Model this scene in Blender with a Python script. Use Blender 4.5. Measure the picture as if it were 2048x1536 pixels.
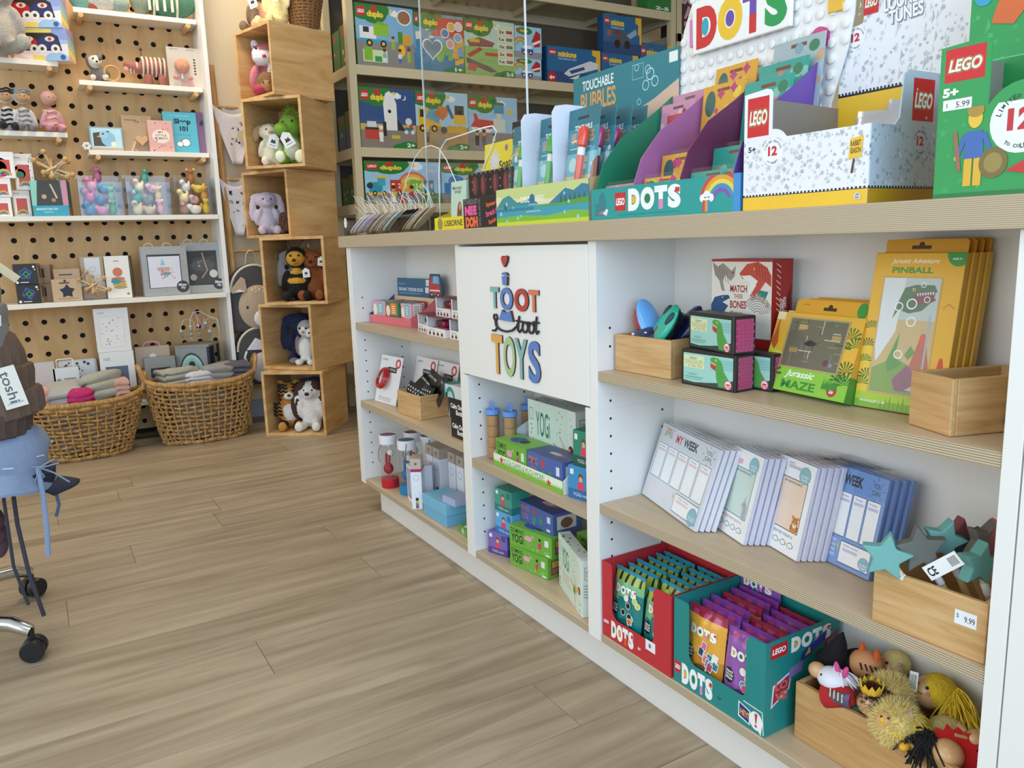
import bpy, bmesh, math, random
from mathutils import Vector, Matrix, noise
for o in list(bpy.data.objects): bpy.data.objects.remove(o)
random.seed(7)
scn = bpy.context.scene
COL = scn.collection
sin, cos, pi, rad = math.sin, math.cos, math.pi, math.radians

# ---------------------------------------------------------------- camera
FPX = 1586.28
CAM = Vector((2.6908, -0.949, 0.9345))
_yaw, _pit, _rol = rad(30.782), rad(10.214), rad(-1.815)
CF = Vector((-cos(_yaw)*cos(_pit), sin(_yaw)*cos(_pit), -sin(_pit)))
_r = CF.cross(Vector((0, 0, 1))).normalized(); _u = _r.cross(CF)
CR = _r*cos(_rol) + _u*sin(_rol); CU = -_r*sin(_rol) + _u*cos(_rol)
cd = bpy.data.cameras.new('camera'); cam = bpy.data.objects.new('camera', cd); COL.objects.link(cam)
cd.sensor_width = 36; cd.lens = FPX/2048*36; cd.clip_start = .05
cam.matrix_world = Matrix(((CR.x, CU.x, -CF.x, CAM.x), (CR.y, CU.y, -CF.y, CAM.y), (CR.z, CU.z, -CF.z, CAM.z), (0, 0, 0, 1)))
scn.camera = cam
# ---------------------------------------------------------------- light
vs = scn.view_settings
vs.view_transform = 'Standard'; vs.look = 'None'; vs.gamma = 1; vs.use_curve_mapping = False; vs.exposure = -0.02
W = bpy.data.worlds.new('world'); scn.world = W; W.use_nodes = True
bg = W.node_tree.nodes['Background']; bg.inputs[0].default_value = (.72, .85, 1, 1); bg.inputs[1].default_value = 1.0

def area(name, loc, target, sx, sy, power, col):
    l = bpy.data.lights.new(name, 'AREA'); l.shape = 'RECTANGLE'; l.size = sx; l.size_y = sy; l.energy = power; l.color = col
    o = bpy.data.objects.new(name, l); COL.objects.link(o); o.location = loc
    o.rotation_euler = (Vector(target)-Vector(loc)).to_track_quat('-Z', 'Y').to_euler(); return o
# daylight entering through the shop front window and the street door glazing
area('window_daylight_front', (4.55, -1.2, 1.5), (0, -1.2, 1.2), 3.6, 1.9, 112, (.46, .70, 1))
area('window_daylight_side', (1.2, -3.72, 1.55), (1.2, 0, 1.0), 5.0, 2.0, 52, (.88, .95, 1))
# warm ceiling panel lamps; the first is a fill added to brighten the wall
for i, (x, y, p) in enumerate(((-1.12, -.35, 27), (2.2, -1.3, 7), (.3, 1.5, 5), (2.2, 1.3, 5))):
    area('ceiling_lamp_and_wall_fill', (x, y, 2.83), (x, y, 0), 1.1, .55, p, (1, .82, .60))

# ---------------------------------------------------------------- pixel helpers (photograph is 2048 x 1536)
def ray(u, v): return CF + CR*((u-1024)/FPX) - CU*((v-768)/FPX)
def hit(u, v, ax, val):
    d = ray(u, v); return CAM + d*((val-CAM[ax])/d[ax])
def HZ(u, v, z): return hit(u, v, 2, z)
def HX(u, v, x): return hit(u, v, 0, x)
def HY(u, v, y): return hit(u, v, 1, y)

# ---------------------------------------------------------------- materials
def lin(h):
    if isinstance(h, (tuple, list)): return tuple(h)[:3]+(1,)
    h = h.lstrip('#'); h = h if len(h) == 6 else ''.join(q*2 for q in h); c = [int(h[i:i+2], 16)/255 for i in (0, 2, 4)]
    return tuple(((x/12.92) if x <= .04045 else ((x+.055)/1.055)**2.4) for x in c)+(1,)
MC = {}
def newmat(name):
    m = bpy.data.materials.new(name); m.use_nodes = True; nt = m.node_tree
    return m, nt, nt.nodes['Principled BSDF']
def link(nt, a, b): nt.links.new(a, b)
def nd(nt, t, **kw):
    n = nt.nodes.new(t)
    for k, v in kw.items(): setattr(n, k, v)
    return n
def M(h, rough=.55, var=.05, scale=30., bump=0., metal=0., sheen=0., bscale=None, coat=0.):
    key = (h, rough, var, scale, bump, metal, sheen, bscale, coat)
    if key in MC: return MC[key]
    m, nt, b = newmat('surface_%s' % str(h).lstrip('#'))
    c = lin(h)
    b.inputs['Roughness'].default_value = rough; b.inputs['Metallic'].default_value = metal
    if sheen: b.inputs['Sheen Weight'].default_value = sheen; b.inputs['Sheen Roughness'].default_value = .5; b.inputs['Sheen Tint'].default_value = c
    if coat: b.inputs['Coat Weight'].default_value = coat; b.inputs['Coat Roughness'].default_value = .08
    tc = nd(nt, 'ShaderNodeTexCoord'); nz = nd(nt, 'ShaderNodeTexNoise'); nz.inputs['Scale'].default_value = scale; nz.inputs['Detail'].default_value = 3
    link(nt, tc.outputs['Object'], nz.inputs['Vector'])
    mx = nd(nt, 'ShaderNodeMix', data_type='RGBA'); mx.inputs[6].default_value = tuple(x*(1-var) for x in c[:3])+(1,); mx.inputs[7].default_value = tuple(min(1, x*(1+var)) for x in c[:3])+(1,)
    link(nt, nz.outputs[0], mx.inputs[0]); link(nt, mx.outputs[2], b.inputs['Base Color'])
    if bump:
        n2 = nz
        if bscale: n2 = nd(nt, 'ShaderNodeTexNoise'); n2.inputs['Scale'].default_value = bscale; n2.inputs['Detail'].default_value = 4; link(nt, tc.outputs['Object'], n2.inputs['Vector'])
        bp = nd(nt, 'ShaderNodeBump'); bp.inputs['Strength'].default_value = bump; bp.inputs['Distance'].default_value = .004
        link(nt, n2.outputs[0], bp.inputs['Height']); link(nt, bp.outputs[0], b.inputs['Normal'])
    MC[key] = m; return m
def FUR(h, bump=.9): return M(h, .9, .22, 90, bump, 0, .35, 160)
def KNIT(h): return M(h, .9, .15, 120, .8, 0, .2, 220)
def CLOTH(h): return M(h, .85, .1, 60, .35, 0, .2, 300)
def CARD(h): return M(h, .42, .03, 40)
def GLOSS(h): return M(h, .22, .03, 40, coat=.3)
def wood(name, c1, c2, axis='X', sc=1., rough=.45, stretch=14., ring=5.):
    key = ('wood', name)
    if key in MC: return MC[key]
    m, nt, b = newmat(name); b.inputs['Roughness'].default_value = rough
    tc = nd(nt, 'ShaderNodeTexCoord'); mp = nd(nt, 'ShaderNodeMapping')
    s = {'X': (1, stretch, stretch), 'Y': (stretch, 1, stretch), 'Z': (stretch, stretch, 1)}[axis]
    mp.inputs['Scale'].default_value = tuple(x*sc for x in s)
    oi = nd(nt, 'ShaderNodeObjectInfo'); add = nd(nt, 'ShaderNodeVectorMath', operation='ADD'); sc2 = nd(nt, 'ShaderNodeVectorMath', operation='SCALE'); sc2.inputs['Scale'].default_value = 17.
    cx = nd(nt, 'ShaderNodeCombineXYZ')
    for i in range(3): link(nt, oi.outputs['Random'], cx.inputs[i])
    link(nt, cx.outputs[0], sc2.inputs[0]); link(nt, tc.outputs['Object'], add.inputs[0]); link(nt, sc2.outputs[0], add.inputs[1]); link(nt, add.outputs[0], mp.inputs[0])
    nz = nd(nt, 'ShaderNodeTexNoise'); nz.inputs['Scale'].default_value = ring; nz.inputs['Detail'].default_value = 5; nz.inputs['Roughness'].default_value = .6; nz.inputs['Distortion'].default_value = .6
    link(nt, mp.outputs[0], nz.inputs['Vector'])
    cr = nd(nt, 'ShaderNodeValToRGB'); cr.color_ramp.elements[0].position = .32; cr.color_ramp.elements[1].position = .68
    cr.color_ramp.elements[0].color = lin(c2); cr.color_ramp.elements[1].color = lin(c1)
    link(nt, nz.outputs[0], cr.inputs[0]); link(nt, cr.outputs[0], b.inputs['Base Color'])
    bp = nd(nt, 'ShaderNodeBump'); bp.inputs['Strength'].default_value = .12; bp.inputs['Distance'].default_value = .002
    link(nt, nz.outputs[0], bp.inputs['Height']); link(nt, bp.outputs[0], b.inputs['Normal'])
    MC[key] = m; return m
def plyedge(name, c1, c2, freq, rough=.5):
    key = ('ply', name)
    if key in MC: return MC[key]
    m, nt, b = newmat(name); b.inputs['Roughness'].default_value = rough
    tc = nd(nt, 'ShaderNodeTexCoord'); sp = nd(nt, 'ShaderNodeSeparateXYZ'); link(nt, tc.outputs['Object'], sp.inputs[0])
    nz = nd(nt, 'ShaderNodeTexNoise'); nz.inputs['Scale'].default_value = 6; link(nt, tc.outputs['Object'], nz.inputs['Vector'])
    mu = nd(nt, 'ShaderNodeMath', operation='MULTIPLY_ADD'); mu.inputs[1].default_value = freq*2*pi; link(nt, sp.outputs[2], mu.inputs[0])
    ms = nd(nt, 'ShaderNodeMath', operation='MULTIPLY'); ms.inputs[1].default_value = 1.6; link(nt, nz.outputs[0], ms.inputs[0]); link(nt, ms.outputs[0], mu.inputs[2])
    sn = nd(nt, 'ShaderNodeMath', operation='SINE'); link(nt, mu.outputs[0], sn.inputs[0])
    mr = nd(nt, 'ShaderNodeMapRange'); mr.inputs[1].default_value = -1; mr.inputs[2].default_value = 1; link(nt, sn.outputs[0], mr.inputs[0])
    mx = nd(nt, 'ShaderNodeMix', data_type='RGBA'); mx.inputs[6].default_value = lin(c1); mx.inputs[7].default_value = lin(c2)
    link(nt, mr.outputs[0], mx.inputs[0]); link(nt, mx.outputs[2], b.inputs['Base Color']); MC[key] = m; return m
def clear(name='clear_plastic', tint=(1, 1, 1), amt=.1, rough=.04):
    key = ('clear', name)
    if key in MC: return MC[key]
    m, nt, b = newmat(name); nt.nodes.remove(b)
    tr = nd(nt, 'ShaderNodeBsdfTransparent'); tr.inputs[0].default_value = tuple(tint)+(1,)
    gl = nd(nt, 'ShaderNodeBsdfGlossy'); gl.inputs['Roughness'].default_value = rough
    lw = nd(nt, 'ShaderNodeLayerWeight'); lw.inputs[0].default_value = .5
    pw_ = nd(nt, 'ShaderNodeMath', operation='POWER'); pw_.inputs[1].default_value = 5; link(nt, lw.outputs['Facing'], pw_.inputs[0])
    ad = nd(nt, 'ShaderNodeMath', operation='MULTIPLY_ADD', use_clamp=True); ad.inputs[1].default_value = .8; ad.inputs[2].default_value = amt+.015; link(nt, pw_.outputs[0], ad.inputs[0])
    mx = nd(nt, 'ShaderNodeMixShader'); link(nt, ad.outputs[0], mx.inputs[0]); link(nt, tr.outputs[0], mx.inputs[1]); link(nt, gl.outputs[0], mx.inputs[2])
    link(nt, mx.outputs[0], nt.nodes['Material Output'].inputs[0]); MC[key] = m; return m

# ---------------------------------------------------------------- mesh builder
class MB:
    def __init__(s): s.v = []; s.f = []; s.m = []
    def add(s, vs, fs, mi=0, mat=None):
        n = len(s.v)
        s.v += [tuple(mat @ Vector(p)) if mat else tuple(p) for p in vs]
        s.f += [tuple(i+n for i in f) for f in fs]; s.m += [mi]*len(fs); return s
    def box(s, x0, x1, y0, y1, z0, z1, mi=0, mat=None):
        return s.add([(x0, y0, z0), (x1, y0, z0), (x1, y1, z0), (x0, y1, z0), (x0, y0, z1), (x1, y0, z1), (x1, y1, z1), (x0, y1, z1)],
                     [(0, 3, 2, 1), (4, 5, 6, 7), (0, 1, 5, 4), (1, 2, 6, 5), (2, 3, 7, 6), (3, 0, 4, 7)], mi, mat)
    def ell(s, c, r, mi=0, seg=16, ring=10, mat=None, rot=None):
        if isinstance(r, (int, float)): r = (r, r, r)
        R = rot.to_matrix() if rot else None
        vs = []; c = Vector(c)
        def P(p):
            p = Vector((p[0]*r[0], p[1]*r[1], p[2]*r[2])); return (R @ p if R else p)+c
        vs.append(P((0, 0, 1)))
        for i in range(1, ring):
            t = pi*i/ring
            for j in range(seg): a = 2*pi*j/seg; vs.append(P((sin(t)*cos(a), sin(t)*sin(a), cos(t))))
        vs.append(P((0, 0, -1))); fs = []
        for j in range(seg): fs.append((0, 1+j, 1+(j+1) % seg))
        for i in range(ring-2):
            for j in range(seg):
                a = 1+i*seg+j; b = 1+i*seg+(j+1) % seg; fs.append((a, a+seg, b+seg, b))
        L = len(vs)-1; o = 1+(ring-2)*seg
        for j in range(seg): fs.append((o+j, L, o+(j+1) % seg))
        return s.add(vs, fs, mi, mat)
    def lathe(s, prof, c=(0, 0, 0), seg=24, mi=0, sx=1, sy=1, cap=True, mat=None):
        vs = []; fs = []
        for r, z in prof:
            for j in range(seg): a = 2*pi*j/seg; vs.append((c[0]+r*cos(a)*sx, c[1]+r*sin(a)*sy, c[2]+z))
        for i in range(len(prof)-1):
            for j in range(seg):
                a = i*seg+j; b = i*seg+(j+1) % seg; fs.append((a, b, b+seg, a+seg))
        if cap:
            fs.append(tuple(reversed(range(seg)))); fs.append(tuple(range((len(prof)-1)*seg, len(prof)*seg)))
        return s.add(vs, fs, mi, mat)
    def tube(s, pts, r, seg=8, mi=0, closed=False, cap=True, mat=None, flat=1.):
        pts = [Vector(p) for p in pts]; n = len(pts); rr = r if isinstance(r, (list, tuple)) else [r]*n
        vs = []; fs = []; up = None
        for i, p in enumerate(pts):
            if closed: t = pts[(i+1) % n]-pts[i-1]
            else: t = pts[min(i+1, n-1)]-pts[max(i-1, 0)]
            t.normalize()
            if up is None:
                up = Vector((0, 0, 1)) if abs(t.z) < .9 else Vector((1, 0, 0))
            up = (up-t*up.dot(t));
            if up.length < 1e-6: up = t.orthogonal()
            up.normalize(); w = t.cross(up)
            for j in range(seg): a = 2*pi*j/seg; vs.append(p+(w*cos(a)+up*sin(a)*flat)*rr[i])
        for i in range(n if closed else n-1):
            for j in range(seg):
                a = i*seg+j; b = i*seg+(j+1) % seg; c = ((i+1) % n)*seg+(j+1) % seg; d = ((i+1) % n)*seg+j
                fs.append((a, b, c, d))
        if cap and not closed: fs.append(tuple(reversed(range(seg)))); fs.append(tuple(range((n-1)*seg, n*seg)))
        return s.add(vs, fs, mi, mat)
    def prism(s, poly, y0, y1, mi=0, mat=None, side=None):
        """polygon in local x,z extruded along y (y0 is the front, facing -y)"""
        ar = sum(poly[i][0]*poly[(i+1) % len(poly)][1]-poly[(i+1) % len(poly)][0]*poly[i][1] for i in range(len(poly)))
        if ar < 0: poly = poly[::-1]
        n = len(poly); vs = [(x, y0, z) for x, z in poly]+[(x, y1, z) for x, z in poly]
        s.add(vs, [tuple(range(n)), tuple(reversed(range(n, 2*n)))], mi, mat)
        k = len(s.v)-2*n
        for i in range(n): s.f.append((k+i, k+n+i, k+n+(i+1) % n, k+(i+1) % n)); s.m.append(mi if side is None else side)
        return s
    def sheet(s, fn, nu, nv, mi=0, thick=0., mat=None):
        vs = [fn(i/nu, j/nv) for i in range(nu+1) for j in range(nv+1)]
        fs = [(i*(nv+1)+j, (i+1)*(nv+1)+j, (i+1)*(nv+1)+j+1, i*(nv+1)+j+1) for i in range(nu) for j in range(nv)]
        return s.add(vs, fs, mi, mat)
    def build(s, name, mats, parent=None, bev=0., smooth=.6, sub=0, solid=0., label=None, seg=2):
        me = bpy.data.meshes.new(name); me.from_pydata(s.v, [], s.f)
        if not isinstance(mats, (list, tuple)): mats = [mats]
        for m in mats: me.materials.append(m)
        if len(mats) > 1: me.polygons.foreach_set('material_index', s.m)
        if smooth:
            me.polygons.foreach_set('use_smooth', [True]*len(me.polygons)); me.set_sharp_from_angle(angle=smooth)
        me.validate(); me.update()
        return obj(name, me, parent, bev, sub, solid, label, seg)
def obj(name, me, parent=None, bev=0., sub=0, solid=0., label=None, seg=2):
    o = bpy.data.objects.new(name, me); COL.objects.link(o)
    if parent: o.parent = parent
    if solid: md = o.modifiers.new('thickness', 'SOLIDIFY'); md.thickness = solid; md.offset = 0
    if bev: md = o.modifiers.new('bevel', 'BEVEL'); md.width = bev; md.segments = seg; md.limit_method = 'ANGLE'; md.angle_limit = .7
    if sub: md = o.modifiers.new('subdivision', 'SUBSURF'); md.levels = sub; md.render_levels = sub
    if label: o['label'] = label
    return o
def tag(o, label, cat, group=None, kind=None):
    if label: o['label'] = label
    if cat: o['category'] = cat
    if group: o['group'] = group
    if kind: o['kind'] = kind
    return o
def thing(name, label, cat, loc=(0, 0, 0), yaw=0, group=None, rx=0, ry=0, kind=None):
    o = bpy.data.objects.new(name, None); COL.objects.link(o); o.empty_display_size = .02
    o.location = loc; o.rotation_euler = (rx, ry, yaw); return tag(o, label, cat, group, kind)
def place(o, loc, yaw=0, rx=0, ry=0): o.location = loc; o.rotation_euler = (rx, ry, yaw); return o
def struct(o): o['kind'] = 'structure'; return o

# ---------------------------------------------------------------- flat print (artwork and lettering)
ARTS = []; TXT3 = []
def clip01(poly):
    for ax, val, sg in ((0, 0, 1), (0, 1, -1), (1, 0, 1), (1, 1, -1)):
        out = []; n = len(poly)
        for i in range(n):
            a, b = poly[i], poly[(i+1) % n]; da, db = (a[ax]-val)*sg, (b[ax]-val)*sg
            if da >= 0: out.append(a)
            if (da < 0) != (db < 0):
                t = da/(da-db); out.append((a[0]+(b[0]-a[0])*t, a[1]+(b[1]-a[1])*t))
        poly = out
        if len(poly) < 3: return []
    return poly
class Art:
    """print on a flat face; coordinates 0..1 over the face, later marks lie above earlier ones"""
    def __init__(s, parent, org, u, v, n, size, name='printed_artwork', eps=.00003, warp=None):
        s.p = parent; s.o = Vector(org); s.u = Vector(u); s.v = Vector(v); s.n = Vector(n); s.w, s.h = size
        s.ops = []; s.name = name; s.eps = eps; s.warp = warp; ARTS.append(s)
    def asp(s): return s.w/s.h
    def poly(s, pts, m):
        p = clip01([tuple(q) for q in pts])
        if p: s.ops.append((m, p))
        return s
    def rect(s, x0, y0, x1, y1, m): return s.poly([(x0, y0), (x1, y0), (x1, y1), (x0, y1)], m)
    def ell(s, x, y, rx, ry, m, n=20, a0=0, a1=2*pi): return s.poly([(x+rx*cos(a0+(a1-a0)*i/n), y+ry*sin(a0+(a1-a0)*i/n)) for i in range(n+(0 if a1-a0 > 6.2 else 1))], m)
    def circ(s, x, y, r, m, n=20): return s.ell(x, y, r, r*s.asp(), m, n)
    def arc(s, x, y, r0, r1, a0, a1, m, n=14):
        k = s.asp(); 
        return s.poly([(x+r1*cos(a0+(a1-a0)*i/n), y+k*r1*sin(a0+(a1-a0)*i/n)) for i in range(n+1)]+[(x+r0*cos(a1+(a0-a1)*i/n), y+k*r0*sin(a1+(a0-a1)*i/n)) for i in range(n+1)], m)
    def rainbow(s, x, y, r, ms, a0=0, a1=pi, th=None):
        th = th or r/(len(ms)+2)
        for i, m in enumerate(ms): s.arc(x, y, r-(i+1)*th, r-i*th, a0, a1, m)
        return s
    def line(s, pts, w, m):
        k = s.asp()
        for (xa, ya), (xb, yb) in zip(pts, pts[1:]):
            dx, dy = xb-xa, (yb-ya)/k; L = math.hypot(dx, dy) or 1; nx, ny = -dy/L*w/2, dx/L*w/2*k
            s.poly([(xa+nx, ya+ny), (xb+nx, yb+ny), (xb-nx, yb-ny), (xa-nx, ya-ny)], m)
        return s
    def frame(s, x0, y0, x1, y1, w, m):
        k = s.asp()*w
        s.rect(x0, y0, x1, y0+k, m).rect(x0, y1-k, x1, y1, m).rect(x0, y0, x0+w, y1, m).rect(x1-w, y0, x1, y1, m); return s
    def star(s, x, y, r, m, n=5, q=.45, a=pi/2):
        return s.poly([(x+(r if i % 2 == 0 else r*q)*cos(a+pi*i/n), y+s.asp()*(r if i % 2 == 0 else r*q)*sin(a+pi*i/n)) for i in range(2*n)], m)
    def heart(s, x, y, r, m):
        P = []
        for i in range(24):
            t = 2*pi*i/24; P.append((x+r*16*sin(t)**3/17, y+s.asp()*r*(13*cos(t)-5*cos(2*t)-2*cos(3*t)-cos(4*t))/17))
        return s.poly(P, m)
    def cloud(s, x, y, r, m):
        for dx, dy, q in ((-.8, 0, .55), (0, .25, .75), (.8, 0, .55), (0, -.1, .7)): s.circ(x+dx*r, y+dy*r*s.asp(), q*r, m, 12)
        return s
    def text(s, t, x0, y0, x1, y1, m, bold=0., rot=0., shear=0., keep=False):
        s.ops.append((m, ('T', t, x0, y0, x1, y1, bold, rot, shear, keep))); return s
    def scatter(s, x0, y0, x1, y1, n, r, ms, seed=1, kind='circ'):
        R = random.Random(seed)
        for i in range(n): getattr(s, kind)(R.uniform(x0, x1), R.uniform(y0, y1), r*R.uniform(.6, 1.3), R.choice(ms))
        return s
    def finish(s, T):
        vs = []; fs = []; mi = []; mats = []; seen = []
        def midx(m):
            m = M(m, .42) if isinstance(m, str) else m
            if m not in mats: mats.append(m)
            return mats.index(m)
        for m, op in s.ops:
            bb = (op[2], op[3], op[4], op[5]) if op[0] == 'T' and not op[7] else (0, 0, 1, 1) if op[0] == 'T' else (min(q[0] for q in op), min(q[1] for q in op), max(q[0] for q in op), max(q[1] for q in op))
            k = 1+max([0]+[kk for kk, c in seen if c[0] < bb[2] and c[2] > bb[0] and c[1] < bb[3] and c[3] > bb[1]]); seen.append((k, bb))
            off = s.n*(s.eps*(1+k)); j = midx(m); n0 = len(vs)
            if op[0] == 'T':
                _, t, x0, y0, x1, y1, bold, rot, shear, keep = op
                tv, tf = T[(t, bold, shear)]
                if not tv: continue
                ax = min(p[0] for p in tv); bx = max(p[0] for p in tv); ay = min(p[1] for p in tv); by = max(p[1] for p in tv)
                W_, H_ = (x1-x0)*s.w, (y1-y0)*s.h; cx, cy = (x0+x1)/2*s.w, (y0+y1)/2*s.h
                sx, sy = W_/max(bx-ax, 1e-6), H_/max(by-ay, 1e-6)
                if keep: sx = sy = min(sx, sy)
                for p in tv:
                    a = (p[0]-(ax+bx)/2)*sx; b = (p[1]-(ay+by)/2)*sy
                    a, b = a*cos(rot)-b*sin(rot), a*sin(rot)+b*cos(rot)
                    vs.append(s.o+s.u*(cx+a)+s.v*(cy+b)+off+(s.n*s.warp((cx+a)/s.w, (cy+b)/s.h) if s.warp else Vector()))
                fs += [tuple(i+n0 for i in f) for f in tf]; mi += [j]*len(tf)
            else:
                for x, y in op: vs.append(s.o+s.u*(x*s.w)+s.v*(y*s.h)+off+(s.n*s.warp(x, y) if s.warp else Vector()))
                fs.append(tuple(range(n0, len(vs)))); mi.append(j)
        if not fs: return
        me = bpy.data.meshes.new(s.name); me.from_pydata(vs, [], fs)
        for m in mats: me.materials.append(m)
        me.polygons.foreach_set('material_index', mi); me.update()
        o = obj(s.name, me, s.p)
def text_meshes(reqs):
    made = {}; C2 = bpy.data.collections.new('tmp_text'); COL.children.link(C2)
    for (t, bold, shear, ext) in reqs:
        cu = bpy.data.curves.new('t', 'FONT'); cu.body = t; cu.resolution_u = 4; cu.offset = bold; cu.shear = shear; cu.extrude = ext; cu.align_x = 'CENTER'
        o = bpy.data.objects.new('t', cu); C2.objects.link(o); made[(t, bold, shear, ext)] = o
    dg = bpy.context.evaluated_depsgraph_get(); dg.update(); out = {}
    for k, o in made.items():
        me = bpy.data.meshes.new_from_object(o.evaluated_get(dg)); out[k] = ([v.co[:] for v in me.vertices], [tuple(p.vertices) for p in me.polygons]); bpy.data.meshes.remove(me)
        cu = o.data; bpy.data.objects.remove(o); bpy.data.curves.remove(cu)
    bpy.data.collections.remove(C2); return out
def flush_text():
    reqs = {(op[1], op[6], op[8], 0.) for a in ARTS for m, op in a.ops if op[0] == 'T'} | {(t[2], t[7], 0., .5) for t in TXT3}
    T = text_meshes(sorted(reqs)); T2 = {(k[0], k[1], k[2]): v for k, v in T.items() if k[3] == 0.}
    for a in ARTS: a.finish(T2)
    for (name, par, t, rect, depth, mf, ms, bold) in TXT3:      # raised letters; rect in parent's local x,z ; front faces -y at y=0
        tv, tf = T[(t, bold, 0., .5)]; x0, z0, x1, z1 = rect
        ax = min(p[0] for p in tv); bx = max(p[0] for p in tv); ay = min(p[1] for p in tv); by = max(p[1] for p in tv)
        vs = [(x0+(p[0]-ax)/(bx-ax)*(x1-x0), (-depth if p[2] > 0 else 0.), z0+(p[1]-ay)/(by-ay)*(z1-z0)) for p in tv]
        me = bpy.data.meshes.new(name); me.from_pydata(vs, [], tf); me.materials.append(mf); me.materials.append(ms); me.update()
        for p in me.polygons: p.material_index = 0 if abs(p.normal.y) > .7 else 1
        obj(name, me, par)

# ---------------------------------------------------------------- common things
class Box:
    """a carton: front faces local -y, width along +x, base at z=0, front edge at y=0"""
    def __init__(s, label, loc, w, d, h, col, yaw=0, rx=0, name='toy_box', cat='box', group=None, bev=.0012, body='carton', mats=None, ry=0):
        loc = Vector(loc)+Vector((0, 0, d*sin(-rx) if rx < 0 else 0))
        s.t = thing(name, label, cat, loc, yaw, group, rx, ry); s.w, s.d, s.h = w, d, h
        m = col if not isinstance(col, str) else CARD(col)
        s.body = MB().box(-w/2, w/2, 0, d, 0, h).build(body, m, s.t, bev, 0)
    def F(s): return Art(s.body, (-s.w/2, 0, 0), (1, 0, 0), (0, 0, 1), (0, -1, 0), (s.w, s.h))
    def R(s): return Art(s.body, (s.w/2, 0, 0), (0, 1, 0), (0, 0, 1), (1, 0, 0), (s.d, s.h))
    def L(s): return Art(s.body, (-s.w/2, s.d, 0), (0, -1, 0), (0, 0, 1), (-1, 0, 0), (s.d, s.h))
    def T(s): return Art(s.body, (-s.w/2, 0, s.h), (1, 0, 0), (0, 1, 0), (0, 0, 1), (s.w, s.d))
def from_px(bl, br, z, tl=None):
    """front base edge seen at pixels bl and br on a level z -> centre, yaw, width (and height from the pixel tl above bl)"""
    a, b = HZ(bl[0], bl[1], z), HZ(br[0], br[1], z); c = (a+b)/2; d = b-a
    r = [c, math.atan2(d.y, d.x), d.length]
    if tl:
        n = Vector((-d.y, d.x, 0)).normalized(); dr = ray(*tl); t = (a-CAM).dot(n)/dr.dot(n); r.append((CAM+dr*t).z-z)
    return r
def openbox(label, loc, w, d, h, mat, yaw=0, th=.008, name='bamboo_box', cat='box', group=None, bev=.0015, floor=True, rx=0):
    t = thing(name, label, cat, loc, yaw, group, rx)
    MB().box(-w/2, w/2, 0, th, 0, h).build('side_panel', mat, t, bev, 0)
    MB().box(-w/2, w/2, d-th, d, 0, h).build('side_panel', mat, t, bev, 0)
    m2 = BAMBOOY if mat is BAMBOO else mat
    MB().box(-w/2, -w/2+th, th, d-th, 0, h).build('end_panel', m2, t, bev, 0)
    MB().box(w/2-th, w/2, th, d-th, 0, h).build('end_panel', m2, t, bev, 0)
    MB().box(-w/2+th, w/2-th, th, d-th, 0.002, th).build('base_panel', mat, t, 0, 0)
    return t
BAMBOO = wood('bamboo', '#d9b27c', '#c0935c', 'X', 1, .4, 12, 8)
BAMBOOY = wood('bamboo_end', '#d9b27c', '#c0935c', 'Y', 1, .4, 12, 8)
PINE = wood('pine_plywood', '#dcb77f', '#bc8b4e', 'Y', .7, .5, 7, 3.2)
BIRCH = wood('birch_shelf', '#cfb99a', '#c2aa89', 'X', .8, .4, 9, 4)
WHITE = M('#eeece6', .38, .012, 6)
def nth(k): return ['first', 'second', 'third', 'fourth', 'fifth', 'sixth', 'seventh', 'eighth', 'ninth', 'tenth'][k]

def lean_px(bl, br, tl, z):
    """leaning panel: base edge at pixels bl, br on level z, top left corner at pixel tl -> centre, yaw, width, length, tilt"""
    a, b = HZ(bl[0], bl[1], z), HZ(br[0], br[1], z); d = b-a; w = d.length; du = d.normalized(); n = Vector((-du.y, du.x, 0))
    r = ray(*tl); P = CAM+r*((a-CAM).dot(du)/r.dot(du)); k = (P-a).dot(n); h = P.z-z
    return (a+b)/2, math.atan2(d.y, d.x), w, math.hypot(k, h), -math.atan2(k, h)
def C4(u, v): return (1180+u*.42383, 440+v*.42383)
def C5(u, v): return (1180+u*.42383, 800+v*.42383)
def C6(u, v): return (1180+u*.42383, 1060+v*.42383)
def C2(u, v): return (670+u*.28647, 460+v*.28647)
def C3(u, v): return (700+u*.32562, 780+v*.32562)
def pouch(par, w, h, th, mats, fn, name='bag', nx=14, ny=18, crimp=.06):
    """a sealed foil bag, base at z=0, front faces -y; fn(u, v) gives the material index of a spot"""
    mb = MB()
    def bul(u, v):
        e = max(0, min(1, (v-crimp*.4)/.12))*max(0, min(1, (1-crimp-v)/.12)); q = max(0, 4*u*(1-u))**.6
        return th/2*(e**.6)*q
    for sg in (-1, 1):
        vs = []; 
        for j in range(ny+1):
            for i in range(nx+1):
                u, v = i/nx, j/ny; wr = .0012*sin(u*23+v*9)*(1 if bul(u, v) > .001 else .4)
                if v > 1-crimp: wr += .0012*sin(u*60)
                vs.append(((u-.5)*w, th/2+sg*(bul(u, v)+.0004)+wr, v*h))
        fs = []; ms = []
        for j in range(ny):
            for i in range(nx):
                a = j*(nx+1)+i; q = (a, a+1, a+nx+2, a+nx+1); fs.append(q if sg < 0 else q[::-1]); ms.append(fn((i+.5)/nx, (j+.5)/ny))
        n0 = len(mb.f); mb.add(vs, fs); mb.m[n0:] = ms
    o = mb.build(name, mats, par, 0, .9)
    return Art(par, (-w/2, th/2, 0), (1, 0, 0), (0, 0, 1), (0, -1, 0), (w, h), warp=lambda x, y: bul(min(1, max(0, x)), min(1, max(0, y)))+.0018)

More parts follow.
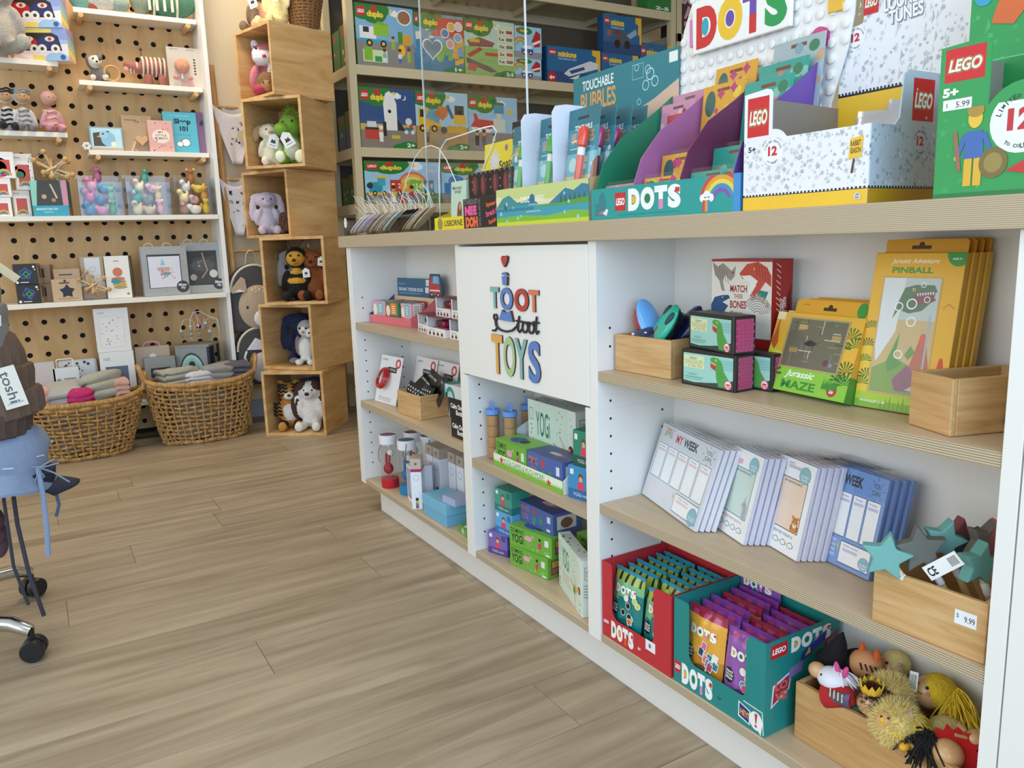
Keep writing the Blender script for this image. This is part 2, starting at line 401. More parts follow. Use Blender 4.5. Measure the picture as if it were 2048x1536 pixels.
# ================================================================= setting
XW = -1.84          # back wall plane
FLOORW = wood('vinyl_plank_floor', '#b1a086', '#897860', 'Y', .55, .42, 12, 3.0)
fl = MB().box(-2.0, 4.8, -4.0, 4.2, -.05, -.003).build('floor', FLOORW, None, 0, 0); struct(fl); fl['label'] = 'grey beige wood grain vinyl plank floor'
R_ = random.Random(3)
pw, pl = .178, 1.22
pm = MB().box(-pw/2+.0006, pw/2-.0006, -pl/2+.0006, pl/2-.0006, -.003, 0).build('plank', FLOORW, fl, .0007, 0); first = True
for i in range(25):
    off = R_.uniform(0, pl)
    for j in range(4):
        y = -2.6+off+j*pl
        if y > .95+pl/2: continue
        o = pm if first else pm.copy()
        if not first: COL.objects.link(o); o.parent = fl
        first = False; o.location = (-1.84+pw/2+i*pw, y, 0)
CREAM = M('#f9e6c2', .7, .02, 3)
wb = struct(MB().box(XW-.12, XW, -4.0, 4.2, 0, 2.9).build('wall_back', CREAM, None, 0, 0)); wb['label'] = 'cream painted back wall'
bb = struct(MB().box(XW, XW+.012, -.05, .55, 0, .1).build('baseboard_back', M('#b9bfca', .5), None, .002, 0)); bb['label'] = 'pale grey baseboard'
wr = struct(MB().box(XW, 4.8, 4.1, 4.2, 0, 2.9).build('wall_right', CREAM, None, 0, 0)); wr['label'] = 'cream side wall behind the counter'
cl = struct(MB().box(XW-.12, 4.8, -4.0, 4.2, 2.9, 3.0).build('ceiling', M('#e9e6df', .8), None, 0, 0)); cl['label'] = 'white ceiling'
wl = struct(MB().box(XW, 4.8, -3.95, -3.85, 0, .45).box(XW, 4.8, -3.95, -3.85, 2.6, 2.9).box(XW, -1.4, -3.95, -3.85, .45, 2.6).box(3.8, 4.8, -3.95, -3.85, .45, 2.6).build('wall_left', CREAM, None, 0, 0)); wl['label'] = 'shop front wall with wide window opening'
wf = struct(MB().box(4.7, 4.8, -4.0, 4.2, 0, .4).box(4.7, 4.8, -4.0, 4.2, 2.55, 2.9).box(4.7, 4.8, -4.0, -3.1, .4, 2.55).box(4.7, 4.8, .7, 4.2, .4, 2.55).build('wall_front', CREAM, None, 0, 0)); wf['label'] = 'street side wall with large window opening'

# ================================================================= counter
XT = 2.275; YB = .205
PLY = plyedge('counter_plywood_edge', '#c8b699', '#a08e72', 430)
PLY2 = plyedge('shelf_plywood_edge', '#d2c0a2', '#8f7d62', 300)
def panel(nm, par, x0, x1, y0, y1, z0, z1, m=WHITE, bev=.0008): return MB().box(x0, x1, y0, y1, z0, z1).build(nm, m, par, bev, 0)
def shelfboard(nm, par, x0, x1, z0, z1, y1=YB, y0=.002):
    mb = MB().box(x0, x1, y0, y1, z0, z1)
    mb.m = [0, 0, 1, 1, 0, 1]
    return mb.build(nm, [BIRCH, PLY2], par, .0008, 0)
def pins(par, x, zs, ys=(.033, .172)):
    mb = MB()
    for y in ys:
        for z in zs: mb.add([(x, y+.0028*cos(a), z+.0028*sin(a)) for a in [2*pi*i/8 for i in range(8)]], [tuple(range(8))])
    o = mb.build('shelf_pin_holes', M('#1c1a18', .8), par, 0, 0); o['kind'] = 'stuff'
zpin = [.757-.0372*k for k in range(17)]
u1 = thing('cabinet_unit', 'white open shelf cabinet at the far end of the counter, left of the sign door', 'cabinet', (0, 0, 0))
panel('side_panel', u1, 0, .04, 0, .58, .088, .93)
panel('back_panel', u1, .04, .83, YB, YB+.016, .088, .93)
for z in (.672, .395): shelfboard('shelf', u1, .0405, .8295, z-.023, z)
shelfboard('base_shelf', u1, .0405, .8295, .088, .106)
pins(u1, .0403, [z for z in zpin if abs(z-.66) > .03 and abs(z-.385) > .03])
u2 = thing('cabinet_unit', 'white cabinet with the coloured shop sign on its door and two shelves below', 'cabinet', (.83, 0, 0))
def u2p(x0, x1, xd0, xd1): return MB().box(x0, x1, 0, .58, .088, .592).box(xd0, xd1, 0, .58, .592, .93)
u2p(0, .042, 0, .0205).build('side_panel', WHITE, u2, .0006, 0); u2p(.56, .602, .577, .602).build('side_panel', WHITE, u2, .0006, 0)
panel('back_panel', u2, .042, .56, YB, YB+.016, .088, .93)
shelfboard('shelf', u2, .0425, .5595, .346, .368); shelfboard('base_shelf', u2, .0425, .5595, .088, .106)
pins(u2, .0423, [.155+.0372*k for k in range(12) if abs(.155+.0372*k-.357) > .03])
door = panel('door', u2, .0215, .576, -.001, .016, .596, .924)
u3 = thing('cabinet_unit', 'white wide shelf cabinet at the near end of the counter', 'cabinet', (1.432, 0, 0))
panel('back_panel', u3, .0, .781, YB, YB+.016, .088, .93)
panel('side_panel', u3, .781, .803, 0, .58, .0, .93); panel('end_panel', u3, .805, .843, 0, .58, .0, .93)
for z in (.672, .395): shelfboard('shelf', u3, .001, .780, z-.02, z)
shelfboard('base_shelf', u3, .001, .780, .088, .106)
pins(u3, .0004, [z for z in zpin if abs(z-.66) > .03 and abs(z-.385) > .03])
pl_ = MB().box(.105, 2.2125, .03, .048, 0, .0875).build('plinth_board', M('#e6e2da', .45, .015, 5), None, .001, 0)
tag(pl_, 'white plinth board running along the floor under the counter', 'plinth')
wt = MB().box(-.033, 2.9, -.015, .60, .9302, .9684); wt.m = [0, 0, 1, 1, 0, 1]
wt = tag(wt.build('worktop', [BIRCH, PLY], None, .0015, 0), 'long plywood counter worktop with striped laminated edge', 'worktop')
e4 = thing('cabinet_unit', 'pale blue grey cabinet side at the right edge of the picture', 'cabinet', (2.28, 0, 0))
panel('side_panel', e4, 0, .6, .055, .58, 0, .93, M('#a9b3cb', .5))

# raised sign on the door (local frame: door front)
SG = bpy.data.objects.new('sign_plate_origin', None)
bpy.data.objects.remove(SG)
c_teal, c_blue, c_red, c_org, c_yel, c_grn, c_dk = M('#7fb2ae', .6), M('#5b80bd', .6), M('#b9423b', .6), M('#d87a55', .6), M('#dda759', .6), M('#a9c48e', .6), M('#2e2826', .6)
edge = M('#4a2f22', .7)
def drect(px0, py0, px1, py1, oy=-.0015):
    a = HY(px0, py0, 0); b = HY(px1, py1, 0); return (a.x-.83, min(a.z, b.z), b.x-.83, max(a.z, b.z))
class _P: pass
door['label'] = 'white door carrying the raised multicoloured shop sign'
def letter(t, cx0, cx1, cytop, cybot, m, bold=.035):
    """pixel rectangle given at mid height / mid width of the letter"""
    xm, ym = (cx0+cx1)/2, (cytop+cybot)/2
    x0 = HY(cx0, ym, 0).x-.83; x1 = HY(cx1, ym, 0).x-.83; z1 = HY(xm, cytop, 0).z; z0 = HY(xm, cybot, 0).z
    TXT3.append(('sign_letter', door, t, (x0, z0, x1, z1), .005, m, edge, bold))
letter('T', 984, 1001, 574, 616, c_teal, .04); letter('O', 1003.5, 1028.5, 575, 620, c_blue, .04)
letter('O', 1032, 1060, 577, 623, c_red, .045); letter('T', 1060.5, 1081, 580, 624, c_org, .04)
letter('T', 987, 1008.5, 669, 747, c_yel, .03); letter('O', 1010.5, 1033.5, 673, 753, c_grn, .025)
letter('Y', 1033, 1058, 678, 758, c_teal, .03); letter('S', 1060, 1083.5, 682, 766, c_blue, .03)
def dpoly(pts, m, nm='sign_shape'):
    P = [HY(670+u*.28647, 460+v*.28647, 0) for u, v in pts]
    MB().prism([(p.x-.83, p.z) for p in P], -.008, -.001, 0, None, 1).build(nm, [m, edge], door, 0, 0)
dpoly([(1200, 258), (1183, 225), (1177, 195), (1185, 180), (1199, 188), (1212, 178), (1222, 188), (1219, 215), (1210, 240)], c_red, 'sign_heart')
dpoly([(1183, 312), (1184, 302), (1194, 294), (1210, 296), (1221, 308), (1222, 318)], c_blue, 'sign_funnel_cap')
dpoly([(1184, 322), (1221, 326), (1218, 386), (1189, 381)], c_blue, 'sign_funnel')
dpoly([(1184, 556), (1200, 572), (1222, 574), (1243, 562), (1261, 640), (1164, 624)], c_blue, 'sign_cowcatcher')
def dtube(pts, w, nm, m=None):
    P = [HY(670+u*.28647, 460+v*.28647, 0) for u, v in pts]
    MB().tube([(p.x-.83, -.0045, p.z) for p in P], w, 6).build(nm, m or c_dk, door)
dtube([(1112, 700), (1130, 700), (1145, 680), (1135, 640), (1120, 610), (1122, 590), (1138, 590), (1145, 612), (1130, 645), (1138, 672), (1170, 698), (1210, 708), (1250, 700), (1280, 672), (1292, 640), (1298, 600)], .0028, 'sign_script')
dtube([(1298, 600), (1290, 650), (1288, 700), (1300, 712), (1318, 690)], .0028, 'sign_script'); dtube([(1276, 632), (1322, 640)], .0025, 'sign_script')
for k in (0, 1):
    cx, cy = 1338+k*44, 678+k*6
    dtube([(cx+19*cos(a), cy+36*sin(a)) for a in [2*pi*i/14-1.2 for i in range(15)]]+[(cx+30, cy-32)], .0027, 'sign_script')
dtube([(1420, 604), (1414, 660), (1412, 706), (1422, 724), (1434, 705)], .0028, 'sign_script'); dtube([(1396, 640), (1436, 648)], .0025, 'sign_script')
for k in (1188, 1202, 1216): dtube([(k+8, 582), (k+4, 626)], .0012, 'sign_stripe', M('#2c3f66'))

# ================================================================= pegboard display unit
XP, XF = -1.80, -1.58
PEGW = wood('pegboard_plywood', '#d8b078', '#bf935a', 'Z', .7, .55, 5, 3)
pu = thing('pegboard_shelf_unit', 'tall white shelf unit with a perforated plywood back board', 'shelf unit', (XP, -.078, 0))
py0 = -.078
hs = .0786; hy0 = -.9958+hs*11; hz0 = 1.0091
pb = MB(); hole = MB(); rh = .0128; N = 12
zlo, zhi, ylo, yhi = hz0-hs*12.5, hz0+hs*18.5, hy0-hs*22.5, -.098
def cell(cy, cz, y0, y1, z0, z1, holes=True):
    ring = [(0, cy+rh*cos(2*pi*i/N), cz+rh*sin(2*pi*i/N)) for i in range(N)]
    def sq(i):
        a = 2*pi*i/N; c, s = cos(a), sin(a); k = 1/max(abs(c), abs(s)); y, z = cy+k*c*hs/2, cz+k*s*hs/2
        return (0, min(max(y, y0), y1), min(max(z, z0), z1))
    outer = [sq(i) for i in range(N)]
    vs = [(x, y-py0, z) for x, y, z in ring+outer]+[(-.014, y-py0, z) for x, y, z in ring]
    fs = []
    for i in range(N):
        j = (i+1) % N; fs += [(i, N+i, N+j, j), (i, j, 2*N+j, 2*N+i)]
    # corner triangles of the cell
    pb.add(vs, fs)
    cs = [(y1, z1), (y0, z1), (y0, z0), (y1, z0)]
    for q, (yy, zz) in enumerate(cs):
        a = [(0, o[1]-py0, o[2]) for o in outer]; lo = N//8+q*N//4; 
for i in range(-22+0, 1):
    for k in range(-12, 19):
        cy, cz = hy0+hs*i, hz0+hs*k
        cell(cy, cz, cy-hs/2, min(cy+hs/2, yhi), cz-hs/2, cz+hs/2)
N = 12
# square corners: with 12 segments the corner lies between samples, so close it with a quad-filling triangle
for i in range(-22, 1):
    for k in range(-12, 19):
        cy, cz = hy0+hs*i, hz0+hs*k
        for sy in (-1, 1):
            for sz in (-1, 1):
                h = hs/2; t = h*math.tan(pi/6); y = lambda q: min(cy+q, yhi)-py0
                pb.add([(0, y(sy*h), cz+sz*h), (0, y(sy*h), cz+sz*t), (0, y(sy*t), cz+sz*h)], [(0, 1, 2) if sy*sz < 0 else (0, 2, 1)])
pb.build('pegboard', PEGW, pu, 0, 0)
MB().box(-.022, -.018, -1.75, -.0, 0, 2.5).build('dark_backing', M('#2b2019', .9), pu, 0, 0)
MB().box(-.012, .22, -.02, 0, 0, 2.6).build('upright', WHITE, pu, .001, 0)
def fullshelf(z, th=.022, x1=.225):
    return MB().box(.001, x1, -1.75, -.021, z-th, z).build('shelf', M('#efe9da', .45, .01, 5), pu, .001, 0)
ZS3, ZS4, ZS5 = HX(300, 432, XF).z+.004, HX(300, 594, XF).z, .205
fullshelf(ZS3); 
fs4 = MB().box(.001, .235, -1.75, -.021, ZS4-.022, ZS4).build('shelf', M('#efe9da', .45, .01, 5), pu, .001, 0)
fullshelf(ZS5, .022, .198)
def ledge(tl, tr, pegs, xf=-1.655):
    a, b = HX(*tl, xf), HX(*tr, xf); z = (a.z+b.z)/2; y0, y1 = max(a.y, -1.7)-py0, min(b.y-py0, -.024)
    o = MB().box(.001, xf-XP, y0, y1, z-.022, z).build('ledge', M('#efe9da', .45, .01, 5), pu, .001, 0)
    for q in pegs:
        p = HX(*q, xf); y = p.y-py0
        MB().lathe([(.011, 0), (.0125, .002), (.0125, .165), (.010, .17)], seg=14, mat=Matrix.Translation((-.01, y, z-.0355)) @ Matrix.Rotation(pi/2, 4, 'Y')).build('peg', BAMBOO, o)
    return z
zA = ledge((145, 13), (395, 40), [(161, 30), (375, 48)])
zB = ledge((-40, 108), (116, 126), [(98, 131)])
zC = ledge((158, 160), (408, 175), [(179, 172), (391, 184)])
zD = ledge((-40, 256), (135, 268), [(117, 273)])
zE = ledge((178, 300), (422, 306), [(196, 312), (406, 317)])
XL = -1.66

# ================================================================= crate tower
CRW, CRD, CRH = .32, .34, .33
crates = [(-1.224, .106, .904, 0), (-1.289, .113, .633, .33), (-1.202, .152, .936, .66), (-1.442, .106, .488, .99), (-1.298, .130, .785, 1.32), (-1.382, .090, .278, 1.65)]
clabels = ['lowest pine crate of the tower, on the floor, holding the tiger', 'second lowest pine crate, holding the owl', 'pine crate holding the bee toy, third from the floor',
           'pine crate holding the lilac bunny, fourth from the floor', 'pine crate holding the green dragon toy', 'topmost pine crate of the tower, turned sideways, holding the pink unicorn']
CRT = []
for (x, y, a, z), lb in zip(crates, clabels):
    t = thing('wooden_crate', lb, 'crate', (x, y, z), a, 'stacked pine crates'); CRT.append(t); e = .014; w, d, h = CRW, CRD, CRH-.0015
    MB().box(-w/2, w/2, 0, d, 0, e).build('bottom_panel', PINE, t, .001, 0); MB().box(-w/2, w/2, 0, d, h-e, h).build('top_panel', PINE, t, .001, 0)
    MB().box(-w/2, -w/2+e, 0, d, e, h-e).build('side_panel', PINE, t, .001, 0); MB().box(w/2-e, w/2, 0, d, e, h-e).build('side_panel', PINE, t, .001, 0)
    MB().box(-w/2+e, w/2-e, d-e, d, e, h-e).build('back_panel', PINE, t, 0, 0)

# ================================================================= metal stock shelving behind the counter
XG = -1.40
METAL = M('#cdbf9b', .5, .02, 8)
ga = HX(690, 10, XG).y; gb = HX(1352, 60, XG).y
gu = thing('stock_shelving', 'cream metal stock shelving with rows of brick toy boxes behind the counter', 'shelf unit', (XG, ga, 0))
GW = gb-ga; pwid = HX(705, 10, XG).y-ga
GD = .40
for y0 in (0, GW-pwid):
    for x0 in (-.045, -GD):
        MB().box(x0, x0+.045, y0, y0+pwid, 0, 2.75).build('post', METAL, gu, .002, 0)
ZG = [HX(733, 407, XG).z, HX(726, 294, XG).z, HX(714, 128, XG).z]
ZG.append(HX(1250, 10, XG).z)
MB().box(-GD-.012, -GD-.004, .0, GW, .1, 2.7).build('added_shade_sheet', M('#6b5f50', .8, .1, 12), gu, 0, 0)  # added dark sheet, its colour standing in for shade between boxes and decks
for i, z in enumerate(ZG+[.55, .2]):
    zz = z
    MB().box(-GD+.02, -.012, .002, GW-.002, zz-.012, zz).build('shelf_deck', METAL, gu, 0, 0)
    MB().box(-.02, 0, pwid, GW-pwid, zz-.05, zz-.0).build('front_beam', METAL, gu, .002, 0)
    MB().box(-GD, -GD+.02, pwid, GW-pwid, zz-.06, zz-.0).build('rear_beam', METAL, gu, .002, 0)
    MB().box(-GD+.045, -.045, 0, .02, zz-.055, zz-.012).build('side_beam', METAL, gu, .002, 0)
    MB().box(-GD+.045, -.045, GW-.02, GW, zz-.055, zz-.012).build('side_beam', METAL, gu, .002, 0)
    for k in (.3, .55, .8): MB().box(-GD+.02, -.02, GW*k, GW*k+.03, zz-.045, zz-.012).build('cross_brace', METAL, gu, .001, 0)

# ================================================================= near cabinet, upper shelf
ZA, ZM, ZL = .6724, .3954, .1064
b = openbox('small bamboo box of hairbrushes on the upper shelf', (1.5195, .041, ZA), .158, .125, .073, BAMBOO, .03, group='bamboo boxes')
LAST = []
def brush(label, loc, rx, ry, yaw, back, pad, spot=None, L=.085, wd=.05, bristle=True):
    t = thing('hairbrush', label, 'hairbrush', loc, yaw, 'hairbrushes', rx, ry); LAST.append(t)
    MB().ell((0, 0, .006), (wd/2, L/2, .011), seg=20, ring=10).build('back_shell', back, t)
    MB().ell((0, 0, -.001), (wd/2*.9, L/2*.92, .006), seg=18, ring=8).build('pad', pad, t)
    if bristle:
        mb = MB()
        for i in range(-4, 5):
            for j in range(-8, 9):
                x, y = i*.0048, j*.0046
                if (x/(wd*.42))**2+(y/(L*.44))**2 < 1: mb.lathe([(.0011, 0), (.0004, -.019)], (x, y, -.004), 5)
        o = mb.build('bristles', pad, t); o['kind'] = 'stuff'
    if spot:
        for (x, y, r, m) in spot: MB().ell((x, y, .0125), (r*.5, r, .0045), seg=14, ring=8).build('printed_patch', m, t)
def orient(o, d, n):
    y = Vector(d).normalized(); z = Vector(n); z = (z-y*z.dot(y)).normalized(); x = y.cross(z); o.rotation_euler = Matrix((x, y, z)).transposed().to_euler()
def brush2(label, loc, d, n, *a): brush(label, loc, 0, 0, 0, *a); orient(LAST[-1], d, n)
brush2('light blue hairbrush with bright red bristles', (1.487, .085, .768), (-.55, .1, .85), (.85, -.1, .5), GLOSS('#6fb2f2'), GLOSS('#d9281f'), None, .1, .05)
brush2('teal green patterned hairbrush with a dark red patch', (1.549, .078, .763), (.55, .2, .75), (-.25, -.85, .45), GLOSS('#1fae8f'), M('#10161f', .5), [(0, -.008, .024, GLOSS('#8f1c26')), (.014, .024, .016, M('#0f3f4a', .4)), (-.014, .026, .014, M('#0e2f3a', .4)), (-.013, -.03, .012, M('#103540', .4))], .1, .062)
brush2('navy hairbrush behind the teal green one', (1.573, .112, .762), (.5, .3, .75), (-.2, -.8, .5), GLOSS('#101c4d'), M('#0b1022', .5), None, .095, .056)
brush2('dark navy hairbrush with white specks at the front of the bamboo box', (1.505, .066, .742), (1, 0, .05), (0, -.6, .8), GLOSS('#151a45'), M('#0b1022', .5), [(.004, .012, .006, M('#dfe6ee')), (-.006, -.01, .006, M('#d0453e')), (.008, -.022, .005, M('#e8e4e0'))], .075, .042, False)
brush2('grey blue hairbrush at the back right of the bamboo box', (1.58, .145, .757), (.4, .2, .8), (0, -.9, .4), GLOSS('#6b8a99'), M('#10161f', .5), [(0, 0, .012, M('#b53a34'))], .08, .05, False)

def dino_cube(label, loc, yaw):
    B = Box(label, loc, .127, .046, .064, '#23211f', yaw, name='puzzle_box', group='dinosaur cube boxes', bev=.002)
    a = B.F(); a.rect(.05, .05, .955, .9, '#9fd0c4').rect(.05, .5, .44, .84, '#d9dfb2').rect(.6, .55, .955, .83, '#8cc6c0')
    for k in range(4): a.rect(.6, .56+k*.07, .955, .575+k*.07, '#7ab5b2')
    a.poly([(.05, .05), (.955, .05), (.955, .3), (.75, .2), (.5, .14), (.25, .1), (.05, .13)], '#35463f')
    a.poly([(.55, .82), (.6, .87), (.7, .85), (.76, .74), (.8, .5), (.88, .3), (.92, .08), (.7, .08), (.66, .3), (.65, .5), (.58, .55), (.57, .68)], '#4f9e4a')
    a.poly([(.55, .74), (.66, .66), (.65, .5), (.56, .58)], '#b6423d')
    for k in range(5): a.poly([(.56+.02*k, .74-.014*k), (.575+.02*k, .73-.014*k), (.567+.02*k, .67-.01*k)], '#f2efe0')
    a.circ(.655, .79, .014, '#f4e05a'); a.circ(.655, .79, .006, '#161616')
    for k in range(6): a.circ(.72+.02*(k % 3), .5-.06*k, .006, '#3b7f3c')
    a.text('TOUR OF', .16, .74, .3, .8, '#5b5048', .02).text('DINOSAURS', .08, .6, .42, .73, '#8cae5d', .0).text('by Tiger Tribe', .14, .51, .4, .59, '#c0444c', .0, 0, .3)
    a.text('WARNING', .12, .3, .3, .35, '#41645e').rect(.08, .23, .42, .26, '#6aa49a').rect(.08, .18, .38, .2, '#6aa49a')
    a.circ(.87, .17, .065, '#d43a55').circ(.87, .17, .054, '#e7e0dc').rect(.835, .1, .905, .2, '#d43a55').text('PLAY', .842, .115, .898, .16, '#ffffff', .02)
    a = B.R(); a.rect(.12, .06, .9, .92, '#a53560')
    for i in range(4):
        for j in range(9): a.ell(.22+i*.19+(j % 2)*.08, .1+j*.095, .075, .04, '#e0799c', 8).ell(.22+i*.19+(j % 2)*.08, .1+j*.095, .055, .03, '#a53560', 8)
    t = B.T(); t.rect(.02, .04, .98, .96, '#3a3632')
    return B
c, yw, w = from_px(C4(430, 770), C4(685, 817), ZA)
dino_cube('black edged green dinosaur cube box, lower front one of the stack', c, yw)
dino_cube('black edged dinosaur cube box behind the lower front one', c+Vector((.035, .049, 0)), yw)
dino_cube('black edged green dinosaur cube box on top of the stack', Vector((1.7, .041, ZA+.0645)), rad(-9))
# card game boxes at the back
yM = .128
a_, b_ = HY(*C4(575, 185), yM), HY(*C4(862, 182), yM)
def bones(label, loc, h, full, yaw=0):
    B = Box(label, loc, b_.x-a_.x, .052, h, '#e9e2d2', yaw, name='card_game_box', group='dinosaur memory games', mats=None)
    w_ = B.w
    R = B.R(); R.rect(0, 0, 1, 1, '#b3221f')
    T = B.T(); T.rect(0, 0, 1, 1, '#b3221f')
    a = B.F(); a.rect(0, .97, 1, 1, '#b3221f')
    if full:
        a.poly([(.02, .96), (.1, .9), (.2, .95), (.35, .85), (.42, .92), (.4, .78), (.33, .72), (.24, .8), (.2, .72), (.24, .58), (.18, .6), (.14, .72), (.06, .8)], '#9b8d80')
        for k in range(6): a.line([(.04+.045*k, .95-.02*k), (.07+.045*k, .78-.02*k)], .008, '#6f6259')
        a.circ(.37, .83, .012, '#2a2523')
        a.poly([(.48, .82), (.6, .94), (.78, .97), (.92, .9), (.99, .8), (.99, .66), (.9, .72), (.82, .62), (.72, .5), (.66, .54), (.76, .68), (.68, .74), (.52, .76)], '#c8442f')
        a.poly([(.5, .79), (.66, .8), (.78, .73), (.7, .62), (.66, .56), (.62, .6), (.66, .7)], '#f2ece0'); a.circ(.72, .88, .014, '#f2d14a').circ(.72, .88, .006, '#161616')
        for k in range(5): a.line([(.74+.045*k, .95-.012*k), (.77+.045*k, .8-.02*k)], .012, '#8f2c22')
        a.poly([(.8, .62), (.95, .6), (.9, .5), (.78, .55)], '#2c7f74')
        a.text('MATCH', .33, .58, .61, .67, '#a8262a', .03).text('THESE', .39, .5, .54, .555, '#a8262a', .01).text('BONES', .33, .37, .6, .47, '#a8262a', .03).text('Memory', .33, .27, .55, .34, '#5a332c', 0, 0, .3)
        a.poly([(0, .4), (.06, .5), (.18, .53), (.3, .54), (.33, .5), (.2, .44), (.3, .4), (.22, .3), (.1, .28), (0, .3)], '#1f4a78'); a.circ(.2, .505, .01, '#e9d68a')
        for k in range(7): a.arc(.78, .3, .05+.03*k, .06+.03*k, .2, 2.6, '#8d8178')
        for k in range(5): a.poly([(.66+.06*k, .48+.03*k-.012*k*k), (.7+.06*k, .58+.02*k-.01*k*k), (.73+.06*k, .48+.02*k-.01*k*k)], '#a99a8f')
        R.text('A Dinosaur', .38, .18, .52, .62, '#f4ece0', .02, pi/2) if False else None
    else:
        a.rect(0, 0, 1, 1, '#b3221f')
    R.ops.append((M('#f4ece0', .42), ('T', 'A Dinosaur', .0, .3, .9, .4, .02, pi/2, 0., False)))
    R.ops.append((M('#f4ece0', .42), ('T', 'Memory Game', .15, .3, 1.1, .4, .02, pi/2, 0., False)))
    for k in range(9): R.line([(.2+.02*(k % 3), .95-.07*k), (.42, .9-.07*k)], .03, '#f0e6d8')
    R.poly([(.75, .55), (.95, .7), (.9, .4), (.98, .2), (.8, .3)], '#5a1613')
    return B
zt = a_.z; hM = .138
bones('red and white card game box showing dinosaur bones, behind the cube boxes', ((a_.x+b_.x)/2, yM, zt-hM), hM, True)
bones('dark red card game box lying under the bones game', ((a_.x+b_.x)/2+.03, yM-.004, ZA), zt-hM-ZA-.0005, False)

# windowed activity packs
c, yw, w, hh, tl = lean_px(C4(797, 800), C4(1195, 885), C4(893, 450), ZA)
def palm(a, x, y, r, m):
    for k in range(8):
        q = pi*k/7+.1; a.poly([(x, y), (x+r*cos(q-.12), y+a.asp()*r*sin(q-.12)), (x+r*1.15*cos(q), y+a.asp()*r*.9*sin(q)), (x+r*cos(q+.1), y+a.asp()*r*sin(q+.1))], m)
def maze(label, loc, front=True):
    B = Box(label, loc, w, .022, hh, '#7fb53a', yw, tl, name='maze_toy_pack', group='dinosaur maze packs')
    tab = MB().prism([(-w*.36, hh), (w*.46, hh), (w*.46, hh+.022), (w*.43, hh+.026), (-w*.33, hh+.026), (-w*.36, hh+.022)], .010, .012).build('hanger_tab', CARD('#e8a92c'), B.t, 0, 0)
    Art(B.t, (-w*.36, .010, hh), (1, 0, 0), (0, 0, 1), (0, -1, 0), (w*.82, .026)).rect(.4, .35, .58, .55, '#3c2a12').circ(.49, .58, .03, '#3c2a12').ell(.92, .5, .07, .5, '#3f9b3f').line([(.1, .6), (.15, .7), (.2, .62)], .008, '#b8741f')
    a = B.F(); a.rect(0, .28, 1, 1, '#e9b43a').rect(0, 0, 1, .3, '#8cc63f').poly([(0, .28), (.3, .42), (0, .55)], '#d9d84a').rect(0, .9, .1, 1, '#f0e2b0')
    a.poly([(0, .6), (.03, .78), (.055, .8), (.09, .6), (.06, .5)], '#c9622f').poly([(.03, .78), (.055, .8), (.05, .9), (.035, .88)], '#e8462a')
    for x, y, r in ((.04, .3, .1), (.1, .2, .12), (.93, .35, .1), (.96, .2, .12), (.88, .25, .08), (.9, .75, .1), (.97, .65, .1), (.85, .62, .07)): palm(a, x, y, r, '#2f6d2c' if y < .5 else '#4d7a2a')
    # window with the clear maze behind it
    a.rect(.17, .3, .86, .95, '#b79e6b').rect(.19, .32, .84, .93, '#6e6a55')
    R = random.Random(5)
    for k in range(26):
        x, y = R.uniform(.2, .8), R.uniform(.34, .9)
        if k % 2: a.rect(x, y, min(.84, x+R.uniform(.05, .18)), y+.012, R.choice(['#cfc7b0', '#8f8a76', '#3f4036', '#a08a58']))
        else: a.rect(x, y, x+.008, min(.93, y+R.uniform(.06, .2)), R.choice(['#d8d2c0', '#8f8a76', '#3f4036', '#a08a58']))
    a.poly([(.4, .62), (.47, .68), (.55, .64), (.6, .68), (.52, .6), (.45, .6)], '#2c2a26').circ(.7, .42, .03, '#6b3a4c').circ(.76, .4, .02, '#8c8f99')
    for k, (x, y) in enumerate(((.25, .5), (.3, .8), (.6, .85), (.7, .7))): a.rect(x, y, x+.1, y+.06, ['#a98d52', '#c2a568', '#5f6a52', '#b59a5f'][k])
    a.text('Jurassic', .28, .17, .62, .28, '#ffffff', .015, 0, .35).text('MAZE', .26, .045, .66, .15, '#2f8a35', .03)
    a.circ(.845, .11, .055, '#c0392f').text('is', .82, .075, .87, .14, '#ffffff', .02, 0, .3)
    for k in range(7): a.poly([(.72+.02*k, .12+.01*(k % 3)), (.74+.03*k, .25), (.75+.02*k, .1)], '#3f8a35')
    MB().box(-w*.33, w*.36, -.0016, -.0014, hh*.3, hh*.95).build('window_film', clear('window_film', (1, 1, 1), .0, .1), B.t, 0, 0)
    B.R().rect(0, .3, 1, 1, '#e0a63a').rect(0, 0, 1, .3, '#4f8f33')
    B.T().rect(0, 0, 1, 1, '#d8b93a')
n_ = Vector((-sin(yw), cos(yw), 0))
maze('green and yellow maze pack with clear window, front one', c)
maze('maze pack directly behind the front maze pack', c+n_*(.0226/cos(tl))+Vector((-.002, 0, 0)))
maze('rearmost maze pack, only its orange hanger tab showing', c+n_*(.0452/cos(tl))+Vector((-.004, 0, 0)))
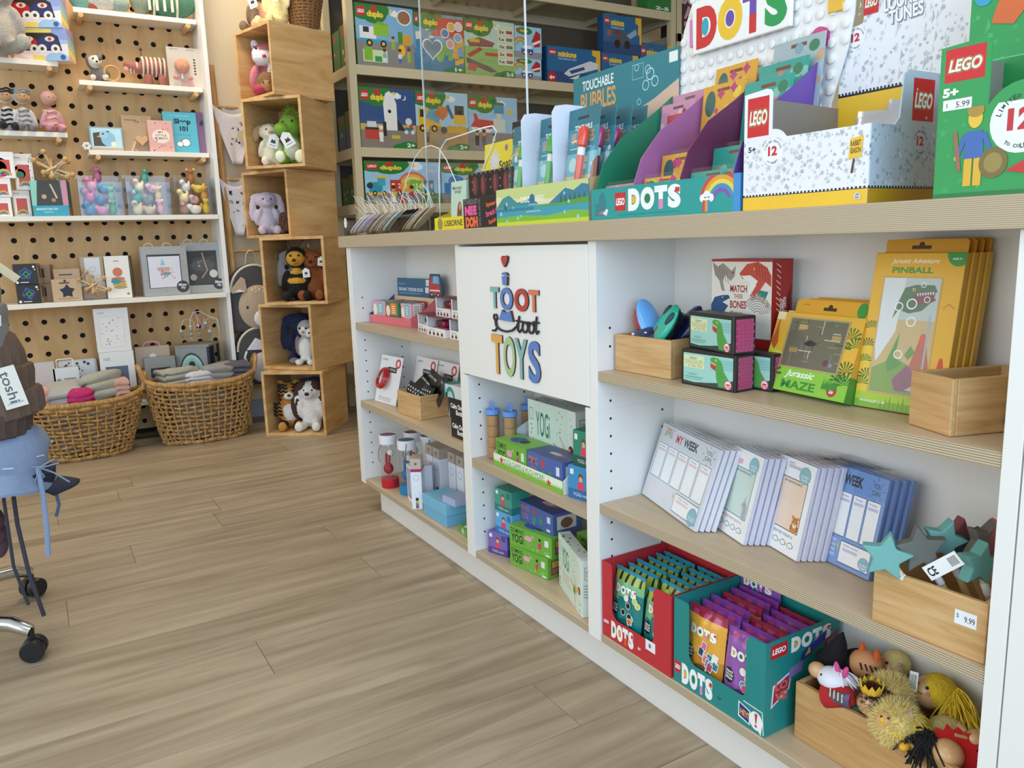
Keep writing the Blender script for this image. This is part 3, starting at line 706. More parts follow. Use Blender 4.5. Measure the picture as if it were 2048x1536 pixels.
# tall pinball packs
c, yw2, w2, hh2, tl2 = lean_px(C4(1238, 878), C4(1648, 947), C4(1347, 162), ZA)
def pinball(label, loc, k):
    w, hh = w2, hh2
    B = Box(label, loc, w, .0125, hh, '#e9b22f', yw2, tl2, name='pinball_toy_pack', group='dinosaur pinball packs')
    MB().prism([(-w*.42, hh), (w*.48, hh), (w*.48, hh+.017), (w*.45, hh+.02), (-w*.4, hh+.02), (-w*.42, hh+.017)], .006, .008).build('hanger_tab', CARD('#dd9f22'), B.t, 0, 0)
    if k == 0: Art(B.t, (-w*.42, .006, hh), (1, 0, 0), (0, 0, 1), (0, -1, 0), (w*.9, .02)).rect(.33, .3, .57, .55, '#4a3210').circ(.45, .6, .035, '#4a3210')
    B.R().rect(0, 0, 1, 1, '#d3a431').poly([(0, .08), (.5, .28), (1, .08)], '#c4552b').rect(0, 0, 1, .12, '#6f9a2f')
    B.T().rect(0, 0, 1, 1, '#c9962a')
    if k: return
    a = B.F(); a.rect(0, 0, 1, .12, '#a9c738').rect(.0, .0, 1, .05, '#7fae2f').rect(0, .1, .12, .4, '#e3c23c')
    a.ell(.93, 1, .13, .085, '#3f9b3f', 20).text('AGES 5+', .86, .955, .96, .968, '#ffffff', .02)
    a.text('Jurassic Adventure', .2, .925, .73, .963, '#fff7e0', .01, 0, .4).text('PINBALL', .22, .872, .68, .91, '#4f9a35', .035)
    for x, y, r in ((.06, .4, .09), (.05, .3, .08), (.1, .2, .1), (.05, .15, .1), (.96, .12, .08), (.08, .52, .08)): palm(a, x, y, r, '#39702b')
    a.rect(.13, .1, .8, .85, '#c9a35a').rect(.15, .11, .78, .84, '#c7ab72')
    a.rect(.15, .11, .78, .26, '#8a9a52').poly([(.15, .26), (.4, .34), (.78, .24), (.78, .11), (.15, .11)], '#7d9a3f')
    a.poly([(.55, .24), (.66, .5), (.7, .5), (.78, .3), (.78, .22)], '#b5633a').poly([(.64, .47), (.66, .5), (.7, .5), (.72, .44), (.68, .4)], '#d9552f')
    a.rect(.15, .58, .78, .84, '#bcc5bd').poly([(.15, .84), (.4, .84), (.36, .5), (.18, .3), (.15, .4)], '#d9dcd8')
    a.poly([(.4, .78), (.52, .8), (.72, .8), (.76, .76), (.7, .74), (.76, .71), (.7, .69), (.62, .64), (.48, .62), (.36, .64), (.3, .58), (.34, .68)], '#4f6b3f')
    a.poly([(.52, .745), (.74, .76), (.73, .7), (.56, .67), (.5, .7)], '#7a3f38').circ(.5, .77, .018, '#d8c24a').circ(.5, .77, .008, '#141414')
    for k2 in range(7): a.poly([(.54+.028*k2, .745+.002*k2), (.56+.028*k2, .747+.002*k2), (.55+.028*k2, .725+.002*k2)], '#f2f0e4')
    a.poly([(.3, .3), (.42, .5), (.4, .34), (.5, .3), (.34, .24)], '#5b8f35').poly([(.5, .36), (.56, .42), (.62, .38), (.55, .33)], '#6b8f3a')
    a.poly([(.4, .2), (.55, .3), (.7, .22), (.6, .13), (.45, .13)], '#8c5a6b').poly([(.56, .14), (.7, .2), (.76, .14)], '#b9b3ad')
    for x, y, r in ((.36, .66, .05), (.5, .68, .06), (.6, .8, .03), (.43, .36, .05), (.52, .57, .055), (.66, .71, .035)): a.arc(x, y, r*.75, r, 0, 2*pi-.01, '#e9ece8', 18)
    a.rect(.71, .28, .73, .62, '#9fb0b5')
    a.text('WWW.ISGIFT.COM', .06, .035, .36, .05, '#ffffff', .01)
    for q in range(14): a.poly([(.3+.05*q, 0), (.32+.05*q, .06+.02*(q % 3)), (.34+.05*q, 0)], '#6f9f2a')
    a.poly([(.83, .12), (.885, .36), (.92, .36), (1, .12)], '#cf7a2e').poly([(.87, .3), (.885, .36), (.92, .36), (.95, .26), (.91, .2)], '#d9462a')
    a.line([(.84, .66), (.9, .69), (.96, .66)], .012, '#c98a2a')
    MB().box(-w*.36, w*.29, -.0016, -.0014, hh*.105, hh*.845).build('window_film', clear('window_film', (1, 1, 1), .0, .1), B.t, 0, 0)
n2 = Vector((-sin(yw2), cos(yw2), 0))
for k, lb in enumerate(('yellow dinosaur pinball pack with clear window, front one of the row', 'second yellow pinball pack in the row', 'third yellow pinball pack in the row', 'rearmost yellow pinball pack in the row')):
    pinball(lb, c+n2*(.0135/cos(tl2))*k+Vector((.002+.003*k, 0, 0)), k)
# bamboo box at the right end of the shelf
openbox('bamboo box turned at an angle beside the pinball packs', (2.099, .0385, ZA), .078, .14, .074, BAMBOO, -.354, group='bamboo boxes')
B = Box('thin dark packaged picture leaning in the angled bamboo box', (2.155, .115, ZA+.012), .05, .005, .15, '#2a2326', rad(-66), rad(-24), name='picture_pack', cat='pack')
B.F().rect(.08, .05, .92, .95, '#4a2d2c').circ(.6, .3, .2, '#7c7f6c').circ(.5, .5, .12, '#a88d4f')
B.L().rect(0, 0, 1, 1, '#c9c3bd')

# ================================================================= near cabinet, middle shelf: wrapped note pads
WRAP = clear('wrap_film', (1, 1, 1), .05, .1)
def pad(label, loc, yaw, w, h, tilt, art, group, side='#f1eff2', th=.0075):
    t = thing('notepad', label, 'notepad', loc+Vector((0, 0, th*sin(-tilt)+.0003)), yaw, group, tilt)
    MB().box(-w/2, w/2, 0, th, 0, h).build('paper_block', CARD(side), t, .0005, 0)
    a = Art(t, (-w/2, 0, 0), (1, 0, 0), (0, 0, 1), (0, -1, 0), (w, h))
    if art: art(a)
    g = .004
    mb = MB().sheet(lambda u, v: ((u-.5)*(w+2*g), -.0012-.0004*sin(19*u+7*v)*sin(11*v), v*(h+.01)), 10, 8)
    mb.sheet(lambda u, v: (w/2+g, -.0012+u*(th+.0016), v*(h+.01)), 2, 6); mb.sheet(lambda u, v: ((u-.5)*(w+2*g), -.0012+v*(th+.0016), h+.006+.004*sin(u*9)*v), 8, 2)
    mb.build('plastic_sleeve', WRAP, t, 0, .8)
def week(bgc, top, lines, line2, sec):
    def f(a):
        a.rect(0, 0, 1, 1, bgc); a.rect(0, .77, 1, 1, top)
        for k in range(5):
            x = .03+.19*k; a.rect(x, .3, x+.175, .755, lines).rect(x+.006, .308, x+.169, .747, '#fbfafc').text(['Mon', 'Tue', 'Wed', 'Thu', 'Fri'][k]+'day', x+.03, .7, x+.13, .725, '#4a4a52').rect(x+.02, .655, x+.15, .685, line2)
            for q in range(5): a.circ(x+.02, .6-.06*q, .003, '#8a8a92', 8)
        for q in range(4): a.rect(.04, .08+.05*q, .5, .115+.05*q, sec)
        a.rect(.56, .04, .97, .27, lines).rect(.566, .05, .964, .26, '#fbfafc').text('Weekly reminder', .6, .215, .8, .24, '#4a4a52').rect(.6, .17, .8, .2, line2)
        a.text('MY', .3, .83, .42, .94, '#d0344b', .03).text('WEEK', .44, .83, .69, .94, '#23242c', .04)
        a.text('YOU', .82, .88, .92, .93, '#3a3d46', .01).text('CAN', .82, .81, .92, .86, '#3a3d46', .01)
        for q in range(8): a.line([(.87+.075*cos(q*.785), .87+.09*sin(q*.785)), (.87+.1*cos(q*.785), .87+.12*sin(q*.785))], .005, '#3a3d46')
        a.rainbow(.15, .85, .075, ['#d98f8f', '#e3c07f', '#9fc0a5', '#9fb4d6']); a.text('make it the best', .06, .955, .25, .975, '#4a4a52')
        a.circ(.9, .12, .072, '#7fb0cf').circ(.9, .12, .064, '#8fbdd8').text('NOTEPAD', .85, .1, .95, .12, '#ffffff', .02).text('30 SHEETS', .85, .07, .95, .09, '#ffffff', .02).heart(.9, .155, .018, '#7ed6a0')
        a.poly([(.52, .27), (.55, .2), (.535, .2), (.55, .13), (.51, .21), (.525, .21)], '#e9c84a')
    return f
def drawpad(bgc, frame, space, animal):
    def f(a):
        a.rect(0, 0, 1, 1, '#fbfafc'); a.rect(.13, .25, .88, .8, '#4e8f86' if animal == 0 else '#4a5560').rect(.145, .26, .865, .79, space)
        a.text('MY DRAWING SPACE', .28, .745, .74, .77, '#3d4a4a', .02)
        if animal == 0: a.text('NAME', .06, .9, .24, .93, '#c0444c', .01).rect(.06, .83, .4, .89, '#f0b9b4')
        else: a.text('NAME', .06, .86, .24, .885, '#3d3f49', .01).text('DATE', .3, .94, .44, .965, '#3d3f49', .01).rect(.3, .9, .66, .935, '#c9c9ce')
        a.circ(.76, .87, .15, '#86b7c4').circ(.76, .87, .135, '#93c3cf').text('NOTEPAD', .67, .845, .85, .87, '#eaf5f4', .02).text('30 SHEETS', .68, .81, .84, .835, '#eaf5f4', .02).heart(.76, .91, .03, '#7ed6a0')
        a.text('THE WEATHER TODAY IS', .1, .185, .78, .215, '#c0444c' if animal == 0 else '#3d3f49', .01)
        for q in range(4):
            x = .16+.2*q; a.cloud(x, .11, .062, '#3e6a58').cloud(x, .11, .05, '#fbfafc').line([(x-.02, .09), (x, .08), (x+.02, .09)], .008, '#3e6a58')
        if animal == 0: a.poly([(.72, .24), (.72, .36), (.66, .4), (.72, .46), (.74, .52), (.76, .46), (.84, .4), (.84, .24)], '#b8b6c4').circ(.74, .42, .012, '#333')
        else:
            a.ell(.76, .3, .1, .055, '#dd8a3c').circ(.76, .36, .085, '#e0903f').circ(.69, .415, .03, '#dd8a3c').circ(.83, .415, .03, '#dd8a3c').ell(.76, .33, .05, .025, '#f4ead8').circ(.73, .37, .013, '#202020').circ(.8, .37, .013, '#202020').circ(.76, .345, .012, '#202020')
            for q in range(3): a.rect(.73+.025*q, .39, .74+.025*q, .42, '#2b1c12').rect(.66, .28+.02*q, .7, .288+.02*q, '#2b1c12').rect(.82, .28+.02*q, .86, .288+.02*q, '#2b1c12')
        a.rect(.01, .0, .99, .004, '#ddd')
    return f
def padstack(bl, br, tl, n, art, lead, rest, group, side, step=.0095, dx=.004):
    c, yw, w, h, tilt = lean_px(bl, br, tl, ZM); nv = Vector((-sin(yw), cos(yw), 0)); uv = Vector((cos(yw), sin(yw), 0))
    for k in range(n):
        pad(lead if k == 0 else rest % nth(k), c+nv*(step/cos(tilt))*k+uv*dx*k, yw, w, h, tilt, art if k == 0 else None, group, side)
padstack(C5(245, 445), C5(492, 627), C5(350, 112), 4, week('#dfe5ea', '#d7dbe0', '#6b6f7d', '#f0cdd2', '#e9dfe6'), 'pale pink and grey weekly planner pad at the left of the middle shelf', 'wrapped planner pad leaning behind the pale pink weekly planner, %s from the front', 'pale weekly planner pads', '#e8e6ee')
padstack(C5(588, 598), C5(722, 690), C5(682, 216), 5, drawpad(0, 0, '#d3e6da', 0), 'white wrapped notepad with mint drawing space and a unicorn', 'wrapped notepad stacked behind the mint one, %s from the front', 'mint drawing pads', '#dcdcec')
padstack(C5(808, 668), C5(972, 767), C5(900, 256), 5, drawpad(0, 0, '#f6dcc6', 1), 'white wrapped notepad with peach drawing space and a tiger', 'wrapped notepad stacked behind the peach one, %s from the front', 'peach drawing pads', '#e4e2f0')
padstack(C5(985, 700), C5(1312, 858), C5(1075, 275), 4, week('#7fa3da', '#6f98d6', '#33549a', '#cfc9ea', '#b9ccee'), 'blue weekly planner pad beside the bamboo box of star wands', 'wrapped planner pad leaning behind the blue one, %s from the front', 'blue weekly planner pads', '#6f8fc6', .0095, .006)

# bamboo box with star wands
sb = openbox('long bamboo box of star wands with a price sticker', (2.1305, .008, ZM), .15, .18, .08, BAMBOO, .06, group='bamboo boxes')
Art(sb, (-.075, 0, 0), (1, 0, 0), (0, 0, 1), (0, -1, 0), (.15, .08)).rect(.74, .52, .92, .76, '#eef0f2').text('$', .755, .62, .775, .7, '#4a4a50').text('9.99', .82, .58, .905, .68, '#4a4a50', .01)
STARH = wood('dowel', '#ecd3a8', '#dcb983', 'Z', 1, .5, 10, 6)
def wand(label, star, base, col, roll=0, tagc=True, faceyaw=0, size=.031):
    """star centre and dowel foot in world space"""
    s_, b_ = Vector(star), Vector(base); d = (s_-b_); L = d.length; t = thing('star_wand', label, 'toy wand', base, 0, 'star wands')
    q = d.to_track_quat('Z', 'Y').to_matrix().to_4x4()
    MB().lathe([(.0042, 0), (.0045, .002), (.0045, L-.01)], seg=10, mat=q).build('handle', STARH, t)
    n = (CAM-s_); n.z *= .4; yaw = math.atan2(n.y, n.x)+pi/2+faceyaw
    mt = Matrix.Translation(s_-b_) @ Matrix.Rotation(yaw, 4, 'Z') @ Matrix.Rotation(roll, 4, 'Y')
    pts = [((size if i % 2 == 0 else size*.5)*sin(pi*i/5), (size if i % 2 == 0 else size*.5)*cos(pi*i/5)) for i in range(10)]
    MB().prism(pts, -.009, .009, 0, mt).build('star', col, t, .002, 0)
    if tagc:
        m2 = q @ Matrix.Translation((0, 0, L*.55))
        MB().lathe([(.0051, 0), (.0051, .02)], seg=10, mat=m2, cap=False).build('paper_label', M('#f1f1ee', .5), t)
    return t
SA, SBc, SD, SE = M('#6fa8a0', .75), M('#62645d', .75), M('#8d474d', .75), M('#3f6a68', .75)
def wpx(label, su, sv, y, bu, bv, col, roll=0, fy=0, lab=True, size=.031):
    s_ = HY(*C5(su, sv), y); b_ = HY(*C5(bu, bv), y+.0); b_.z = ZM+.012; b_.y = min(max(y+.045, .04), .17); wand(label, s_, b_, col, roll, lab, fy, size)
wpx('teal star wand leaning over the front left corner of its box', 1400, 735, -.004, 1560, 1000, SA, .1, 0, True, .034)
wpx('grey star wand beside the front teal star', 1560, 700, .025, 1690, 1000, SBc, -.2, .2, True, .034)
wpx('teal star wand standing behind the grey star', 1665, 660, .06, 1740, 1010, SA, .3, .45)
wpx('dark red star wand in the middle of the box', 1735, 650, .10, 1790, 1010, SD, .1, .6, False)
wpx('dark teal star wand at the back of the box', 1785, 690, .11, 1800, 1010, SE, .5, .5, False)
wpx('small teal star wand near the right side of the box', 1830, 770, .05, 1850, 1010, M('#5f9690', .75), .2, .8)
wpx('grey brown star wand at the right end of the box', 1865, 665, .09, 1868, 1010, M('#6f655c', .75), .4, .7, False)
wpx('dusty red star wand at the far right of the box', 1905, 665, .10, 1895, 1010, M('#a4545a', .75), .0, .6, False)
B = Box('white paper hang tag with barcode tied to a star wand', HY(*C5(1690, 815), .03), .05, .0006, .02, '#f3f3f0', rad(15), 0, name='paper_tag', cat='tag', bev=0, ry=rad(-42))
B.F().text('CE', .06, .2, .3, .8, '#202020', .03)
for k in range(6): B.F().rect(.7+.04*k, .2, .72+.04*k, .8, '#202020')

# ================================================================= near cabinet, bottom shelf: display trays of foil bags
def display_tray(label, loc, w, d, h, col, hb, bl_, br_, bot, name='display_box', group=None, back_h=None, yaw=0):
    t = thing(name, label, 'display box', loc, yaw, group); m = CARD(col); th = .002
    def rc(cx, cz, r, a0, a1, n=5): return [(cx+r*cos(a0+(a1-a0)*i/n), cz+r*sin(a0+(a1-a0)*i/n)) for i in range(n+1)]
    r = .012; x0, x1 = -w/2+bl_, w/2-br_
    P = [(-w/2, 0), (w/2, 0)]+rc(w/2-.008, h-.008, .008, 0, pi/2)+rc(x1+.008, h-.008, .008, pi/2, pi)+rc(x1-r, bot+r, r, 0, -pi/2)+rc(x0+r*1.6, bot+r*1.6, r*1.6, -pi/2, -pi)+[(x0, h)]+[(-w/2, h)]
    # front panel as strips so that the opening stays open
    mb = MB(); mb.prism([(-w/2, 0), (w/2, 0), (w/2, bot), (-w/2, bot)], 0, th)
    mb.prism([(-w/2, bot), (x0, bot), (x0, h-.004), (x0-.004, h), (-w/2, h)], 0, th); mb.prism([(x1, bot), (w/2, bot), (w/2, h-.008), (w/2-.003, h), (x1+.008, h), (x1, h-.01)], 0, th)
    def fil(cx, cz, r, q0):
        c = (cx, cz); a = [(cx+r*cos(q0+pi/2*i/5), cz+r*sin(q0+pi/2*i/5)) for i in range(6)]
        k = (cx+r*(cos(q0)+cos(q0+pi/2)), cz+r*(sin(q0)+sin(q0+pi/2)))
        for i in range(5): mb.prism([k, a[i], a[i+1]], 0, th)
    fil(x0+r*1.6, bot+r*1.6, r*1.6, pi); fil(x1-r, bot+r, r, 1.5*pi)
    mb.build('front_panel', m, t, 0, 0)
    MB().box(-w/2, -w/2+th, th, d, 0, h).build('side_panel', m, t, 0, 0); MB().box(w/2-th, w/2, th, d, 0, h).build('side_panel', m, t, 0, 0)
    MB().box(-w/2+th, w/2-th, d-th, d, 0, back_h or h).build('back_panel', m, t, 0, 0); MB().box(-w/2+th, w/2-th, th, d-th, 0, th).build('base_panel', m, t, 0, 0)
    return t
def face(t, w, h, y=0): return Art(t, (-w/2, y, 0), (1, 0, 0), (0, 0, 1), (0, -1, 0), (w, h))
def faceR(t, w, d, h): return Art(t, (w/2, 0, 0), (0, 1, 0), (0, 0, 1), (1, 0, 0), (d, h))
def logo_brick(a, x0, y0, x1, y1):
    a.rect(x0, y0, x1, y1, '#c8282d'); h = y1-y0; a.text('LEGO', x0+(x1-x0)*.1, y0+h*.3, x1-(x1-x0)*.1, y1-h*.3, '#ffffff', .04, 0, .15)
def dots(a, x0, y0, x1, y1, cols=('#e6b93f', '#1f7a4d', '#e08ac0', '#d0312d'), rot=0):
    w = (x1-x0)
    a.text('D', x0, y0, x0+w*.235, y1, '#f7f6f2', .07).text('O', x0+w*.25, y0, x0+w*.52, y1, '#f7f6f2', .07).text('T', x0+w*.52, y0, x0+w*.76, y1, '#f7f6f2', .07).text('S', x0+w*.77, y0, x1, y1, '#f7f6f2', .07)
    ym = (y0+y1)/2; h = y1-y0
    a.ell(x0+w*.11, ym, w*.045, h*.17, cols[0]).ell(x0+w*.385, ym, w*.055, h*.17, cols[1]).rect(x0+w*.6, y0, x0+w*.68, y0+h*.42, cols[2]).rect(x0+w*.9, y0+h*.66, x0+w*.98, y0+h*.86, cols[3])
RW, RH, RD = .211, .166, .185
rt = display_tray('red cardboard display box of green foil bags on the bottom shelf', (1.541, .004, ZL), RW, RD, RH, '#c32f38', 0, .032, .05, .048)
a = face(rt, RW, RH); logo_brick(a, .01, .15, .11, .26); dots(a, .14, .04, .48, .26, ('#1f7a4d', '#e6a93f', '#e0702f', '#c32f38')); a.text('6+', .545, .09, .585, .14, '#fff', .02); a.rect(.655, .17, .79, .3, '#f3eef2').text('1', .7, .21, .73, .26, '#777')
TW, TH, TD = .2175, .168, .185
tt = display_tray('teal cardboard display box of orange and purple foil bags on the bottom shelf', (1.7615, .006, ZL), TW, TD, TH, '#1f8782', 0, .038, .042, .052)
a = face(tt, TW, TH); logo_brick(a, .01, .12, .085, .26); dots(a, .1, .03, .46, .27); a.text('6+', .52, .1, .56, .15, '#10413f', .02)
a.poly([(.74, .07), (.86, .04), (.86, .2), (.74, .24)], '#f4f4f0').poly([(.75, .085), (.85, .055), (.85, .19), (.75, .225)], '#20357a').text('HEY!', .76, .1, .845, .17, '#f0a43c', .04, -.12)
a.line([(.79, .27), (.98, .26), (.995, .02)], .008, '#f4f4f0').ell(.92, .13, .065, .1, '#f4f4f0').poly([(.93, .06), (.97, .0), (.98, .1)], '#f4f4f0').poly([(.905, .21), (.935, .21), (.925, .1), (.915, .1)], '#c9423c').circ(.92, .075, .012, '#c9423c')
b_ = faceR(tt, TW, TD, TH); logo_brick(b_, .06, .81, .28, .96); dots(b_, .33, .80, .88, .96)
b_.poly([(.08, .28), (.32, .42), (.36, .62), (.1, .52)], '#e6dfe4').poly([(.1, .31), (.3, .43), (.34, .59), (.12, .5)], '#a32c44').text('LO', .13, .45, .3, .54, '#d9685a', .05).text('VE', .13, .33, .3, .43, '#d9685a', .05)
b_.poly([(.3, .52), (.48, .56), (.5, .68), (.32, .63)], '#8c7ab8').poly([(.46, .66), (.62, .7), (.64, .83), (.48, .76)], '#27408c').poly([(.52, .7), (.6, .72), (.58, .79)], '#e3c03f').poly([(.62, .72), (.8, .8), (.82, .9), (.64, .82)], '#3d3f9c').poly([(.78, .6), (.98, .7), (.98, .86), (.8, .78)], '#9e2d4f').text('YOU', .82, .72, .96, .78, '#4db6ac', .03)
def foilbag(label, loc, kind, yaw=0, rx=0, detail=True, w=.098, h=.142, th=.02):
    t = thing('foil_bag', label, 'bag', loc, yaw, {'g': 'green foil bags', 'o': 'orange foil bags', 'p': 'purple foil bags'}[kind], rx)
    G = lambda c: M(c, .25, .05, 40, coat=.4)
    base, up, top = {'g': ('#1a7f7a', '#7fc08a', '#2f8fa8'), 'o': ('#c8862b', '#e8a83c', '#a02c44'), 'p': ('#9a5fb0', '#9a5fb0', '#8b3f9a')}[kind]
    mats = [G(base), G(up), G(top), M('#16242a', .35), G('#a3b84a'), G('#c2447a')]
    def fn(u, v):
        if v > .93: return 2
        if v > .84 and kind == 'g': return 3 if int(u*14) % 3 == 0 else 4
        if v > .88: return 5 if int(u*7) % 2 else 2
        if kind == 'g': return 1 if v > .58+.22*(u-.3) else 0
        if kind == 'o': return 1 if v > .45 else 0
        return 0
    a = pouch(t, w, h, th, mats, fn)
    if not detail: 
        a.circ(.3, .84, .1, '#c3d05a').circ(.62, .83, .07, '#2a7f80'); return t
    dots(a, .18, .66, .84, .78)
    a.star(.18, .42, .15, '#141414', 12, .8).text('CREATE', .08, .45, .28, .48, '#fff', .03).text('YOUR OWN', .07, .41, .29, .44, '#fff', .03).text('DESIGN!', .08, .37, .28, .4, '#fff', .03)
    R = random.Random(label); cs = {'g': ['#c9d25c', '#efe9d8', '#8a2b5a', '#101418', '#5fb7a0', '#e0702f'], 'o': ['#e06a8c', '#20406f', '#c2345a', '#f0e6d0', '#1f7f86'], 'p': ['#f0d94a', '#f2efe8', '#3a8fc0', '#d94f6a']}[kind]
    for k in range(9):
        x, y = R.uniform(.45, .9), R.uniform(.3, .64); c_ = R.choice(cs)
        if kind == 'o': a.poly([(x-.08, y-.05), (x+.05, y-.07), (x+.08, y+.04), (x-.05, y+.06)], '#f0e9dc').poly([(x-.065, y-.04), (x+.04, y-.055), (x+.065, y+.03), (x-.04, y+.048)], c_)
        else: a.circ(x, y, .075, '#f0efe8', 14).circ(x, y, .062, c_, 14)
    a.ell(.55, .2, .27, .13, {'g': '#0f5f5c', 'o': '#6a4f3c', 'p': '#5c3f78'}[kind])
    for k in range(12): a.circ(R.uniform(.38, .72), R.uniform(.1, .22), .03, R.choice(['#e8e4dc', '#d9622f', '#2a6fb0', '#3fae5a', '#e6c43f', '#1a1a1a']), 8)
    return t
cnt = 0
for k in range(6):
    for s_ in (0, 1):
        y = .010+k*.027+(.004 if s_ else 0); x = 1.492+s_*.098 + (.004 if k % 2 else -.002)
        det = k == 0
        foilbag('green foil bag, %s row, %s side of the red display box' % (nth(k), ('left', 'right')[s_]), (x, y, ZL+.0055), 'g', 0, -.12 if k < 5 else -.06, det, .094, .15 if s_ == 0 else (.135 if k == 0 else .148), .019)
for k in range(6):
    for s_ in (0, 1):
        y = .012+k*.0265; x = 1.711+s_*.099+(.003 if k % 2 else -.002)
        kd = ('o' if s_ == 0 else 'p') if k == 0 else ('p' if (k+s_) % 3 else 'o')
        foilbag('%s foil bag, %s row, %s side of the teal display box' % ({'o': 'orange', 'p': 'purple'}[kd], nth(k), ('left', 'right')[s_]), (x, y, ZL+.0055), kd, 0, -.12 if k < 5 else -.06, k < 2, .096, .152 if s_ == 0 else .146, .019)
t = foilbag('navy and magenta foil bag standing tall at the back between the display boxes', (1.698, .176, ZL+.055), 'p', 0, 0, True, .105, .15, .012)
MB().box(-.055, .055, .0135, .016, -.05, .16).build('card_backing', CARD('#2a2a72'), t, 0, 0)

# ================================================================= bamboo box of finger puppets
PW = .312
pbx = openbox('large bamboo box of finger puppets at the bottom right', (2.0495, .052, ZL), PW, .145, .1, wood('bamboo_dark', '#cda36c', '#b78a52', 'X', 1, .4, 12, 8), 0, .009, group='bamboo boxes')
SKIN = M('#d8aa78', .3, .06, 20, coat=.3)
def fluff(c, r, n, ln, seed=0, wd=.0007, rz=1., droop=.0):
    R = random.Random(seed); mb = MB(); c = Vector(c)
    for i in range(n):
        z = R.uniform(-1, 1); a = R.uniform(0, 2*pi); q = math.sqrt(1-z*z); d = Vector((q*cos(a), q*sin(a), z)); p = c+Vector((d.x*r, d.y*r, d.z*r*rz))
        t = d.orthogonal().normalized(); t = Matrix.Rotation(R.uniform(0, 6.28), 3, d) @ t
        e = p+(d+Vector((R.uniform(-.5, .5), R.uniform(-.5, .5), R.uniform(-.5, .4)-droop))*.55)*ln*R.uniform(.6, 1.2)
        mb.add([p-t*wd, p+t*wd, e], [(0, 1, 2)])
    return mb
def yarn(root, tips, r=.0008, n=60, seed=0, spread=.012, sag=.03):
    R = random.Random(seed); mb = MB(); root = Vector(root)
    for i in range(n):
        t = Vector(R.choice(tips))+Vector((R.gauss(0, spread), R.gauss(0, spread), R.gauss(0, spread*.5))); s0 = root+Vector((R.gauss(0, .003), R.gauss(0, .003), R.gauss(0, .003)))
        m = (s0+t)/2+Vector((R.gauss(0, spread*.6), R.gauss(0, spread*.6), sag*R.uniform(.3, 1)))
        pts = [s0*(1-k)**2+m*2*k*(1-k)+t*k*k for k in [i/7 for i in range(8)]]; mb.tube(pts, r, 4)
    return mb
def puppet(label, u, v, z, facing=None):
    p = HZ(*C6(u, v), z); p.x = min(p.x, 2.19); p.y = min(max(p.y, .07), .19); t = thing('finger_puppet', label, 'finger puppet', p, 0, 'finger puppets'); t.scale = (1.18, 1.18, 1.18); d = (CAM-p).normalized(); return t, d
def eyes(t, c, d, r, sep=.35, up=.25, er=.0022, m=None, mouth=True):
    """eyes on a ball head of radius r at c looking along d"""
    rt_ = Vector((0, 0, 1)).cross(d).normalized(); upv = d.cross(rt_)
    for s in (-1, 1): MB().ell(c+(d+rt_*sep*s+upv*up).normalized()*r*.99, er, seg=8, ring=6).build('eye', m or M('#161616', .3), t)
    if mouth:
        P = [c+(d+rt_*q-upv*(.25-.6*q*q)).normalized()*r*1.005 for q in (-.2, -.1, 0, .1, .2)]
        MB().tube(P, .0007, 5).build('mouth', M('#7a2f2a'), t)
def head(t, d, r, skin=SKIN, nm='head', off=(0, 0, 0)):
    MB().ell(off, r, seg=24, ring=14).build(nm, skin, t); return Vector(off)
YEL, YEL2 = M('#ecc94a', .9, .2, 80, .5, 0, .3, 200), M('#f8e096', .95, .12, 80, .4, 0, .4)
# 1 unicorn horse
t, d = puppet('white horse finger puppet with wooden muzzle and pink ears', 1100, 725, .232)
MB().ell((0, 0, 0), (.022, .018, .016), seg=20, ring=12).build('head', M('#e9e7ee', .8, .05, 60, .3), t)
MB().ell((-.022, -.004, .004), (.0125, .011, .011), seg=18, ring=10).build('muzzle', SKIN, t)
for s in (-1, 1): MB().ell((.012+.006*s, .0, .018), (.004, .003, .01), rot=Matrix.Rotation(.3*s, 3, 'Y').to_quaternion()).build('ear', M('#d94f8e', .8), t)
MB().ell((-.008, -.014, .007), .0018).build('eye', M('#161616', .3), t); MB().lathe([(.003, 0), (.0005, .012)], (.002, 0, .014), 8).build('horn', M('#d8c8e4', .5), t)
yarn((.01, .004, .014), [(.03, .01, .0), (.034, 0, -.015)], .0012, 26, 3, .006, .006).build('mane', M('#ece6ea', .9), t)
MB().sheet(lambda u, v: (.0+u*.04, -.018-.004*sin(v*3), -.028+v*.02+u*.012), 4, 3).build('price_card', M('#5a5470', .5), t, 0, .5, 0, .0006)
# 2 witch
t, d = puppet('black witch hat finger puppet at the back left of the box', 1160, 590, .245)
MB().lathe([(.026, 0), (.02, .002), (.015, .015), (.009, .034), (.001, .05)], (0, 0, -.01), 18, mat=Matrix.Rotation(.25, 4, 'Y')).build('hat', M('#121113', .9), t); head(t, d, .014, off=(0, .0, -.018)); fluff((.0, 0, -.02), .015, 300, .02, 3, .0009, 1, .6).build('hair', M('#15120f', .9), t)['kind'] = 'stuff'
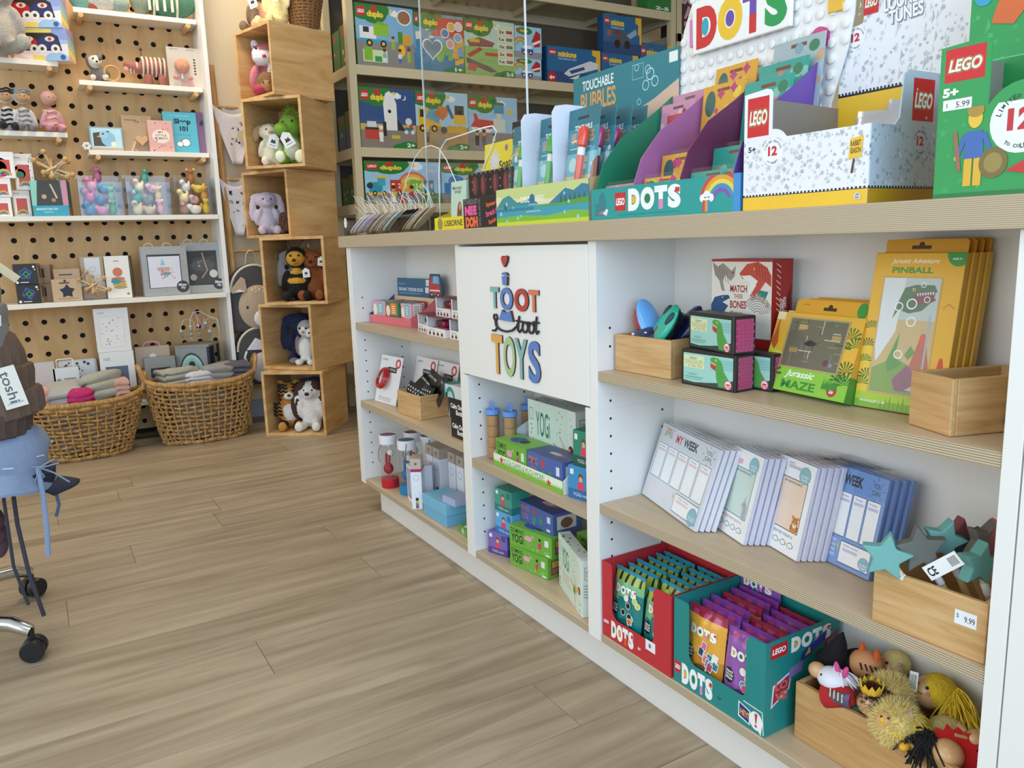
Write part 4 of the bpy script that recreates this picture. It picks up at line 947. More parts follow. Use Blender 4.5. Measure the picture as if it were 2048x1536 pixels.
# 3 black furry cat with tiger mask
t, d = puppet('black and orange tiger finger puppet with pointed ears', 1300, 640, .240)
MB().ell((0, 0, 0), (.024, .02, .022), seg=18, ring=12).build('head', M('#e2a06a', .7), t); MB().ell((-.012, .004, -.006), (.026, .022, .022), seg=18, ring=12).build('hood', M('#0f0e0f', .95, .1, 80, .6), t)
for x in (-.006, .016): MB().lathe([(.006, 0), (.0045, .008), (.0005, .016)], (x, 0, .017), 8).build('ear', M('#d9642a', .8), t)
for k in range(4): MB().tube([(.004+.006*k, -.0185+.0022*k, .012), (.008+.006*k, -.0195+.003*k, .004)], .0012, 5).build('stripe', M('#15110f'), t)
MB().ell((.014, -.017, -.002), .002).build('eye', M('#161616', .3), t); MB().ell((.018, -.016, -.008), (.003, .002, .002)).build('nose', M('#161616', .3), t)
# 4 cream knit hat doll
t, d = puppet('doll finger puppet in a cream knitted hood', 1420, 645, .235)
c0 = head(t, d, .017); eyes(t, c0, d, .017); MB().ell((.003, .006, .004), (.0195, .019, .019), seg=18, ring=12).build('hood', M('#e8d488', .95, .25, 120, 1.0, 0, 0, 260), t); MB().ell((.016, -.006, .012), .003).build('flower', M('#d89ab0'), t)
# 5 fluffy chick back
def chick(label, u, v, z, r, sd):
    t, d = puppet(label, u, v, z); MB().ell((0, 0, 0), (r, r, r*.95), seg=22, ring=14).build('body', YEL2, t)
    o = fluff((0, 0, 0), r*.97, 5200, .0085, sd, .0006).build('fluff', YEL2, t, 0, 0); o['kind'] = 'stuff'
    rt_ = Vector((0, 0, 1)).cross(d).normalized(); q = (d*.8-rt_*.62).normalized(); c_ = q*r*.78
    MB().ell(c_, r*.42, seg=20, ring=12).build('face', SKIN, t); MB().ell(c_+(q-Vector((0, 0, .15))).normalized()*r*.42+rt_*r*.18, (r*.14, r*.14, r*.19)).build('beak', M('#e8b52a', .5), t)
    for s in (-1, 1): MB().ell(c_+(d+rt_*.45*s+Vector((0, 0, .35))).normalized()*r*.42, .0016).build('eye', M('#161616', .3), t)
chick('fluffy pale yellow chick finger puppet in the middle of the box', 1420, 775, .228, .0245, 5)
chick('fluffy pale yellow chick finger puppet at the front of the box', 1335, 965, .216, .026, 6)
# 6 king
t, d = puppet('king finger puppet with brown hair, yellow crown and red coat', 1285, 835, .226)
c0 = head(t, d, .0175); eyes(t, c0, d, .0175); MB().ell((.001, .004, .004), .0178, seg=18, ring=12).build('scalp', M('#4a2012', .9), t); fluff((.001, .004, .004), .0175, 1800, .007, 9, .0009).build('hair', M('#5a2a18', .9), t)['kind'] = 'stuff'
cr_ = MB()
for k in range(10):
    a0, a1 = 2*pi*k/10, 2*pi*(k+1)/10; r0 = .0125
    cr_.add([(r0*cos(a0), r0*sin(a0), .016), (r0*cos(a1), r0*sin(a1), .016), (r0*1.1*cos(a1), r0*1.1*sin(a1), .023), (r0*1.15*cos((a0+a1)/2), r0*1.15*sin((a0+a1)/2), .03), (r0*1.1*cos(a0), r0*1.1*sin(a0), .023)], [(0, 1, 2, 3, 4)])
cr_.build('crown', M('#e9bd2f', .7), t, 0, 0, 0, .0012)
MB().lathe([(.006, .014), (.014, .0), (.019, -.03)], seg=16, mat=Matrix.Translation((-.03, -.006, -.006)) @ Matrix.Rotation(1.25, 4, 'Y')).build('coat', M('#b01f24', .9, .1, 60, .3), t)
for k in range(4): MB().tube([(-.046+.006*k, -.02, .004), (-.044+.006*k, -.023, -.006)], .0009, 5).build('lacing', M('#e6d9a0'), t)
MB().ell((-.02, .0, -.02), (.008, .006, .006)).build('glove', M('#1f7a68', .8), t)
# 7 large blonde doll
t, d = puppet('doll finger puppet with yellow knitted cap and long yellow ponytail', 1600, 765, .232)
q = (d-Vector((.5, .1, 0))).normalized(); c0 = head(t, d, .021, off=(0, 0, 0)); eyes(t, c0, q, .021); MB().ell((.008, .006, .003), (.0235, .023, .0235), seg=22, ring=14).build('knitted_cap', M('#ebc630', .95, .25, 120, 1.0, 0, 0, 300), t)
for s in (-.5, .6): MB().ell(c0+(q+Vector((0, 0, -.1))+Vector((0, 0, 1)).cross(q)*s).normalized()*.02, .003).build('cheek', M('#e08a78', .5), t)
yarn((.03, .008, .012), [(.05, -.02, -.03), (.055, .0, -.035), (.035, -.03, -.036), (.06, -.012, -.015)], .0009, 110, 11, .009, .022).build('ponytail', M('#f0cf3c', .9), t)['kind'] = 'stuff'
MB().tube([(.026+.004*cos(a), .008+.006*sin(a), .013) for a in [k*.7 for k in range(10)]], .001, 5).build('hair_tie', M('#e0a08a'), t)
# 8 yellow yarn hair duck
t, d = puppet('yellow yarn haired finger puppet with orange beak', 1500, 925, .216)
c0 = head(t, d, .018, off=(0, 0, -.006)); yarn((.0, .0, .016), [(-.022, -.012, -.004), (.024, -.006, -.006), (0, -.02, -.004), (.01, .02, -.004), (-.012, .018, -.004)], .0011, 120, 21, .006, .012).build('hair', M('#f0cf44', .9), t)['kind'] = 'stuff'
MB().ell((.012, -.024, -.012), (.006, .008, .005)).build('beak', M('#eaae2c', .6), t); MB().ell((.004, -.004, .019), (.005, .004, .004)).build('bow', M('#e3b0b8'), t)
# 9 black haired doll
t, d = puppet('doll finger puppet with shaggy black hair at the bottom edge', 1500, 1075, .205)
c0 = head(t, d, .016, off=(0, 0, -.004)); MB().ell((0, 0, 0), .017, seg=16, ring=10).build('scalp', M('#0d0c0c', .8), t); yarn((0, 0, .015), [(-.028, -.012, -.01), (.026, -.01, -.012), (0, -.026, -.012), (.0, .02, -.01)], .0011, 120, 31, .008, .012).build('hair', M('#0d0c0c', .8), t)['kind'] = 'stuff'
# 10 wooden face with red felt frill
t, d = puppet('bare wooden headed finger puppet with a red felt frill', 1685, 1060, .205)
c0 = head(t, d, .0185); yaw_ = math.atan2(d.y, d.x)
fr = [((.031 if i % 2 else .024)*cos(pi*i/14-.6), (.031 if i % 2 else .024)*sin(pi*i/14-.6)) for i in range(29)]
MB().prism(fr+[(0, 0)], 0, .002, 0, Matrix.Translation((.004, .006, .004)) @ Matrix.Rotation(yaw_+pi/2, 4, 'Z') @ Matrix.Rotation(-.5, 4, 'X')).build('felt_frill', M('#c01a1c', .95, .1, 60, .3), t, 0, 0)
# 11 fluffy yellow animal behind
t, d = puppet('plain yellow plush finger puppet behind the red frill', 1690, 960, .205)
MB().ell((0, 0, 0), (.026, .022, .02), seg=18, ring=12).build('body', M('#d9c888', .95, .2, 90, .8, 0, .3, 220), t)
# 12 small wooden figure at the right
t, d = puppet('small bare wooden finger puppet with peg nose at the right end', 1815, 985, .225)
head(t, d, .011); MB().tube([(-.004, -.01, .003), (-.012, -.02, .006)], .0022, 8).build('nose', SKIN, t); MB().lathe([(.01, 0), (.013, -.03)], (0, 0, -.008), 14).build('body', M('#3a2a28', .9), t); MB().tube([(-.008, -.008, .01), (-.014, -.012, .016)], .0028, 8).build('arm', SKIN, t)
B = Box('white barcode tag among the finger puppets', HZ(*C6(1522, 760), .24), .012, .0005, .03, '#efefec', rad(20), rad(-10), name='paper_tag', cat='tag', bev=0)
for k in range(6): B.F().rect(.1+.13*k, .15, .16+.13*k, .85, '#222')

# ================================================================= far cabinet, upper shelf
ZC, ZC0 = .3684, .1064
yt = .076
tr = thing('sock_display_tray', 'coral cardboard tray of toddler sock boxes with a blue header card', 'display box', (.205, .062, ZA), yt)
CO = CARD('#e2727a'); NV = CARD('#2f6283')
MB().box(-.15, .15, 0, .002, 0, .026).build('front_rim', CO, tr, 0, 0); MB().box(-.15, .15, .002, .1, 0, .002).build('base_panel', CO, tr, 0, 0)
for s in (-1, 1): MB().add([(s*.15, 0, 0), (s*.15, .1, 0), (s*.15, .1, .09), (s*.15, .05, .05), (s*.15, 0, .03)], [(0, 1, 2, 3, 4)]).build('side_panel', [CO if s > 0 else NV], tr, 0, 0, 0, .0015)
MB().box(-.15, .15, .1, .102, 0, .085).build('back_panel', CARD('#e8c79c'), tr, 0, 0)
hd = MB().box(-.125, .15, .102, .104, .085, .148).build('header_card', NV, tr, 0, 0)
a = Art(tr, (-.125, .102, .085), (1, 0, 0), (0, 0, 1), (0, -1, 0), (.275, .063)); a.text('ORGANIC TODDLER SOCKS', .03, .3, .66, .48, '#e6f0f4', .02).text('little', .04, .65, .2, .75, '#8fc0d4').rect(.74, .62, .86, .95, '#dfe6e4').rect(.72, .25, .82, .55, '#e6eaf0').rect(.85, .4, .9, .7, '#7cc0d8').rect(.85, .08, .9, .3, '#e88a90').rect(.04, .16, .6, .2, '#7aa6bd')
fe = MB().prism([(.1, .085), (.19, .085), (.19, .13), (.175, .165), (.115, .165), (.105, .13)], .098, .1005).build('fire_engine_cutout', CARD('#2a4a63'), tr, 0, 0)
a = Art(tr, (.1, .098, .085), (1, 0, 0), (0, 0, 1), (0, -1, 0), (.09, .08)); a.poly([(.08, .15), (.85, .15), (.85, .55), (.3, .62), (.35, .9), (.25, .9), (.1, .6)], '#c94038').poly([(.3, .62), (.85, .58), (.82, .9), (.4, .92)], '#5a9fd0').rect(.1, .3, .85, .36, '#f0ece6').circ(.25, .16, .09, '#1a1a1e').circ(.7, .16, .09, '#1a1a1e').circ(.25, .16, .045, '#d8d8d8').circ(.7, .16, .045, '#d8d8d8')
for k in range(3): a.rect(.42+.12*k, .62, .45+.12*k, .9, '#e8f0f4')
def sockbox(label, x, y, w, d, c1, c2, c3, yaw=0):
    p = Vector((cos(yt)*x-sin(yt)*y, sin(yt)*x+cos(yt)*y, 0))+Vector((.205, .062, ZA+.0024)); B = Box(label, p, w, d, .072, c1, yt+yaw, name='sock_box', group='toddler sock boxes')
    a = B.F(); a.rect(.05, .25, .3, .85, c3).ell(.2, .6, .15, .25, '#f4e9d0').rect(.38, .42, .85, .95, c2).circ(.25, .1, .12, '#1d1d22').circ(.78, .1, .12, '#1d1d22').circ(.25, .1, .06, c1).circ(.78, .1, .06, c1)
    for k in range(4): a.rect(.5, .5+.1*k, .72, .54+.1*k, '#f6f1e6')
    r = B.R(); r.rect(0, 0, 1, .35, c3); r.rect(.2, .3, .8, .95, '#f2f0ea')
    for k in range(8): r.rect(.26, .36+.07*k, .74, .385+.07*k, '#26262a')
    B.T().rect(0, .0, 1, .3, c2).rect(.3, .4, .7, .9, '#3a5a6a')
S = [('pink', '#e79aa8', '#6fc0cc', '#e9d08a'), ('green and orange', '#2f7a52', '#e8862f', '#d83a3a'), ('yellow', '#e0a030', '#d86a3a', '#3f7fa8'), ('red', '#c8504a', '#7fc8d0', '#e9a0b0'), ('pale pink', '#e7a7b4', '#72bcd0', '#d84a5a')]
sockbox('pink sock box at the front left of the coral tray', -.085, .006, .095, .042, *S[0][1:]); sockbox('green and orange sock box with barcode in the coral tray', .016, .004, .1, .042, *S[1][1:], -.03)
sockbox('yellow sock box in the back row of the coral tray', -.05, .052, .09, .042, *S[2][1:]); sockbox('red sock box in the back row of the coral tray', .045, .052, .09, .042, *S[3][1:]); sockbox('pale pink sock box at the right end of the coral tray', .11, .006, .07, .042, *S[4][1:])
def carbox(label, x, y, z, w, carc, yaw=0, toy=True):
    t = thing('toy_car_box', label, 'box', (x, y, z), yaw, 'wooden car boxes'); d, h = .05, .055; m = CARD('#e9e6e2')
    MB().box(-w/2, w/2, 0, .0015, 0, .024).box(-w/2, -w/2+.006, 0, .0015, .024, h).build('front_panel', m, t, 0, 0); MB().box(-w/2, w/2, d-.0015, d, 0, h).build('back_panel', CARD('#7a2430'), t, 0, 0)
    MB().box(-w/2, w/2, .0015, d-.0015, 0, .0015).build('base_panel', m, t, 0, 0); MB().box(-w/2, w/2, 0, d, h-.0015, h).build('top_panel', CARD('#7a2430'), t, 0, 0); MB().box(-w/2, -w/2+.0015, .0015, d-.0015, .0015, h-.0015).build('side_panel', m, t, 0, 0)
    rp = MB().box(w/2-.0015, w/2, .0015, d-.0015, .0015, .022).build('side_panel', m, t, 0, 0)
    a = Art(t, (-w/2, 0, 0), (1, 0, 0), (0, 0, 1), (0, -1, 0), (w, .024))
    for k in range(4): a.rect(.1+.22*k, .15, .22+.22*k, .4, '#6a2436').rect(.13+.22*k, .4, .19+.22*k, .55, '#6a2436').circ(.13+.22*k, .15, .014, '#222').circ(.19+.22*k, .15, .014, '#222')
    a.text('wooden car', .1, .65, .4, .8, '#8a3040', .01)
    cm = GLOSS(carc); MB().box(-w*.36, w*.36, .012, .038, .008, .026).box(-w*.24, w*.2, .013, .037, .026, .044).build('toy_car', cm, t, .004)
    for sx in (-.22, .22): MB().lathe([(.008, 0), (.008, .03)], seg=14, mat=Matrix.Translation((w*sx, .040, .010)) @ Matrix.Rotation(pi/2, 4, 'X')).build('wheel', M('#1c1c1e', .5), t)
    MB().box(-w*.2, w*.16, .0122, .0128, .03, .041).build('car_window', M('#20262c', .2), t, 0, 0)
carbox('white car box with a silver van, left of the red one', .513, .045, ZA, .1, '#d5d9df', -.1)
carbox('white car box with a yellow and maroon car at the shelf front', .638, .026, ZA, .13, '#a02848', -.04)
carbox('white car box with a grey car partly behind the sign door', .768, .03, ZA, .1, '#6a7484', 0)
carbox('white car box with a red car on top of the other car boxes', .65, .045, ZA+.0555, .1, '#b01f2c', -.05)
carbox('white car box with a yellow car, top right beside the sign door', .765, .04, ZA+.0555, .1, '#d9a52c', 0)

# ================================================================= far cabinet, middle shelf
def cardpack(label, x, y, yaw, rx, ring):
    B = Box(label, (x, y, ZM), .15, .0012, .165, '#eceaea', yaw, rx, name='carded_toy', cat='carded toy', group='carded teether packs', bev=0)
    a = B.F(); a.text('pocket', .08, .88, .32, .94, '#333', .01).rect(.38, .66, .8, .77, '#222').text('POCKET BALL', .42, .69, .76, .74, '#eee', .01).ell(.82, .86, .12, .1, '#c23a3a').ell(.82, .86, .06, .06, '#f0e0dc').circ(.2, .12, .02, '#b05a40')
    for k in range(3): a.rect(.15, .05+.03*k, .75, .06+.03*k, '#9a9aa0')
    if ring:
        for k, (r, yy) in enumerate(((.032, -.012), (.03, -.018), (.026, -.022))):
            MB().tube([(-.02+r*cos(q)*(1-.12*k), yy+.006*sin(q), .085+r*sin(q)*1.1) for q in [2*pi*i/20 for i in range(20)]], .0042, 8, 0, True).build('teether_ring', GLOSS('#b5161c'), B.t)
cardpack('white carded toy with a red ring, leaning at the left of the shelf', .15, .05, .11, -.25, True)
cardpack('white carded toy behind the bamboo box, left one', .285, .125, .05, -.2, False); cardpack('white carded toy behind the bamboo box, right one', .42, .135, .02, -.2, False)
openbox('bamboo box of black pouches on the far cabinet', (.4, .031, ZM), .155, .1, .075, BAMBOO, .065, group='bamboo boxes')
def pouchpack(label, loc, yaw, rx, ry, dots_, w=.1, h=.075):
    t = thing('snack_pouch', label, 'pouch', loc, yaw, 'black pouches', rx, ry); BK = M('#131214', .3)
    a = pouch(t, w, h, .012, [BK], lambda u, v: 0, 'pouch', 8, 8)
    if dots_:
        for i in range(6):
            for j in range(5): a.circ(.1+.15*i+(.07 if j % 2 else 0), .1+.17*j, .035, '#e9e9ea', 10)
    else: a.text('pocket wipes', .1, .7, .6, .85, '#dddddd', .01).rect(.1, .3, .8, .32, '#777')
pouchpack('black pouch with white dots at the front of the bamboo box', (.42, .055, ZM+.03), -.05, -.5, 0, True); pouchpack('plain black pouch lying across the bamboo box', (.37, .07, ZM+.055), .1, -.7, .45, False)
pouchpack('plain black pouch upright at the back of the bamboo box', (.4, .105, ZM+.045), .05, -.2, .3, False, .1, .09); pouchpack('black pouch leaning out of the right end of the box', (.47, .09, ZM+.045), -.3, -.4, .1, False, .09, .09); pouchpack('dotted black pouch at the left end of the bamboo box', (.36, .05, ZM+.03), .3, -.3, .3, True, .08, .07)
B1 = Box('black bottle box with white lettering, lower of two', (.775, .02, ZM), .11, .08, .056, '#17161a', 0, name='bottle_box', group='black bottle boxes'); a = B1.F(); a.text('Calm Down', .08, .5, .85, .75, '#f4f4f4', .03).text('Bottle', .35, .2, .8, .45, '#f4f4f4', .03); B1.L().rect(0, 0, 1, 1, '#d8d4d0')
B1 = Box('black bottle box with white lettering, upper of two', (.772, .02, ZM+.0565), .11, .08, .056, '#17161a', .02, name='bottle_box', group='black bottle boxes'); a = B1.F(); a.text('Calm Down', .08, .5, .85, .75, '#f4f4f4', .03).text('Bottle', .35, .2, .8, .45, '#f4f4f4', .03)
B1 = Box('white and teal toy box on top of the black bottle boxes', (.752, .02, ZM+.113), .125, .075, .036, '#d6d6d4', .02, name='toy_box'); B1.F().ell(.28, .0, .22, .85, '#1f8f86').ell(.28, .0, .13, .5, '#b8c4c6').rect(.0, 0, .06, 1, '#1f8f86').rect(.06, .0, .14, .3, '#15181c'); B1.T().rect(0, 0, .3, 1, '#2a9a90')

# ================================================================= far cabinet, bottom shelf
def tubebox(label, x, y, col, tool):
    t = thing('tube_pack', label, 'tube', (x, y, ZL), 0, 'toy instrument tubes'); r = .0295
    MB().lathe([(r, 0), (r+.001, .002), (r+.001, .03), (r, .031)], seg=28).build('base_cap', M(col, .4), t)
    MB().lathe([(r-.001, .031), (r-.001, .155)], seg=28, cap=False).build('clear_tube', clear('tube_plastic', (.96, .97, .98), .03, .05), t)
    MB().lathe([(r+.001, .155), (r+.0015, .157), (r+.0015, .186), (r-.001, .187), (r-.002, .184)], seg=28).build('lid', M('#eceef2', .4), t)
    MB().lathe([(r-.003, .1845), (r-.003, .186)], seg=24).build('lid_label', M('#9a6a70' if col.startswith('#c') else '#6a7f95', .5), t)
    MB().ell((.0, -.004, .065), (.019, .017, .02), seg=16, ring=10).build('toy_shaker', M(tool, .6, .15, 80, .5), t)
    MB().tube([(-.012, -.006, .075), (-.014, -.004, .11), (0, -.002, .125), (.014, -.004, .11), (.012, -.006, .075)], .0045, 8).build('toy_handle', M(tool, .6), t)
    MB().ell((.006, .004, .12), (.012, .012, .014), seg=12, ring=8).build('toy_ball', M('#e6dcd0', .5), t); MB().ell((-.01, .006, .145), .008).build('toy_bell', M('#efe9df', .5), t)
    MB().tube([(r*.9, -.01, .184), (r*1.2, -.02, .15), (r*1.5, -.02, .11), (r*1.3, -.02, .09)] if not col.startswith('#c') else [(-r*.6, -.018, .15), (-r*1.5, -.02, .12), (-r*1.6, -.02, .09), (-r*1.1, -.02, .085)], .0012, 6).build('cord', M('#4a4542', .8), t)
p = HZ(*C3(250, 590), ZL); tubebox('clear tube with red base and red toy inside, at the front left', p.x, max(p.y, .034), '#c4202c', '#a5182a')
p2 = HZ(*C3(365, 585), ZL); tubebox('clear tube with blue base and blue toy inside', .29, .062, '#1f86b5', '#1f6fa5'); tubebox('clear tube with red base behind the front one', .2, .125, '#c4202c', '#a5182a'); tubebox('clear tube with blue base at the back', .285, .148, '#1f86b5', '#1f6fa5')
def slim(label, x, y, w, d, h, yaw, top, group='slim white boxes', band=None):
    B = Box(label, (x, y, ZL), w, d, h, '#eeeff4', yaw, name='slim_box', group=group)
    for a in (B.F(),):
        a.rect(0, .78, 1, 1, top).circ(.5, .66, .28, '#c9cad2').circ(.5, .66, .24, '#eeeff4').text('toy', .35, .64, .65, .68, '#8a8a96').text('rainbow', .1, .3, .9, .34, '#50505c', 0, pi/2) if False else a.rect(0, .8, 1, 1, top)
        a.circ(.5, .63, .28, '#b9bac4').circ(.5, .63, .23, '#eeeff4').circ(.5, .2, .16, '#22284a').rect(.36, .12, .64, .17, '#e0b040').rect(.36, .07, .64, .12, '#3f9a6a').rect(.36, .02, .64, .07, '#b02a6a').circ(.5, .9, .14, '#8a6f5c')
        if band: a.rect(0, .74, 1, .8, band)
    B.T().rect(0, 0, 1, 1, top); B.R().rect(0, .8, 1, 1, top)
    if band: B.R().rect(0, .74, 1, .8, band)
    return B
slim('white slim box with magenta band at the shelf front', .462, .016, .034, .06, .165, 1.0, '#c9b9a8', band='#b02a6a')
t = thing('open_box', 'empty white open box beside the magenta banded one', 'box', (.372, .03, ZL), -.17)
MB().box(-.03, .03, 0, .001, 0, .012).box(-.03, -.024, 0, .001, .012, .118).box(.024, .03, 0, .001, .012, .118).box(-.03, .03, 0, .001, .112, .12).build('front_frame', CARD('#e9e8ee'), t, 0, 0); MB().box(-.03, -.0285, .001, .07, 0, .12).build('side_panel', CARD('#e9e8ee'), t, 0, 0); MB().box(.0285, .03, .001, .07, 0, .12).build('side_panel', CARD('#e9e8ee'), t, 0, 0); MB().box(-.03, .03, .07, .0715, 0, .12).build('back_panel', CARD('#c8c4d4'), t, 0, 0); MB().box(-.0285, .0285, .001, .07, .1185, .12).build('top_panel', CARD('#dcd4d4'), t, 0, 0)
for k, (x, y, lb) in enumerate(((.35, .115, 'first slim white box of the row, behind the blue boxes'), (.405, .115, 'second slim white box of the row'), (.485, .13, 'third slim white box of the row, set back'), (.542, .13, 'fourth slim white box at the right of the row'))): slim(lb, x, y, .047, .06, .172, 0, '#b9a898')
Bb = Box('pale blue lidded gift box, lower of two', (.588, .016, ZL), .155, .095, .032, '#6fb2d2', .02, name='gift_box', group='pale blue gift boxes'); 
Bb = Box('pale blue lidded gift box on top with a printed wreath', (.585, .016, ZL+.0325), .158, .095, .034, '#7abcda', .03, name='gift_box', group='pale blue gift boxes'); a = Bb.T(); a.arc(.55, .45, .11, .13, 0, 2*pi-.01, '#c9b77a').circ(.42, .5, .03, '#e4e6e6').circ(.67, .4, .03, '#e4e6e6').ell(.86, .55, .12, .12, '#e0b02c')
Bb = Box('small lavender card box on the blue gift boxes', (.66, .03, ZL+.067), .07, .06, .022, '#a9b8d8', .1, name='card_box')
B1 = Box('small green packet at the right front of the bottom shelf', (.745, .03, ZL), .075, .03, .022, '#5f9a4a', -.1, name='packet', cat='packet'); B1.F().circ(.5, .5, .12, '#c8dcb0').rect(.2, .25, .8, .35, '#a9c88c'); B1.T().circ(.5, .5, .15, '#d8e4c4')

# ================================================================= sign cabinet, upper shelf
def corktube(label, x, y):
    t = thing('stamp_tube', label, 'tube', (x, y, ZC), 0, 'tubes of wooden stamps'); r = .0185; bl = M('#6a9be0', .4)
    for k in range(4):
        MB().lathe([(.0155, .0), (.016, .002), (.016, .026), (.0155, .028)], (0, 0, .002+.029*k), 18).build('wooden_stamp', M('#b98a58', .6, .15, 50), t)
    MB().lathe([(r-.0008, 0), (r-.0008, .125)], seg=22, cap=False).build('clear_tube', clear('tube_plastic', (.96, .97, .98), .03, .05), t)
    MB().lathe([(r, .119), (r+.001, .12), (r+.001, .132), (r, .133)], seg=22).build('lid', bl, t)
    P = MB(); P.box(-.0125, .0125, -.0008, .0008, .133, .138); P.box(-.0125, -.008, -.0008, .0008, .138, .146); P.box(.008, .0125, -.0008, .0008, .138, .146); P.box(-.0125, .0125, -.0008, .0008, .146, .152); P.box(-.0025, .0025, -.0008, .0008, .1425, .146)
    P.build('hanger_tab', bl, t, 0, 0)
corktube('clear tube of round wooden stamps with blue lid, leftmost', .906, .052); corktube('second clear tube of wooden stamps with blue lid', .958, .074); corktube('tube of wooden stamps behind the white yoga box', .915, .155)
corktube('tube of wooden stamps at the right behind the small boxes', 1.333, .12)
ty = thing('game_display_tray', 'green and white card tray of yoga games', 'display box', (1.1175, .019, ZC), -.008)
GR = CARD('#7db83f'); WT = CARD('#eef2ee')
MB().box(-.158, .158, 0, .0015, 0, .032).build('front_rim', GR, ty, 0, 0); MB().box(-.158, .158, .0015, .15, 0, .0015).build('base_panel', WT, ty, 0, 0)
for s in (-1, 1): MB().add([(s*.158, .0016, 0), (s*.158, .15, 0), (s*.158, .15, .12), (s*.158, .075, .085), (s*.158, .0016, .032)], [(0, 1, 2, 3, 4)]).build('side_panel', [WT], ty, 0, 0, 0, .0015)
MB().box(-.158, .158, .15, .1515, 0, .1).build('back_panel', WT, ty, 0, 0)
a = face(ty, .316, .032); a.rect(0, .35, 1, 1, '#e8f0d8'); 
for k in range(40): a.poly([(k/40, .3), (k/40+.0125, .55), (k/40+.025, .3)], '#7db83f')
a.text('YOGA GAMES & MUCH MORE!', .16, .42, .76, .85, '#4f8a3a', .0).star(.13, .6, .035, '#c94a3c').star(.82, .45, .035, '#c94a3c')
def yogabox(label, loc, w, d, h, kind, yaw=0, rx=0):
    cols = {'domino': '#6fae3f', 'memo': '#5066a8', 'cards': '#dfeadf'}; B = Box(label, loc, w, d, h, cols[kind], yaw, rx, name='game_box', group='yoga game boxes'); a = B.F()
    if kind == 'domino':
        a.text('DOMINO', .04, .68, .36, .9, '#1d2a1c', .01).text('YOGi', .05, .2, .34, .62, '#1d2a1c', .02)
        a.ell(.46, .6, .09, .13, '#e2a3b4').line([(.52, .65), (.57, .8), (.6, .68)], .018, '#e2a3b4').line([(.45, .5), (.46, .15)], .01, '#c98a70').line([(.48, .5), (.5, .15)], .01, '#c98a70')
        a.ell(.73, .72, .03, .08, '#3a2418').poly([(.68, .5), (.78, .64), (.76, .3), (.7, .25)], '#c9455a').line([(.7, .3), (.66, .1)], .014, '#dba078').rect(.84, .5, .93, .8, '#dfe8da').rect(.86, .05, .96, .14, '#dfe8da').scatter(.4, .1, .9, .3, 6, .008, ['#e6efdc'], 2)
        B.R().rect(.2, .15, .8, .85, '#6a4a38').rect(.25, .5, .75, .8, '#c9a83c').rect(.25, .2, .75, .45, '#b9605a'); B.T().rect(0, 0, 1, 1, '#86c04a').ell(.4, .5, .2, .3, '#3f6aa0').ell(.6, .5, .1, .2, '#2c4a2c')
    elif kind == 'memo':
        a.text('MEMO', .05, .6, .33, .85, '#c07a5a', .01).text('YOGi', .08, .2, .3, .5, '#c07a5a', .01).ell(.47, .72, .05, .14, '#c04a35').poly([(.42, .45), (.52, .5), (.54, .25), (.42, .25)], '#2f9a7a').line([(.44, .25), (.48, .1)], .02, '#dba078').ell(.66, .4, .05, .16, '#3f9a5a').rect(.84, .5, .93, .8, '#dfe4ee').rect(.82, .08, .92, .2, '#dfe4ee')
        B.R().rect(.15, .2, .85, .85, '#e0d6d0').ell(.5, .5, .22, .25, '#7a5a44'); B.T().rect(0, 0, 1, 1, '#46548f').poly([(.3, .4), (.6, .6), (.8, .5), (.6, .35)], '#c96a62').ell(.5, .5, .15, .1, '#d8c8c0')
    else:
        a.rect(.15, 0, .85, 1, '#d3e6d6').text('YOGi', .18, .48, .48, .85, '#2f7a66', .01).text('YOGA CARDS', .2, .3, .46, .4, '#d8b25a').text('FOR ACTIVE LEARNING', .2, .19, .56, .28, '#d8b25a')
        a.frame(.04, .7, .12, .88, .008, '#4a8a8a').line([(.05, .62), (.1, .62)], .01, '#4a8a8a')
        a.ell(.9, .42, .05, .07, '#5a2a1a').ell(.87, .4, .035, .05, '#d89a6a').poly([(.7, .42), (.84, .42), (.82, .32), (.7, .3)], '#d8c02f').poly([(.66, .42), (.74, .36), (.74, .24), (.66, .26)], '#5a7a4a').line([(.68, .36), (.55, .44)], .02, '#d89a6a').line([(.72, .26), (.72, .06), (.76, .03)], .02, '#d89a6a').line([(.78, .42), (.68, .58)], .015, '#d89a6a')
        a.scatter(.02, .04, .14, .6, 9, .012, ['#c04a4a', '#2f6a7a', '#d8b23a', '#333a4a'], 3).scatter(.6, .6, .97, .95, 12, .012, ['#4a8a5a', '#2a3a6a', '#d8b23a', '#333a4a', '#9ab83a'], 4).scatter(.86, .04, .97, .25, 6, .01, ['#333a4a', '#4a5a8a'], 5)
        r = B.R(); r.frame(.25, .66, .75, .88, .03, '#2f6a6a').text('YOGI', .35, .72, .65, .82, '#2f6a6a')
        for k in range(5): r.rect(.15, .55-.05*k, .85, .565-.05*k, '#7f9a9a')
        B.T().rect(.1, .1, .9, .9, '#cfd8cf').scatter(.1, .1, .9, .9, 10, .015, ['#8a5a4a', '#333a4a'], 6)
    return B
yogabox('green yoga domino box in the card tray', (1.042, .0225, ZC+.0018), .146, .07, .07, 'domino'); yogabox('blue yoga memo box in the card tray', (1.193, .0225, ZC+.0018), .148, .07, .07, 'memo')
yogabox('large white yoga card box standing behind the tray games', (1.112, .098, ZC+.002), .215, .05, .168, 'cards', -.02)
